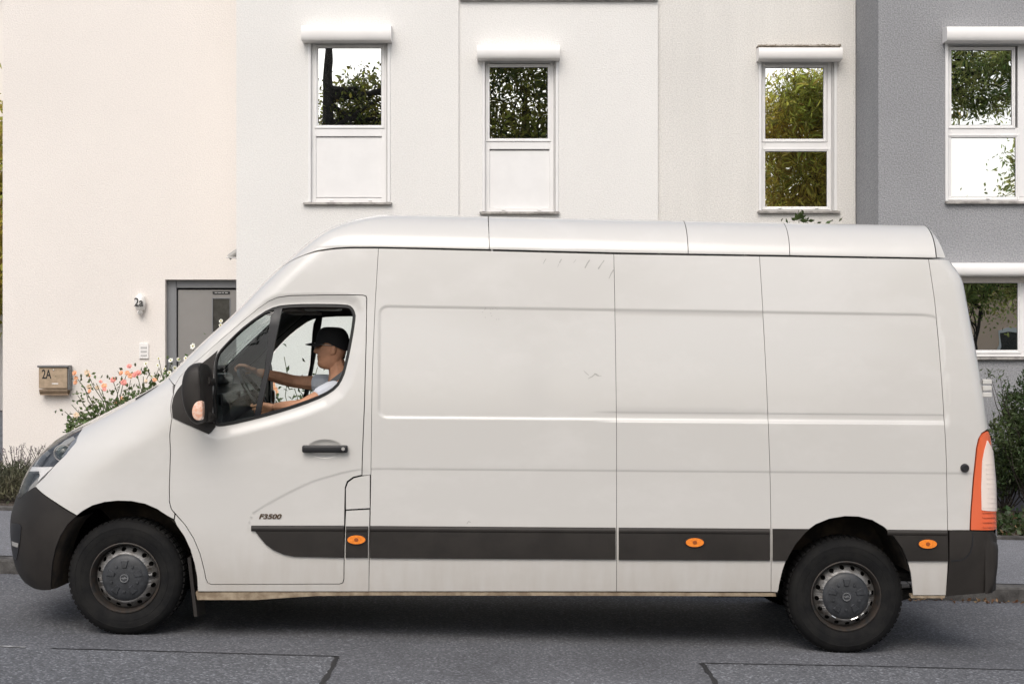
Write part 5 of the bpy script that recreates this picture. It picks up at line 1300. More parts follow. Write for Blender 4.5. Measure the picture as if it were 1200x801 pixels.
# wheels
def wheel(cx, cz, y0, s, rear):
    """y0: plane of the outer sidewall; s = +1 near side, -1 far side"""
    r = thing('wheel', (0, 0, 0)); r.parent = van; r.location = Vector((cx, y0, cz)) - origin_of(van)
    c = (cx, y0, cz); L_ = lambda prof: [(a, b * s) for a, b in prof]
    g = MB(); g.lathe(L_([(0.205, 0.03), (0.208, 0.012), (0.222, 0.004), (0.245, 0.0), (0.262, -0.003), (0.263, -0.001), (0.272, -0.004), (0.300, -0.002), (0.302, -0.004), (0.322, 0.004), (0.338, 0.018), (0.346, 0.036), (0.350, 0.06), (0.351, 0.11), (0.350, 0.16), (0.346, 0.185), (0.335, 0.205), (0.30, 0.22), (0.24, 0.222), (0.206, 0.2)]), c, 'y', 72)
    t = g.build('tyre', M['tyre'], r, smooth=True, sharp=45)
    g = MB()
    for k in range(60):                                  # tread blocks on the shoulder
        a = 2 * math.pi * (k + 0.5) / 60; da = 0.036
        for (ra, rb, ya, yb) in ((0.344, 0.3545, 0.040, 0.066), (0.349, 0.3555, 0.07, 0.105), (0.349, 0.3555, 0.115, 0.155), (0.344, 0.3545, 0.160, 0.185)):
            vs = [(cx + q * math.cos(a + e), y0 + s * h, cz + q * math.sin(a + e)) for q in (ra, rb) for h in (ya, yb) for e in (-da, da)]
            g.add(vs, [(0, 1, 3, 2), (4, 6, 7, 5), (0, 4, 5, 1), (2, 3, 7, 6), (0, 2, 6, 4), (1, 5, 7, 3)])
    o = g.build('tread', M['tyre'], t); o['kind'] = 'stuff'
    g = MB(); g.lathe(L_([(0.213, 0.006), (0.214, 0.001), (0.208, -0.001), (0.204, 0.004), (0.200, 0.014), (0.196, 0.030), (0.193, 0.060), (0.186, 0.070)]), c, 'y', 72)
    g.lathe(L_([(0.19, 0.06), (0.19, 0.19)]), c, 'y', 48)
    rim = g.build('rim', M['steeldark'], r, smooth=True, sharp=40)
    # steel disc with a ring of holes
    nh = 16; loops = [[Vector((0.188 * math.cos(a), 0.188 * math.sin(a), 0)) for a in np.linspace(0, 2 * math.pi, 64, endpoint=False)]]
    loops.append([Vector((0.10 * math.cos(a), 0.10 * math.sin(a), 0)) for a in np.linspace(0, 2 * math.pi, 40, endpoint=False)])
    for k in range(nh):
        a0 = 2 * math.pi * k / nh + 0.1; hx_, hz_ = 0.170 * math.cos(a0), 0.170 * math.sin(a0)
        loops.append([Vector((hx_ + 0.0115 * math.cos(a) * math.cos(a0) - 0.0145 * math.sin(a) * math.sin(a0), hz_ + 0.0115 * math.cos(a) * math.sin(a0) + 0.0145 * math.sin(a) * math.cos(a0), 0)) for a in np.linspace(0, 2 * math.pi, 12, endpoint=False)])
    fl = [v for l in loops for v in l]
    def dish(q):
        rr = math.hypot(q[0], q[1]); return float(np.interp(rr, [0.10, 0.148, 0.156, 0.166, 0.178, 0.188], [0.012, 0.012, 0.020, 0.038, 0.052, 0.070]))
    bm = bmesh.new(); bv = [bm.verts.new(v) for v in fl]
    for tr in tessellate_polygon(loops):
        try: bm.faces.new([bv[i] for i in tr])
        except ValueError: pass
    for k in range(32):
        a = math.pi * k / 32; bmesh.ops.bisect_plane(bm, geom=bm.verts[:] + bm.edges[:] + bm.faces[:], dist=1e-6, plane_co=(0, 0, 0), plane_no=(math.cos(a), math.sin(a), 0))
    bm.verts.index_update()
    vs = [(cx + v.co.x, y0 + s * dish(v.co), cz + v.co.y) for v in bm.verts]; fs = [[v.index for v in f.verts] for f in bm.faces]; bm.free()
    g = MB(); g.add(vs, fs); g.build('wheel_disc', M['steel'], r, smooth=True)
    g = MB(); g.lathe(L_([(0.0, 0.10), (0.188, 0.10)]), c, 'y', 40); g.build('brake_disc', M['inner'], r)
    # hub cap
    g = MB(); g.lathe(L_([(0.0, -0.016), (0.030, -0.016), (0.033, -0.012), (0.05, -0.011), (0.09, -0.009), (0.118, -0.003), (0.134, 0.004), (0.141, 0.012)]), c, 'y', 56)
    hc = g.build('hub_cap', M['hub'], r, smooth=True, sharp=40)
    g = MB()
    for k in range(5):
        a = 2 * math.pi * k / 5 + 0.3
        for (r1, r2, da) in ((0.060, 0.112, 0.22), ):
            vs = []
            for (q, e) in ((r1, -da), (r1, da), (r2, da * 0.95), (r2, -da * 0.95)):
                vs.append((cx + q * math.cos(a + e), y0 - s * 0.009, cz + q * math.sin(a + e)))
            for (q, e) in ((r1 + 0.006, -da * 0.7), (r1 + 0.006, da * 0.7), (r2 - 0.006, da * 0.8), (r2 - 0.006, -da * 0.8)):
                vs.append((cx + q * math.cos(a + e), y0 - s * (0.0175 if q < 0.09 else 0.013), cz + q * math.sin(a + e)))
            g.add(vs, [(4, 5, 6, 7), (0, 1, 5, 4), (1, 2, 6, 5), (2, 3, 7, 6), (3, 0, 4, 7)])
        a2 = a + math.pi / 5
        g.lathe(L_([(0.0, -0.017), (0.008, -0.016), (0.010, -0.009)]), (cx + 0.082 * math.cos(a2), y0, cz + 0.082 * math.sin(a2)), 'y', 8)
    g.build('embossing', M['hub'], hc)
    g = MB(); g.lathe(L_([(0.0200, -0.0162), (0.0205, -0.0195), (0.0255, -0.0195), (0.026, -0.0162)]), c, 'y', 32)
    zz_ = [(-0.034, 0.004), (-0.004, 0.004), (0.004, 0.010), (0.034, -0.004), (0.004, -0.004), (-0.004, -0.010)]
    g.prism([(cx + a * 0.68 * (1 if s > 0 else -1), cz + b * 0.8) for a, b in zz_], y0 - s * 0.0165, y0 - s * 0.0192)
    g.build('emblem', M['chrome'], hc)
    if rear:
        g = MB()
        for (a0, a1_, rr_) in ((-0.55, -0.3, 0.146), (-1.35, -1.05, 0.146), (-2.2, -2.0, 0.146), (0.05, 0.25, 0.145), (-0.9, -0.75, 0.147)):
            pts = [(cx + rr_ * math.cos(a), y0 + s * 0.008, cz + rr_ * math.sin(a)) for a in np.linspace(a0, a1_, 6)]; g.tube(pts, 0.0035, 5)
        g.build('scraped_edge', M['chrome'], r)
    return r
for (px, py, Yp, rear) in ((146.3, 679.3, 9.045, False), (991.5, 699.0, 9.065, True)):
    X, Z = wx(px, Yp), wz(py, Yp); Z = gz(X) + 0.349
    for sd, s in (('near', 1), ('far', -1)):
        wheel(X, Z, Yp if s > 0 else 2 * YC - Yp, s, rear)

# mirror, sail panel, handle, badge
CUPS = []
for sd in SIDES:
    s = 1 if sd == 'near' else -1; ym = (lambda y: y) if sd == 'near' else (lambda y: 2 * YC - y)
    sail = [(254.5, 410.5), (250.5, 414), (237, 425.5), (224, 437.5), (213, 451), (207.5, 458), (203.5, 466), (202.8, 489.5), (224, 499), (244.5, 508.6), (248, 505.5), (252.5, 499.3), (249.3, 494), (248.6, 486), (249.6, 445), (251, 424)]
    panel('mirror_sail', sail, M['trim'], van, off=-0.006, gap=0, lip=0.02, du=0.06, dz=0.06, side=sd)
    out = [(234.8, 424.5), (228, 425.5), (221.5, 429), (216.5, 436), (214, 446.5), (213.6, 460), (215.5, 474), (219.5, 486), (225, 493.8), (231, 497), (236, 496.2), (238.3, 490), (238.4, 465), (237.5, 440), (236.6, 427)]
    o2 = [np.array((wx(px, 8.80), wz(py, 8.80))) for px, py in chaikin(out, 1)]; c0 = sum(o2) / len(o2)
    g = MB(); rings = []; n = len(o2)
    for (y, sc, dx) in ((8.96, 0.80, 0.035), (8.93, 0.93, 0.02), (8.86, 1.0, 0.0), (8.79, 1.0, 0.0), (8.745, 0.95, 0.004), (8.715, 0.85, 0.01), (8.70, 0.66, 0.02), (8.695, 0.3, 0.03)):
        for p in o2: q = c0 + (p - c0) * sc; g.v.append((q[0] + dx, ym(y), q[1]))
    for r_ in range(7):
        for i in range(n): a, b = r_ * n + i, r_ * n + (i + 1) % n; g.f.append((a, b, b + n, a + n))
    g.f.append(tuple(range(n))); g.f.append(tuple(7 * n + i for i in range(n)))
    mir = g.build('door_mirror', M['trim'], van, smooth=True, sharp=50)
    g = MB(); g.tube([(wx(241, 8.9), ym(8.90), wz(487, 8.9)), (wx(246, 9.0), ym(9.04), wz(490, 9.0))], 0.035, 10); g.tube([(wx(241, 8.9), ym(8.90), wz(446, 8.9)), (wx(246, 9.0), ym(9.06), wz(448, 9.0))], 0.03, 10); g.build('mirror_arm', M['trim'], mir, smooth=True, sharp=40)
    lens = [(229.5, 470.5), (233.5, 469), (237, 469.6), (238.2, 474), (238.2, 486), (237, 491.5), (233, 492.8), (228.5, 491.5), (225.6, 487), (225, 481.5), (226.3, 475.5)]
    l2 = chaikin([(wx(a, 8.70), wz(b, 8.70)) for a, b in lens], 1)
    lc = np.mean(np.array(l2), 0); g = MB(); n = len(l2)
    for (y, sc) in ((8.74, 1.0), (8.700, 1.0), (8.688, 0.93), (8.683, 0.6)):
        for p in l2: g.v.append((lc[0] + (p[0] - lc[0]) * sc, ym(y), lc[1] + (p[1] - lc[1]) * sc))
    for r_ in range(3):
        for i in range(n): a, b = r_ * n + i, r_ * n + (i + 1) % n; g.f.append((a, b, b + n, a + n))
    g.f.append(tuple(3 * n + i for i in range(n))); li = g.build('indicator_lens', mat('indicator_lens_' + sd, (0.82, 0.42, 0.28), rough=0.12, coat=1, col2=(0.85, 0.62, 0.50), vscale=60), mir, smooth=True, sharp=50)
    g = MB(); g.box(wx(238.3, 8.86), wx(238.6, 8.86), min(ym(8.82), ym(8.95)), max(ym(8.82), ym(8.95)), wz(488, 8.8), wz(434, 8.8)); g.build('mirror_glass', M['mirror'], mir)
    # handle in its cup
    cup = [(381 + 22 * math.cos(a), 525.5 + 11.5 * math.sin(a)) for a in np.linspace(0, 2 * math.pi, 28, endpoint=False)]
    U_ = to_uv(cup); uc = U_.mean(0); vs = []; n = len(U_)
    for sc, o_ in ((1.04, 0.0004), (0.99, -0.002), (0.93, 0.0), (0.80, 0.003)):
        pass
    Q_ = [surf(*q) - surf_n(*q) * (-0.0012) for q in U_]; cc_ = sum(Q_) / n; vs = []
    for sc, dep in ((1.0, 0.0), (0.94, 0.001), (0.85, 0.006), (0.7, 0.013), (0.45, 0.018), (0.0, 0.019)):
        for q in Q_: r_ = cc_ + (q - cc_) * sc; vs.append((r_[0], ym(r_[1] + dep - 0.0015), r_[2]))
    CUPS.append((vs, n, sd))
    mesh_obj('handle_cup', vs, [(k * n + i_, k * n + (i_ + 1) % n, (k + 1) * n + (i_ + 1) % n, (k + 1) * n + i_) for k in range(5) for i_ in range(n)], M['paint'], van, smooth=True)
    p = surf(*param(381.5, 525.3)); y = p[1] - 0.035
    x0, x1 = wx(354.8, 9.0), wx(408.3, 9.0); zc_ = p[2]
    g = MB(); ya, yb = sorted((ym(y - 0.006), ym(y + 0.022))); g.bevbox(x0, x1, ya, yb, zc_ - 0.023, zc_ + 0.022, 0.011, 3)
    ya, yb = sorted((ym(y + 0.018), ym(p[1] + 0.006))); g.bevbox(x0 + 0.004, x0 + 0.045, ya, yb, zc_ - 0.019, zc_ + 0.018, 0.006, 1); g.bevbox(x1 - 0.06, x1 - 0.004, ya, yb, zc_ - 0.019, zc_ + 0.018, 0.006, 1)
    hn = g.build('door_handle', M['black'], van, smooth=True, sharp=40)
    g = MB(); g.lathe([(0.0, -0.004 * s), (0.009, -0.004 * s), (0.011, 0.0)], (x1 - 0.027, ym(y - 0.0062), zc_), 'y', 16); g.build('key_lock', M['camgrey'], hn)
    p = surf(*param(316, 605))
    text_obj('model_lettering', 'F3500', 0.040, (p[0], ym(p[1] - 0.003), p[2]), M['bronze'], van, sx=1.35, depth=0.0015, bold=0.0012, shear=0.25, rotz=0 if s > 0 else math.pi)
# sliding-door side scuffs near the roof and one scribble
def scuff(pts, w):
    Q = [surf(*param(*p)) - surf_n(*param(*p)) * (-0.0008) for p in pts]; vs = []
    for i, q in enumerate(Q):
        d = Q[min(i + 1, len(Q) - 1)] - Q[max(i - 1, 0)]; d = d / np.linalg.norm(d); nn = np.array([-d[2], 0, d[0]])
        ww = w * random.uniform(0.4, 1.1) * 0.5
        vs += [q + nn * ww, q - nn * ww]
    mesh_obj('scuff_mark', vs, [(2 * i, 2 * i + 2, 2 * i + 3, 2 * i + 1) for i in range(len(Q) - 1)], M['camgrey'], van)
for pts, w in (([(640, 303), (638, 306), (636.5, 309)], 0.006), ([(658, 303.5), (655.5, 308)], 0.009), ([(655, 309), (653.5, 313)], 0.005), ([(675, 304), (672, 308)], 0.004),
               ([(691, 304.5), (688, 309), (685.5, 314)], 0.010), ([(708, 305), (705, 309), (701, 315)], 0.009), ([(719, 316), (716, 321), (713.5, 326.5)], 0.008),
               ([(684, 434), (687, 437), (690, 439.5)], 0.004), ([(689, 443.5), (694, 441), (698, 437.5), (702, 440)], 0.005), ([(696, 437), (700, 440), (705, 440.5)], 0.004), ([(547, 613.5), (549, 610.5), (551.5, 611.5)], 0.006)):
    scuff(pts, w)
for k in range(26):
    x = random.uniform(563, 585); y = 360 + random.uniform(0, 2.5) if k < 14 else random.uniform(363, 374)
    scuff([(x, y), (x + 1.0, y + 0.4)], 0.004) if k % 2 == 0 else None

# cab interior
g = MB(); g.box(-0.86, -0.83, 9.12, 10.95, 0.5, 2.28); g.build('bulkhead', M['cabtrim'], van)
g = MB(); g.bevbox(-1.46, -0.86, 9.16, 10.91, 2.09, 2.12, 0.01, 1); g.build('headliner', M['headliner'], van)
g = MB(); g.add([(-1.46, 9.18, 2.10), (-1.46, 10.89, 2.10), (-1.56, 10.85, 2.05), (-1.56, 9.22, 2.05), (-1.46, 9.18, 2.13), (-1.46, 10.89, 2.13), (-1.56, 10.85, 2.08), (-1.56, 9.22, 2.08)], [(0, 1, 2, 3), (7, 6, 5, 4), (0, 4, 5, 1), (1, 5, 6, 2), (2, 6, 7, 3), (3, 7, 4, 0)]); g.build('header_trim', M['headliner'], van)
for ya, yb in ((9.35, 9.80), (10.25, 10.7)):
    g = MB(); g.bevbox(-1.56, -1.36, ya, yb, 2.03, 2.05, 0.008, 2); g.build('sun_visor', M['headliner'], van)
g = MB(); g.bevbox(-1.40, -1.15, 9.9, 10.15, 2.045, 2.085, 0.015, 2); g.build('roof_console', M['camgrey'], van)
# dashboard, profile swept across the cab
prof = [(-2.32, 1.48), (-2.18, 1.56), (-2.0, 1.585), (-1.86, 1.555), (-1.80, 1.49), (-1.78, 1.36), (-1.86, 1.18), (-1.95, 0.9), (-2.3, 0.85)]
vs = []; ys = [9.2, 9.26, 9.3, 9.75, 9.85, 10.2, 10.3, 10.8, 10.87]; hp = [0, 0.0, 0.015, 0.03, 0.0, 0.0, -0.01, -0.01, 0]; n = len(prof)
for y, h in zip(ys, hp):
    for k, (x, z) in enumerate(prof): vs.append((x, y, z + (h if 0 < k < 5 else 0)))
fs = [(i * n + j, i * n + j + 1, (i + 1) * n + j + 1, (i + 1) * n + j) for i in range(len(ys) - 1) for j in range(n - 1)] + [tuple(range(n)), tuple(range((len(ys) - 1) * n + n - 1, (len(ys) - 1) * n - 1, -1))]
g = MB(); g.add(vs, fs); dash = g.build('dashboard', M['dash'], van, smooth=True, sharp=35)
g = MB(); g.bevbox(-1.98, -1.80, 9.33, 9.68, 1.56, 1.63, 0.03, 3); g.build('instrument_hood', M['dash'], dash, smooth=True, sharp=40)
for (x, y, z) in ((-1.795, 9.26, 1.47), (-1.795, 9.86, 1.47), (-1.795, 10.14, 1.47)):
    g = MB(); g.bevbox(x - 0.02, x + 0.012, y - 0.06, y + 0.06, z - 0.04, z + 0.04, 0.008, 2); g.build('air_vent', M['black'], dash)
g = MB(); g.tube([(-1.80, 9.9, 1.22), (-1.70, 9.88, 1.30), (-1.68, 9.88, 1.36)], 0.012, 8); g.ellipsoid((-1.68, 9.88, 1.385), (0.026, 0.026, 0.035), 12, 8); g.build('gear_lever', M['black'], dash, smooth=True)
# steering wheel
SWC = Vector((-1.625, 9.50, 1.485)); SWN = Vector((0.84, 0.0, 0.54)).normalized()
e1 = Vector((0, 1, 0)); e2 = SWN.cross(e1).normalized()
g = MB(); R_s = 0.195; pts = [SWC + (e1 * math.cos(a) + e2 * math.sin(a)) * R_s for a in np.linspace(0, 2 * math.pi, 41)]
g.tube(pts, 0.0155, 10, caps=False); sw = g.build('steering_wheel', M['black'], van, smooth=True)
g = MB()
for a in (0.15, math.pi - 0.15, -math.pi / 2):
    g.tube([SWC - SWN * 0.03, SWC - SWN * 0.02 + (e1 * math.cos(a) + e2 * math.sin(a)) * 0.1, SWC + (e1 * math.cos(a) + e2 * math.sin(a)) * 0.19], [0.025, 0.018, 0.012], 8)
g.ellipsoid(tuple(SWC - SWN * 0.03), (0.05, 0.075, 0.06), 16, 10); g.build('spokes', M['black'], sw, smooth=True)
g = MB(); g.tube([SWC - SWN * 0.03, SWC - SWN * 0.30], [0.05, 0.06], 12); g.build('steering_column', M['dash'], sw, smooth=True, sharp=40)
# seats
for (yc, wdt) in ((9.50, 0.48), (10.38, 0.85)):
    g = MB(); g.bevbox(-1.42, -0.98, yc - wdt / 2, yc + wdt / 2, 0.92, 1.06, 0.05, 3); se = g.build('seat', M['seat'], van, smooth=True, sharp=60)
    g = MB(); g.bevbox(-1.40, -1.0, yc - wdt / 2 + 0.04, yc + wdt / 2 - 0.04, 0.5, 0.92, 0.02, 1); g.build('seat_base', M['black'], se)
    bm_ = MB(); bm_.bevbox(-0.06, 0.06, yc - wdt / 2 + 0.01, yc + wdt / 2 - 0.01, 0, 0.66, 0.045, 3)
    T_ = Matrix.Translation((-0.985, 0, 1.03)) @ Matrix.Rotation(R(9), 4, 'Y'); bm_.v = [tuple(T_ @ Vector(v)) for v in bm_.v]; bm_.build('backrest', M['seat'], se, smooth=True, sharp=60)
    for hy_ in ((yc,) if wdt < 0.6 else (yc - 0.22, yc + 0.22)):
        g = MB(); g.bevbox(-0.93, -0.85 + 0.0, hy_ - 0.13, hy_ + 0.13, 1.70, 1.88, 0.03, 3); g.build('head_restraint', M['seat'], se, smooth=True, sharp=60)
# ---------------------------------------------------------------- the driver
def skin_mesh(chains, extra_sub=1):
    """chains: lists of ((x,y,z), r); points given as the same tuple are shared. Returns (verts, faces) of a skinned surface"""
    idx = {}; V = []; Rr = []; E = []
    for ch in chains:
        prev = None
        for p, r in ch:
            k = (round(p[0], 5), round(p[1], 5), round(p[2], 5))
            if k not in idx: idx[k] = len(V); V.append(k); Rr.append(r)
            if prev is not None and prev != idx[k]: E.append((prev, idx[k]))
            prev = idx[k]
    me = bpy.data.meshes.new('figure_tmp'); me.from_pydata(V, E, []); o = bpy.data.objects.new('figure_tmp', me); C.objects.link(o)
    m = o.modifiers.new('skin', 'SKIN'); m.use_smooth_shade = True
    sv = me.skin_vertices[0].data
    for i, r in enumerate(Rr): sv[i].radius = (r, r) if not isinstance(r, tuple) else r
    sv[0].use_root = True
    s = o.modifiers.new('sub', 'SUBSURF'); s.levels = extra_sub; s.render_levels = extra_sub
    dg = bpy.context.evaluated_depsgraph_get(); dg.update(); ev = o.evaluated_get(dg); em = ev.to_mesh()
    vs = [tuple(v.co) for v in em.vertices]; fs = [tuple(p.vertices) for p in em.polygons]
    ev.to_mesh_clear(); bpy.data.objects.remove(o); bpy.data.meshes.remove(me); return vs, fs
def remeshed(name, parts, voxel, material, parent, smooth_it=3):
    mb = MB()
    for vs, fs in parts: mb.add(vs, fs)
    me = bpy.data.meshes.new('figure_tmp'); me.from_pydata(mb.v, [], mb.f); o = bpy.data.objects.new('figure_tmp', me); C.objects.link(o)
    m = o.modifiers.new('remesh', 'REMESH'); m.mode = 'VOXEL'; m.voxel_size = voxel; m.use_smooth_shade = True
    if smooth_it: s = o.modifiers.new('smooth', 'SMOOTH'); s.iterations = smooth_it; s.factor = 0.4
    dg = bpy.context.evaluated_depsgraph_get(); dg.update(); em = bpy.data.meshes.new_from_object(o.evaluated_get(dg))
    n = len(em.vertices); co = np.empty(n * 3); em.vertices.foreach_get('co', co); vs = co.reshape(-1, 3); fs = [tuple(p.vertices) for p in em.polygons]
    bpy.data.objects.remove(o); bpy.data.meshes.remove(me); bpy.data.meshes.remove(em)
    return mesh_obj(name, vs, fs, material, parent, smooth=True)

HX, HY, HZc = -1.148, 9.50, 1.782           # head centre
man = thing('person', (-1.1, 9.5, 0.5), 'driver in white t-shirt and black cap, both hands on the steering wheel', 'person')
def P(x, y, z): return (x, y, z)
pel, bel, che, nek = P(-1.12, 9.5, 1.14), P(-1.09, 9.5, 1.27), P(-1.075, 9.5, 1.43), P(-1.085, 9.5, 1.555)
hb = P(HX + 0.035, HY, HZc - 0.10); hc_ = P(HX + 0.02, HY, HZc - 0.02)
shL, shR = P(-1.10, 9.325, 1.535), P(-1.155, 9.69, 1.555)       # near and far shoulder
elL, wrL = P(-1.30, 9.185, 1.432), P(-1.485, 9.25, 1.425)
elR, wrR = P(-1.42, 9.735, 1.572), P(-1.652, 9.60, 1.640)
kneL, ankL, toeL = P(-1.53, 9.40, 1.17), P(-1.76, 9.38, 0.76), P(-1.90, 9.38, 0.70)
kneR, ankR, toeR = P(-1.53, 9.62, 1.17), P(-1.78, 9.62, 0.76), P(-1.92, 9.62, 0.70)
def mid(a, b, t): return tuple(a[i] + (b[i] - a[i]) * t for i in range(3))
body = [
    [(pel, 0.14), (bel, 0.145), (che, 0.15), (nek, 0.075), (hb, 0.056), (hc_, 0.058)],
    [(che, 0.15), (mid(che, shL, 0.7), 0.085), (shL, 0.062), (mid(shL, elL, 0.5), 0.050), (elL, 0.040), (mid(elL, wrL, 0.35), 0.042), (mid(elL, wrL, 0.8), 0.030), (wrL, 0.027)],
    [(che, 0.15), (mid(che, shR, 0.7), 0.085), (shR, 0.062), (mid(shR, elR, 0.5), 0.054), (elR, 0.046), (mid(elR, wrR, 0.35), 0.048), (mid(elR, wrR, 0.8), 0.034), (wrR, 0.029)],
    [(pel, 0.14), (P(-1.2, 9.41, 1.13), 0.088), (mid(pel, kneL, 0.6), 0.08), (kneL, 0.06), (mid(kneL, ankL, 0.4), 0.055), (ankL, 0.04), (toeL, 0.035)],
    [(pel, 0.14), (P(-1.2, 9.59, 1.13), 0.088), (mid(pel, kneR, 0.6), 0.08), (kneR, 0.06), (mid(kneR, ankR, 0.4), 0.055), (ankR, 0.04), (toeR, 0.035)],
]
bparts = [skin_mesh(body)]
# hands closed on the rim
def hand(W, ang, flip):
    """W wrist; ang: place on the steering wheel rim"""
    W = Vector(W); out = e1 * math.cos(ang) + e2 * math.sin(ang); T = (-e1 * math.sin(ang) + e2 * math.cos(ang)) * flip; Cc = SWC + out * R_s
    a = (W - Cc); a = (a - T * a.dot(T)).normalized(); b = T.cross(a) * (-1 if T.cross(a).dot(out) < 0 else 1)
    parts = []; k = lambda v: (v.x, v.y, v.z)
    for i, (off, L_) in enumerate(((-0.031, 0.92), (-0.0105, 1.04), (0.0105, 1.0), (0.031, 0.82))):
        o = Cc + T * off
        kn = o + a * 0.048 + b * 0.022
        ch = [(k(W - (kn - W) * 0.25 + T * off * 0.15), 0.019), (k(W + (kn - W) * 0.15 + T * off * 0.2), 0.019), (k(W + (kn - W) * 0.6 + T * off * 0.25), 0.0155), (k(kn), 0.0120), (k(o + a * 0.018 + b * 0.035 * L_), 0.0095), (k(o - a * 0.012 + b * 0.034 * L_), 0.0088), (k(o - a * 0.030 + b * 0.012), 0.0082), (k(o - a * 0.024 * L_ - b * 0.012), 0.0075)]
        parts.append(skin_mesh([ch]))
    th = [(k(W + (Cc - W) * 0.35 - T * 0.015), 0.017), (k(Cc + a * 0.045 - T * 0.045 - b * 0.008), 0.0125), (k(Cc + a * 0.022 - T * 0.060 - b * 0.012), 0.0105), (k(Cc + a * 0.008 - T * 0.082 - b * 0.016), 0.0085)]
    parts.append(skin_mesh([th]))
    pm = MB(); c = W.lerp(Cc + a * 0.048 + b * 0.015, 0.62); pm.ellipsoid((0, 0, 0), (0.042, 0.040, 0.017), 16, 10)
    ax = (Cc + a * 0.048 - W).normalized(); zz = ax.cross(T).normalized(); yy = zz.cross(ax); Mx = Matrix((ax, yy, zz)).transposed().to_4x4()
    parts.append(([tuple(c + Mx.to_3x3() @ Vector(v)) for v in pm.v], pm.f)); return parts
bparts += hand(wrR, math.radians(84), 1)
bparts += hand(wrL, math.radians(203), -1)
# head as stacked sections: (height, forward, back, half width)
sec = [(-0.128, 0.040, 0.010, 0.022), (-0.122, 0.066, 0.03, 0.036), (-0.108, 0.082, 0.045, 0.047), (-0.090, 0.0865, 0.058, 0.056), (-0.073, 0.0835, 0.070, 0.0615), (-0.064, 0.0875, 0.075, 0.064), (-0.056, 0.0850, 0.080, 0.0655), (-0.047, 0.0895, 0.084, 0.067),
       (-0.036, 0.0855, 0.088, 0.069), (-0.020, 0.0850, 0.093, 0.0705), (0.0, 0.0845, 0.098, 0.0715), (0.018, 0.0825, 0.101, 0.072), (0.032, 0.0840, 0.103, 0.0735), (0.044, 0.0900, 0.104, 0.075), (0.060, 0.0905, 0.103, 0.0755), (0.080, 0.084, 0.098, 0.073), (0.098, 0.068, 0.086, 0.064), (0.112, 0.043, 0.062, 0.045), (0.120, 0.015, 0.025, 0.018)]
zz_s = np.linspace(sec[0][0], sec[-1][0], 60); sa = np.array(sec); hv = []; nseg = 56
for z in zz_s:
    f, b_, w_ = (np.interp(z, sa[:, 0], sa[:, k]) for k in (1, 2, 3))
    for j in range(nseg):
        t = 2 * math.pi * j / nseg; c_, s_ = math.cos(t), math.sin(t)
        x = -(f if c_ > 0 else b_) * math.copysign(abs(c_) ** 0.85, c_); y = w_ * math.copysign(abs(s_) ** 0.9, s_)
        if c_ > 0:
            nz = float(np.interp(z, [-0.034, -0.026, -0.016, 0.002, 0.022, 0.036], [0.0, 0.026, 0.032, 0.022, 0.010, 0.0]))
            x -= nz * math.exp(-(y / 0.015) ** 2)
            for ey in (-0.032, 0.032): x += 0.010 * math.exp(-((y - ey) / 0.015) ** 2 - ((z - 0.024) / 0.011) ** 2); x -= 0.0035 * math.exp(-((y - ey) / 0.011) ** 2 - ((z - 0.022) / 0.007) ** 2)
            x -= 0.003 * math.exp(-(y / 0.022) ** 2 - ((z + 0.050) / 0.005) ** 2) + 0.003 * math.exp(-(y / 0.020) ** 2 - ((z + 0.065) / 0.006) ** 2) - 0.003 * math.exp(-(y / 0.024) ** 2 - ((z + 0.0575) / 0.0025) ** 2)
        hv.append((x, y, z))
nr = len(zz_s); hf = [(i * nseg + j, i * nseg + (j + 1) % nseg, (i + 1) * nseg + (j + 1) % nseg, (i + 1) * nseg + j) for i in range(nr - 1) for j in range(nseg)] + [tuple(range(nseg))[::-1], tuple((nr - 1) * nseg + j for j in range(nseg))]
Rh = Matrix.Translation((HX, HY, HZc)) @ Matrix.Rotation(R(2), 4, 'Y') @ Matrix.Rotation(R(4), 4, 'Z')
bparts.append(([tuple(Rh @ Vector(v)) for v in hv], hf))
for s_ in (-1, 1):
    e = MB(); e.ellipsoid((0.016, s_ * 0.076, -0.002), (0.017, 0.009, 0.031), 16, 12); e.ellipsoid((0.004, s_ * 0.074, -0.022), (0.009, 0.007, 0.012), 10, 8)
    bparts.append(([tuple(Rh @ Vector(v)) for v in e.v], e.f))
remeshed('body', bparts, 0.0042, M['skin'], man, 2)
# clothes
shirt = [[(P(-1.115, 9.5, 1.13), 0.152), (bel, 0.158), (che, 0.165), (P(-1.083, 9.5, 1.525), 0.098)],
         [(che, 0.165), (mid(che, shL, 0.7), 0.098), (shL, 0.078), (mid(shL, elL, 0.35), 0.070), (mid(shL, elL, 0.62), 0.066)],
         [(che, 0.165), (mid(che, shR, 0.7), 0.098), (shR, 0.078), (mid(shR, elR, 0.35), 0.070), (mid(shR, elR, 0.60), 0.066)]]
remeshed('t_shirt', [skin_mesh(shirt)], 0.007, M['shirt'], man, 3)
g = MB(); rp = [P(nek[0] - 0.008 + 0.070 * math.cos(a), nek[1] + 0.074 * math.sin(a), nek[2] + 0.012 + 0.030 * math.cos(a)) for a in np.linspace(0, 2 * math.pi, 25)]
g.tube(rp, 0.0075, 6, caps=False); g.build('collar', M['shirt'], man, smooth=True)
pants = [[(P(-1.12, 9.5, 1.12), 0.155), (P(-1.2, 9.41, 1.125), 0.098), (mid(pel, kneL, 0.6), 0.09), (kneL, 0.072), (mid(kneL, ankL, 0.5), 0.064), (ankL, 0.055)],
         [(P(-1.12, 9.5, 1.12), 0.155), (P(-1.2, 9.59, 1.125), 0.098), (mid(pel, kneR, 0.6), 0.09), (kneR, 0.072), (mid(kneR, ankR, 0.5), 0.064), (ankR, 0.055)]]
remeshed('trousers', [skin_mesh(pants)], 0.012, M['jeans'], man, 2)
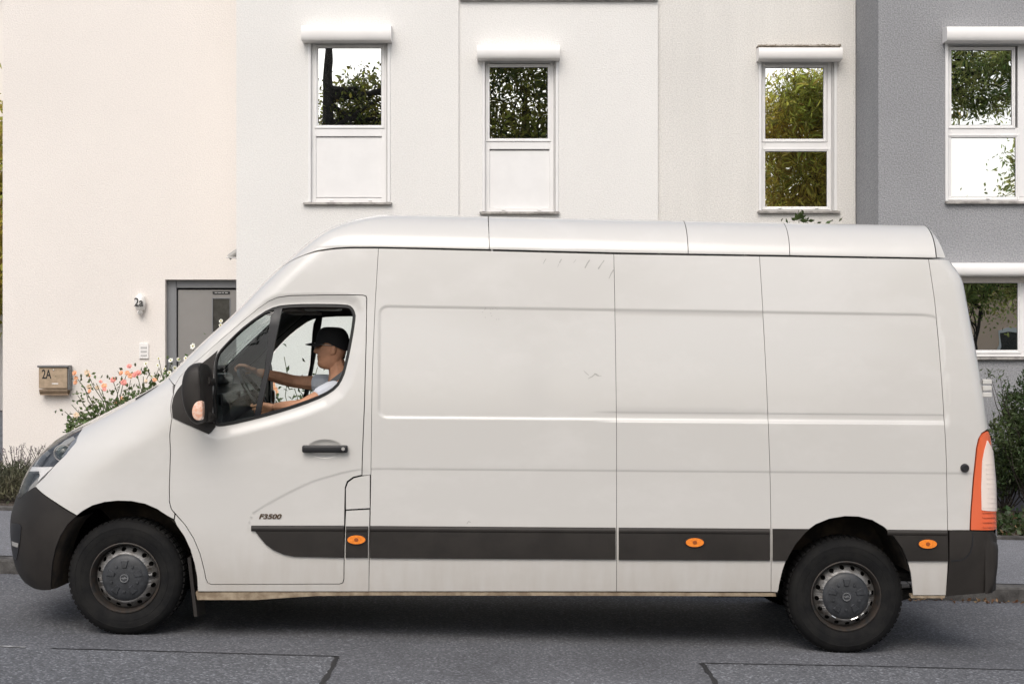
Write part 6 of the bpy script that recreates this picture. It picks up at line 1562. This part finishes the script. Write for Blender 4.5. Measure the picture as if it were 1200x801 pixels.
# cap: dome, peak, hair below it
g = MB(); k0 = 0; nu, nv = 40, 12; vs = []
for i in range(nv + 1):
    ph = math.pi / 2 * i / nv
    for j in range(nu):
        t = 2 * math.pi * j / nu; c_, s_ = math.cos(t), math.sin(t)
        low = 0.040 if c_ > 0.2 else (0.040 - 0.045 * min(1, (0.2 - c_) / 0.9))      # front edge at the brow, back edge at the nape
        x = -(0.101 if c_ > 0 else 0.119) * c_ * math.cos(ph) ** 0.5; y = 0.088 * s_ * math.cos(ph) ** 0.5; z = low + (0.142 - low) * math.sin(ph) ** 1.0
        vs.append(tuple(Rh @ Vector((x, y, z))))
fs = [(i * nu + j, i * nu + (j + 1) % nu, (i + 1) * nu + (j + 1) % nu, (i + 1) * nu + j) for i in range(nv) for j in range(nu)]
g.add(vs, fs); cp = g.build('cap', M['cap'], man, smooth=True)
g = MB(); vs = []; m_ = 13
for lay, dz_ in ((0, 0.0), (1, -0.006)):
    for r_ in range(6):
        for j in range(m_):
            t = (j / (m_ - 1) * 2 - 1) * 1.12; q = r_ / 5
            x = -(0.094 * math.cos(t)) - q * 0.072 * math.cos(t * 0.8); y = 0.082 * math.sin(t); z = 0.044 + dz_ - q * 0.016 - 0.012 * (abs(math.sin(t)) ** 2) * q
            vs.append(tuple(Rh @ Vector((x, y, z))))
n1 = 6 * m_; fs = []
for r_ in range(5):
    for j in range(m_ - 1):
        a = r_ * m_ + j; fs += [(a, a + 1, a + m_ + 1, a + m_), (n1 + a, n1 + a + m_, n1 + a + m_ + 1, n1 + a + 1)]
for j in range(m_ - 1): a = 5 * m_ + j; fs.append((a, a + 1, n1 + a + 1, n1 + a))
for r_ in range(5):
    for j in (0, m_ - 1): a = r_ * m_ + j; fs.append((a, a + m_, n1 + a + m_, n1 + a))
g.add(vs, fs); g.build('cap_peak', M['cap'], cp, smooth=True, sharp=50)
g = MB(); vs = []
for i in range(8):
    z = 0.045 - i * 0.0145
    for j in range(19):
        t = math.pi * 0.5 + (j / 18) * math.pi; x = -0.104 * math.cos(t) * (1 - 0.025 * i); x = max(x, 0.028 + 0.0 * i); y = 0.0785 * math.sin(t) * (1 - 0.03 * i) if x > 0.03 else 0.0785 * math.sin(t) * (1 - 0.03 * i)
        vs.append(tuple(Rh @ Vector((x, y, z))))
g.add(vs, [(i * 19 + j, i * 19 + j + 1, (i + 1) * 19 + j + 1, (i + 1) * 19 + j) for i in range(7) for j in range(18)]); g.build('hair', M['hair'], man, smooth=True)
# glasses
g = MB()
for s_ in (-1, 1):
    g.tube([Rh @ Vector((-0.098, s_ * 0.062, 0.026)), Rh @ Vector((-0.04, s_ * 0.078, 0.027)), Rh @ Vector((0.012, s_ * 0.080, 0.022))], 0.0022, 5)
    g.tube([Rh @ Vector((-0.106 + 0.006 * abs(math.cos(a)), s_ * (0.034 + 0.026 * math.cos(a)), 0.020 + 0.018 * math.sin(a))) for a in np.linspace(0, 2 * math.pi, 17)], 0.0018, 5, caps=False)
g.tube([Rh @ Vector((-0.112, -0.010, 0.024)), Rh @ Vector((-0.112, 0.010, 0.024))], 0.0018, 5)
gl = g.build('glasses', M['camgrey'], man, smooth=True)
for s_ in (-1, 1):
    pts = [Rh @ Vector((-0.1055, s_ * (0.034 + 0.024 * math.cos(a)), 0.020 + 0.0165 * math.sin(a))) for a in np.linspace(0, 2 * math.pi, 17)[:-1]]
    mesh_obj('lens', pts, [tuple(range(16))], M['black'], gl)
g = MB(); bp_ = [P(-1.02, 9.285, 1.66), P(-1.08, 9.33, 1.612), P(-1.175, 9.40, 1.545), P(-1.245, 9.50, 1.42), P(-1.25, 9.62, 1.25)]
for i in range(4):
    a, b_ = Vector(bp_[i]), Vector(bp_[i + 1]); d = (b_ - a).normalized(); w_ = d.cross(Vector((-1, -0.3, 0.2))).normalized() * 0.023; nn = w_.cross(d).normalized() * 0.0015
    g.add([a + w_ + nn, a - w_ + nn, b_ - w_ + nn, b_ + w_ + nn, a + w_ - nn, a - w_ - nn, b_ - w_ - nn, b_ + w_ - nn], [(0, 1, 2, 3), (7, 6, 5, 4), (0, 3, 7, 4), (1, 5, 6, 2)])
g.build('seat_belt', M['beltm'], van)
# ---------------------------------------------------------------- plants in the front gardens
def leaf_cards(P, size, up=0.3, fold=0.25, aspect=0.5, rng=RNG, Nrm=None):
    """n folded leaves: 4 verts -> 2 triangles each; P (n,3), size (n,)"""
    n = len(P); d = rng.normal(size=(n, 3)); d[:, 2] += up; d /= np.linalg.norm(d, axis=1, keepdims=True)
    r = rng.normal(size=(n, 3)) if Nrm is None else Nrm + 0.5 * rng.normal(size=(n, 3))
    w = np.cross(d, r); w /= np.maximum(np.linalg.norm(w, axis=1, keepdims=True), 1e-6)
    nn = np.cross(d, w); s = np.asarray(size)[:, None]
    a = P; b = P + d * s * 0.5 + w * s * aspect * 0.5 + nn * s * fold * 0.5; c = P + d * s; e = P + d * s * 0.5 - w * s * aspect * 0.5 + nn * s * fold * 0.5
    return np.stack([a, b, c, e], 1).reshape(-1, 3)
TRI2 = [(0, 1, 2), (0, 2, 3)]
def leaves(name, P, size, material, parent=None, kind='stuff', **k):
    P = np.asarray(P, float); size = np.broadcast_to(np.asarray(size, float), (len(P),)) * RNG.uniform(0.7, 1.25, len(P))
    return fast_mesh(name, leaf_cards(P, size, **k), 4, material, parent, kind=kind, faces_per=TRI2)
def wiggle(p0, p1, n=6, amp=0.05, sag=0.0):
    p0, p1 = Vector(p0), Vector(p1); out = []
    for i in range(n + 1):
        t = i / n; q = p0.lerp(p1, t); a = amp * math.sin(math.pi * t)
        out.append(q + Vector((random.uniform(-a, a), random.uniform(-a, a), random.uniform(-a, a) * 0.5 - sag * math.sin(math.pi * t))))
    return out
def blossom(name, c, r, material, parent, layers=3, petals=6, face=(0, -1, 0.3)):
    vs = []; f = Vector(face).normalized(); e1 = f.orthogonal().normalized(); e2 = f.cross(e1); mb = MB(); c = Vector(c)
    for l in range(layers):
        rr = r * (1 - 0.27 * l); lift = 0.15 + 0.3 * l
        for k in range(petals):
            a = 2 * math.pi * (k + 0.5 * l) / petals + random.uniform(-0.1, 0.1); u = e1 * math.cos(a) + e2 * math.sin(a); v = f.cross(u)
            b0 = c + f * (r * 0.12 * l); t = b0 + u * rr + f * rr * lift; m1 = b0 + u * rr * 0.62 + v * rr * 0.42 + f * rr * lift * 0.4; m2 = b0 + u * rr * 0.62 - v * rr * 0.42 + f * rr * lift * 0.4
            t1 = t + v * rr * 0.2; t2 = t - v * rr * 0.2
            mb.add([b0, m1, t1, t2, m2], [(0, 1, 2), (0, 2, 3), (0, 3, 4)])
    return mb.build(name, material, parent)

# rose bush behind the bonnet
YR = 16.6
rose = thing('rose_bush', (wx(150, YR), YR, gz(-4.3) + 0.14), 'pink and orange rose bush in front of the cream wall, behind the van bonnet', 'rose bush')
base = Vector((wx(165, YR), YR, gz(-4) + 0.13)); canes = []; LP = []
tips = [(88, 440), (97, 452), (91, 463), (103, 437), (113, 449), (120, 459), (132, 445), (143, 440), (150, 434), (153, 445), (160, 436), (168, 441), (176, 436), (186, 432), (196, 440), (205, 445), (212, 436), (100, 486), (84, 474), (120, 475), (140, 462), (160, 460), (180, 455), (195, 462), (110, 490), (92, 480), (150, 470), (128, 466), (200, 428), (76, 482)]
g = MB()
for i, (px, py) in enumerate(tips):
    Y = YR + random.uniform(-0.35, 0.35); t = Vector(at(px, py, Y)); b = base + Vector((random.uniform(-0.5, 0.3), random.uniform(-0.2, 0.2), 0))
    pts = wiggle(b, t, 9, 0.07); g.tube(pts, [0.009 * (1 - 0.7 * k / 9) + 0.001 for k in range(10)], 5)
    for k in range(3, 10):
        for q in range(int(9 if k < 7 else 4)):
            LP.append(pts[k] + Vector((random.gauss(0, 0.075), random.gauss(0, 0.08), random.gauss(0, 0.05))))
g.build('stem', M['stem'], rose)
for q in range(1700):
    px = random.uniform(78, 215); top_ = np.interp(px, [78, 110, 150, 215], [492, 474, 462, 440]); LP.append(Vector(at(px, random.uniform(top_, 520), YR + random.uniform(-0.35, 0.35))))
leaves('foliage', np.array([tuple(p) for p in LP]), 0.052, M['leafrose'], rose, aspect=0.62)
fl = [(87.5, 437, 'roseorange', 1.0), (89, 443, 'roseorange', 0.8), (88.5, 448, 'roseorange', 0.9), (102, 436.5, 'rosepale', 1.1), (104, 440, 'roseorange', 0.7), (132.5, 445, 'rosepink', 1.1), (122, 452, 'roseorange', 1.1), (114, 454, 'rosepale', 0.9),
      (122.5, 456, 'rosepink', 0.8), (142, 437, 'roseorange', 1.0), (145, 448, 'rosepink', 1.2), (149, 437, 'roseorange', 1.0), (153, 440, 'roseorange', 1.1), (158, 439, 'rosepink', 1.2), (151.5, 429, 'rosepink', 1.0), (162, 437, 'rosepink', 1.2), (104.5, 453, 'rosepale', 1.0),
      (89.5, 486, 'rosepale', 1.1), (143, 467, 'roseorange', 0.9), (147, 473, 'rosepale', 0.8), (181, 445, 'roseorange', 0.9), (171, 446, 'rosepale', 0.7), (105, 458, 'roseorange', 0.8), (136, 472, 'roseorange', 0.7), (118, 447, 'rosepink', 0.7)]
for px, py, mn, s in fl:
    blossom('blossom', at(px, py, YR - random.uniform(0.0, 0.35)), 0.031 * s, M[mn], rose, face=(random.uniform(-0.5, 0.5), -1, random.uniform(0, 0.7)))
for px, py in ((126, 441), (136, 443), (158.5, 427), (174, 434), (95, 440)):
    g = MB(); g.ellipsoid(at(px, py, YR - 0.1), (0.012, 0.012, 0.02), 8, 6); g.build('bud', M['stem'], rose)
# white anemones by the door
YA_ = 16.9
ane = thing('anemone_plant', (wx(225, YA_), YA_, gz(-3.6) + 0.14), 'tall white-flowered anemone in front of the grey door', 'flowering plant')
g = MB(); LP = []; b = Vector((wx(228, YA_), YA_, gz(-3.6) + 0.14))
wf = [(226, 405.5, 1.2), (200, 422, 1.0), (209, 421, 0.8), (217.5, 419.5, 0.9), (205, 431, 1.0), (198.5, 436.5, 0.9), (185, 428, 0.8), (171, 426, 0.9), (173, 434, 0.8), (192, 443, 0.9), (186, 420, 0.7), (213, 427, 0.7), (232, 412, 0.8), (259, 376, 0.8), (258.5, 381, 0.7), (262, 437, 0.8), (270, 425, 0.9), (240, 425, 0.8), (250, 438, 0.8), (283, 452, 0.8), (193, 432, 0.6), (178, 441, 0.7)]
for px, py, s in wf:
    t = Vector(at(px, py, YA_ - random.uniform(0, 0.3))); pts = wiggle(b + Vector((random.uniform(-0.25, 0.25), 0, 0)), t, 7, 0.06)
    g.tube(pts, 0.004, 4)
    for k in range(1, 7):
        for q in range(7): LP.append(pts[k] + Vector((random.gauss(0, 0.06), random.gauss(0, 0.06), random.gauss(0, 0.05))))
    bl_ = blossom('blossom', t, 0.030 * s, M['petal'], ane, layers=1, petals=6, face=(random.uniform(-0.6, 0.6), -1, random.uniform(-0.1, 0.8)))
    c = MB(); c.ellipsoid(tuple(t + Vector((0, -0.008, 0.002))), (0.009, 0.007, 0.009), 8, 6); c.build('flower_centre', M['pollen'], bl_)
g.build('stem', M['stem'], ane); leaves('foliage', np.array([tuple(p) for p in LP]), 0.065, M['leafrose'], ane, aspect=0.6)
# plants behind the cab, seen through the windows
YS = 16.2
sh1 = thing('garden_shrub', (wx(360, YS), YS, gz(-2.2) + 0.14), 'loose garden shrub against the white wall, seen through the cab windows', 'shrub')
g = MB(); LP = []; b = Vector((wx(365, YS), YS, gz(-2.2) + 0.14))
for px, py in [(333, 418), (345, 455), (352, 462), (362, 452), (372, 458), (383, 450), (392, 460), (372, 430), (330, 470), (340, 480), (395, 440), (378, 468), (318, 474), (322, 462), (356, 476), (385, 476)]:
    t = Vector(at(px, py, YS + random.uniform(-0.3, 0.3))); pts = wiggle(b + Vector((random.uniform(-0.3, 0.3), 0, 0)), t, 7, 0.06); g.tube(pts, 0.005, 4)
    for k in range(2, 8):
        for q in range(6 if py > 440 else 2): LP.append(pts[k] + Vector((random.gauss(0, 0.07), random.gauss(0, 0.06), random.gauss(0, 0.06))))
g.build('stem', M['stem'], sh1); leaves('foliage', np.array([tuple(p) for p in LP]), 0.075, M['leafshrub'], sh1, aspect=0.45)
for px, py in ((314, 446), (318, 452), (316, 460), (312, 468), (321, 458)): blossom('blossom', at(px, py, YS - 0.4), 0.05, M['roseorange'], sh1)
# tall shoot rising behind the van roof
YT = 16.6
tall = thing('tall_shrub', (wx(940, YT), YT, gz(3.2) + 0.14), 'tall shrub behind the van with one leafy tip rising above the roof', 'shrub')
g = MB(); LP = []; b = Vector((wx(940, YT), YT, gz(3.2) + 0.14))
for i in range(22):
    px, py = (936, 246) if i == 0 else (random.uniform(890, 990), random.uniform(262, 420))
    if i == 1: px, py = 944, 255
    if i == 2: px, py = 955, 261
    t = Vector(at(px, py, YT + random.uniform(-0.3, 0.3) * (i > 2))); pts = wiggle(b, t, 9, 0.08); g.tube(pts, [0.012 * (1 - 0.8 * k / 9) + 0.001 for k in range(10)], 5)
    if i > 2:
        for k in range(3, 10):
            for q in range(10): LP.append(pts[k] + Vector((random.gauss(0, 0.09), random.gauss(0, 0.09), random.gauss(0, 0.07))))
g.build('stem', M['stem'], tall); leaves('foliage', np.array([tuple(p) for p in LP]), 0.08, M['leafshrub'], tall, aspect=0.45)
for (px, py, dx, dz) in ((935, 258, -7, -3), (935, 258, -3, -9), (935, 258, 4, -11), (936, 257, 9, -5), (946, 259, 9, -1), (945, 259, 3, -5), (957, 262, 6, -2), (936, 258, 12, 1), (936, 256, 6, -8)):
    a = Vector(at(px, py, YT)); c = Vector(at(px + dx, py + dz, YT - 0.05)); d = c - a; w = d.cross(Vector((0, 1, 0.3))).normalized() * d.length * 0.22
    mesh_obj('leaf', [a, a + d * 0.5 + w, c, a + d * 0.5 - w + Vector((0, 0.01, 0))], [(0, 1, 2), (0, 2, 3)], M['leafshrub'], tall)
# lavender at the left
for (cx, Y, rad, hgt, lab) in ((wx(22, 15.4), 15.4, 0.42, 0.50, 'grey-green lavender bush with dry flower spikes, leftmost, in front of the van nose'), (wx(60, 16.2), 16.2, 0.34, 0.46, 'smaller lavender bush half hidden behind the van headlamp')):
    zg_ = gz(cx) + 0.15; lv = thing('lavender_bush', (cx, Y, zg_), lab, 'lavender', 'lavender bushes in the left garden bed')
    n = 2600; th = RNG.uniform(0, 2 * np.pi, n); rr = rad * np.sqrt(RNG.uniform(0, 1, n)); h = RNG.uniform(0, 1, n) * hgt * 0.66 * np.sqrt(np.maximum(0, 1 - (rr / rad) ** 2) + 0.1)
    leaves('foliage', np.stack([cx + rr * np.cos(th), Y + rr * np.sin(th), zg_ + h], 1), 0.085, M['leaflav'], lv, up=1.6, aspect=0.12)
    g = MB(); FP = []
    for k in range(46):
        a = random.uniform(0, 2 * math.pi); q = rad * random.uniform(0.1, 0.8); b = Vector((cx + q * math.cos(a) * 0.6, Y + q * math.sin(a) * 0.6, zg_ + hgt * 0.3)); t = Vector((cx + q * math.cos(a) * 1.4, Y + q * math.sin(a), zg_ + hgt * random.uniform(0.75, 1.12)))
        g.tube([b, (b + t) / 2 + Vector((0, 0, 0.03)), t], 0.0022, 3)
        for j in range(7): FP.append(tuple(t + Vector((random.gauss(0, 0.006), random.gauss(0, 0.006), -j * 0.011))))
    g.build('stem', M['leaflav'], lv); leaves('flower_spikes', np.array(FP), 0.02, M['lavflower'], lv, up=0.8, aspect=0.6)
# right: evergreen shrub in front of the grey house, ivy and litter
for (cx, Y, z0_, rx, rz, n, lab) in ((wx(1212, 16.2), 16.2, 0.30, 0.44, 0.66, 11000, 'dark green rounded evergreen shrub against the grey house at the right edge'), (wx(1176, 16.5), 16.5, 0.22, 0.30, 0.30, 2600, 'low loose shrub just behind the van tail lamp')):
    b = Vector((cx, Y, gz(cx) + 0.12)); sb = thing('evergreen_shrub', b, lab, 'shrub')
    P = RNG.normal(size=(n, 3)); P /= np.linalg.norm(P, axis=1, keepdims=True); P *= (RNG.uniform(0.12, 1, n) ** 0.5)[:, None]
    P = P * np.array([rx, rx, rz]) * (1 + 0.22 * np.sin(P[:, 0:1] * 9 + 2) * np.cos(P[:, 2:3] * 8)); P += np.array([cx, Y, b.z + z0_ + rz * 0.95])
    leaves('foliage', P, 0.05, M['leafshrub'], sb, aspect=0.35, up=0.9)
    g = MB(); FP = []
    for k in range(22):
        a = random.uniform(0, 2 * math.pi); t = Vector((cx + rx * 1.12 * math.cos(a), Y + rx * math.sin(a), b.z + z0_ + rz * random.uniform(0.6, 2.25)))
        pts = wiggle(b, t, 5, 0.06); g.tube(pts, [0.011, 0.009, 0.007, 0.005, 0.004, 0.002], 5)
        for q in range(14): FP.append(tuple(t + Vector((random.gauss(0, 0.035), random.gauss(0, 0.035), random.gauss(0, 0.05)))))
    g.build('stem', M['bark'], sb); leaves('twig_leaves', np.array(FP), 0.045, M['leafshrub'], sb, aspect=0.35, up=1.2)
def scatter(name, n, x0, x1, depth, size, material, label, cat, hmax, clump=0.0, y_at=None, aspect=0.6):
    X = RNG.uniform(x0, x1, n); T = RNG.uniform(0, 1, n) ** 1.3
    if clump: keep = (np.sin(X * 3.1 + T * 7) + np.sin(X * 7.7 - T * 5) + RNG.normal(size=n) * 0.7) > clump; X, T = X[keep], T[keep]
    Yb = np.array([y_at(x) for x in X]); Y = Yb + T * depth
    Z = np.array([gz(x) for x in X]) + 0.15 + RNG.uniform(0, 1, len(X)) ** 2 * hmax
    o = leaves(name, np.stack([X, Y, Z], 1), size, material, None, aspect=aspect, up=0.5)
    tag(o, label, cat, kind='stuff'); return o
bb = lambda x: back_y(x) + 0.10
scatter('ivy', 5200, 4.2, 6.6, 1.6, 0.055, M['leafivy'], 'low dark ivy covering the bed in front of the grey house', 'ivy', 0.16, -0.6, bb, 0.8)
scatter('ground_cover', 4200, -6.5, 4.2, 2.6, 0.05, M['leafivy'], 'patchy green ground cover in the bed behind the van', 'ground cover', 0.08, 0.4, bb, 0.7)
scatter('dead_leaves', 5200, -7.5, 7.0, 2.2, 0.055, M['leafdry'], 'dry brown leaves lying on the garden soil', 'dead leaves', 0.05, 0.2, bb, 0.7)
ky = lambda x: kerb_y(x) - 0.10
X = RNG.uniform(2.7, 4.6, 130); Y = np.array([kerb_y(x) for x in X]) - np.abs(RNG.normal(0, 0.06, len(X))) - 0.01; Z = np.array([gz(x) for x in X]) + 0.006
o = leaves('gutter_leaves', np.stack([X, Y, Z], 1), 0.035, M['leafdry'], None, aspect=0.6, up=0.05); tag(o, 'small dry leaves gathered in the gutter below the kerb at the right', 'dead leaves', kind='stuff')
# tree far left behind the gap
def tree(name, x, y, h, crown_c, crown_r, n, lmat, lab, leaf=0.13, trunk_r=0.2, limbs=9, group=None, lean=0.0, gaps=0.0, clumps=60, kind_aspect=0.5, droop=0.0, top=None, fork=(0.4, 0.85)):
    b = Vector((x, y, gz(x) + 0.05)); tr = thing(name, b, lab, 'tree', group)
    top = Vector(top or crown_c); g = MB()
    pts = [b, b + (top - b) * 0.3 + Vector((lean, 0, 0)), b + (top - b) * 0.6 + Vector((lean * 1.2, 0, 0)), top + Vector((lean * 0.5, 0, 0))]
    g.tube(pts, [trunk_r * 1.25, trunk_r, trunk_r * 0.72, trunk_r * 0.3], 12); cs = []
    for i in range(clumps):
        d = RNG.normal(size=3); d /= np.linalg.norm(d); q = np.array(crown_c) + d * np.array(crown_r) * RNG.uniform(0.35, 1.0) ** 0.6; cs.append(q)
    for i in range(limbs):
        t = Vector(cs[i]); s = b.lerp(top, random.uniform(*fork)); pp = wiggle(s, t, 5, 0.35); g.tube(pp, [trunk_r * (0.4 if fork[0] < 0.6 else 0.22) * (1 - 0.17 * k) for k in range(6)], 7)
        for j in range(3):
            s2 = pp[random.randint(2, 5)]; g.tube(wiggle(s2, Vector(cs[(i * 3 + j) % len(cs)]), 4, 0.2), [0.03, 0.025, 0.02, 0.012, 0.006], 5)
    g.build('trunk', M['bark'], tr)
    cs = np.array(cs); per = n // clumps; cr = np.array(crown_r).mean() * 0.30
    P = (cs[:, None, :] + RNG.normal(size=(clumps, per, 3)) * np.array([cr, cr, cr * 0.75]) * RNG.uniform(0.5, 1.2, (clumps, 1, 1))).reshape(-1, 3)
    if gaps: P = P[(np.sin(P[:, 0] * 3.3) + np.sin(P[:, 2] * 4.1 + 1) + np.sin(P[:, 1] * 2.7)) > gaps - 1.2]
    leaves('crown', P, leaf, M[lmat], tr, aspect=kind_aspect, up=-droop)
    return tr
tree('garden_tree', -13.2, 37.0, 9, (-12.6, 36.5, 5.2), (1.8, 1.8, 2.6), 9000, 'leafyellow', 'sunlit yellow-green tree glimpsed past the house corner at the far left', leaf=0.22)
# ---------------------------------------------------------------- the other side of the street: trees and a house that the panes and the paint mirror
def mir(px, py, Yf, D):
    """point at y = -D that a pane at y = Yf shows at this photograph pixel"""
    k = (2 * Yf + D) / F; return ((px - 600) * k, -D, EYE + (HZ - py) * k)
a = mir(381, 100, Y_A, 11); grp = 'street trees opposite the white houses'
tree('plane_tree', a[0], -11, 14, (a[0] + 1.9, -11.8, 9.45), (2.3, 1.2, 1.55), 12000, 'leaftree', 'thick-trunked dark tree mirrored in the leftmost window', leaf=0.17, trunk_r=0.30, limbs=16, group=grp, gaps=0.2, clumps=80, top=(a[0] + 0.1, -11, 12.6))
tree('lime_tree', 0.6, -12.5, 14, (0.4, -12.5, 10.2), (3.0, 2.0, 3.4), 26000, 'leaftree', 'dense dark leafy tree mirrored in the second window', leaf=0.16, trunk_r=0.25, limbs=10, group=grp, clumps=140)
w = mir(935, 170, Y_C, 12)
tree('willow_tree', w[0] + 2.3, -13, 13, (w[0] + 0.5, -12, w[2] - 0.7), (2.0, 1.3, 3.2), 26000, 'leafyellow', 'yellow-green willow mirrored in the window beside the grey house', leaf=0.26, trunk_r=0.18, limbs=12, group=grp, kind_aspect=0.20, droop=0.8, clumps=110)
w = mir(1150, 95, Y_G, 12)
tree('acacia_tree', w[0] - 3.2, -12.5, 14, (w[0] - 0.1, -12, w[2] + 0.35), (2.3, 1.4, 1.3), 13000, 'leafpale', 'airy pale green tree mirrored in the upper window of the grey house', leaf=0.17, trunk_r=0.14, limbs=14, group=grp, kind_aspect=0.35, clumps=100, gaps=0.2, top=(w[0] - 2.2, -12.3, w[2] + 1.6), fork=(0.86, 1.0))
w = mir(1196, 215, Y_G, 13)
tree('young_tree', w[0] + 2.6, -13, 9, (w[0] + 0.9, -13, w[2] - 0.3), (1.2, 0.8, 1.7), 6500, 'leafpale', 'small tree mirrored at the right side of the grey house window', leaf=0.15, trunk_r=0.08, limbs=8, group=grp, clumps=40, gaps=0.2)
w = mir(1160, 345, Y_G, 9)
tree('roundheaded_tree', w[0] - 0.6, -9.5, 5.5, (w[0], -9.3, w[2] + 0.95), (2.4, 1.2, 1.30), 17000, 'leafpale', 'low green street tree mirrored in the ground floor window', leaf=0.12, trunk_r=0.06, limbs=8, group=grp, clumps=110)
h7 = thing('peach_house', (15.5, -24, 0), 'peach plastered house with red roof across the street, mirrored in the ground floor window', 'house')
g = MB(); g.box(11.5, 24.0, -32, -22, -0.8, 4.6)
g.build('wall', M['peach'], h7)
g = MB(); g.add([(10.9, -32.6, 4.6), (24.6, -32.6, 4.6), (24.6, -21.4, 4.6), (10.9, -21.4, 4.6), (10.9, -27, 8.2), (24.6, -27, 8.2)], [(0, 1, 5, 4), (2, 3, 4, 5), (0, 4, 3), (1, 2, 5), (0, 3, 2, 1)]); g.build('roof', M['tile'], h7)
for x in (13.0, 16.0, 19.0, 22.0):
    g = MB(); frame_ring(g, x - 0.6, x + 0.6, 1.2, 2.7, 0.08, -22.02, -21.94); w_ = g.build('window', M['white'], h7)
    g = MB(); g.box(x - 0.52, x + 0.52, -21.99, -21.97, 1.28, 2.62); g.build('pane', M['darkglass'], w_)
g = MB(); g.tube([(16.9, -21.9, 0), (16.9, -21.9, 4.5)], 0.05, 8); g.build('downpipe', M['railgrey'], h7)
def hedge(name, x0, x1, y, h, d, n, lmat, lab):
    P = np.stack([RNG.uniform(x0, x1, n), y + RNG.uniform(-d, d, n), RNG.uniform(0, 1, n) ** 0.7], 1)
    P[:, 2] = gz(P[:, 0]) + P[:, 2] * h * (0.85 + 0.15 * np.sin(P[:, 0] * 1.7) * np.cos(P[:, 0] * 0.6 + 1))
    o = leaves(name, P, 0.20, M[lmat], None, aspect=0.6); tag(o, lab, 'hedge', kind='stuff')
hedge('hedge', -30, 11, -5.2, 1.7, 0.5, 16000, 'leaftree', 'long garden hedge across the street')
hedge('far_thicket', -60, 60, -38, 6.5, 2.0, 24000, 'leafpale', 'belt of trees beyond the gardens across the street')
hedge('background_trees', -80, 90, 62, 7.5, 3.0, 16000, 'leafpale', 'belt of trees behind the row of houses')
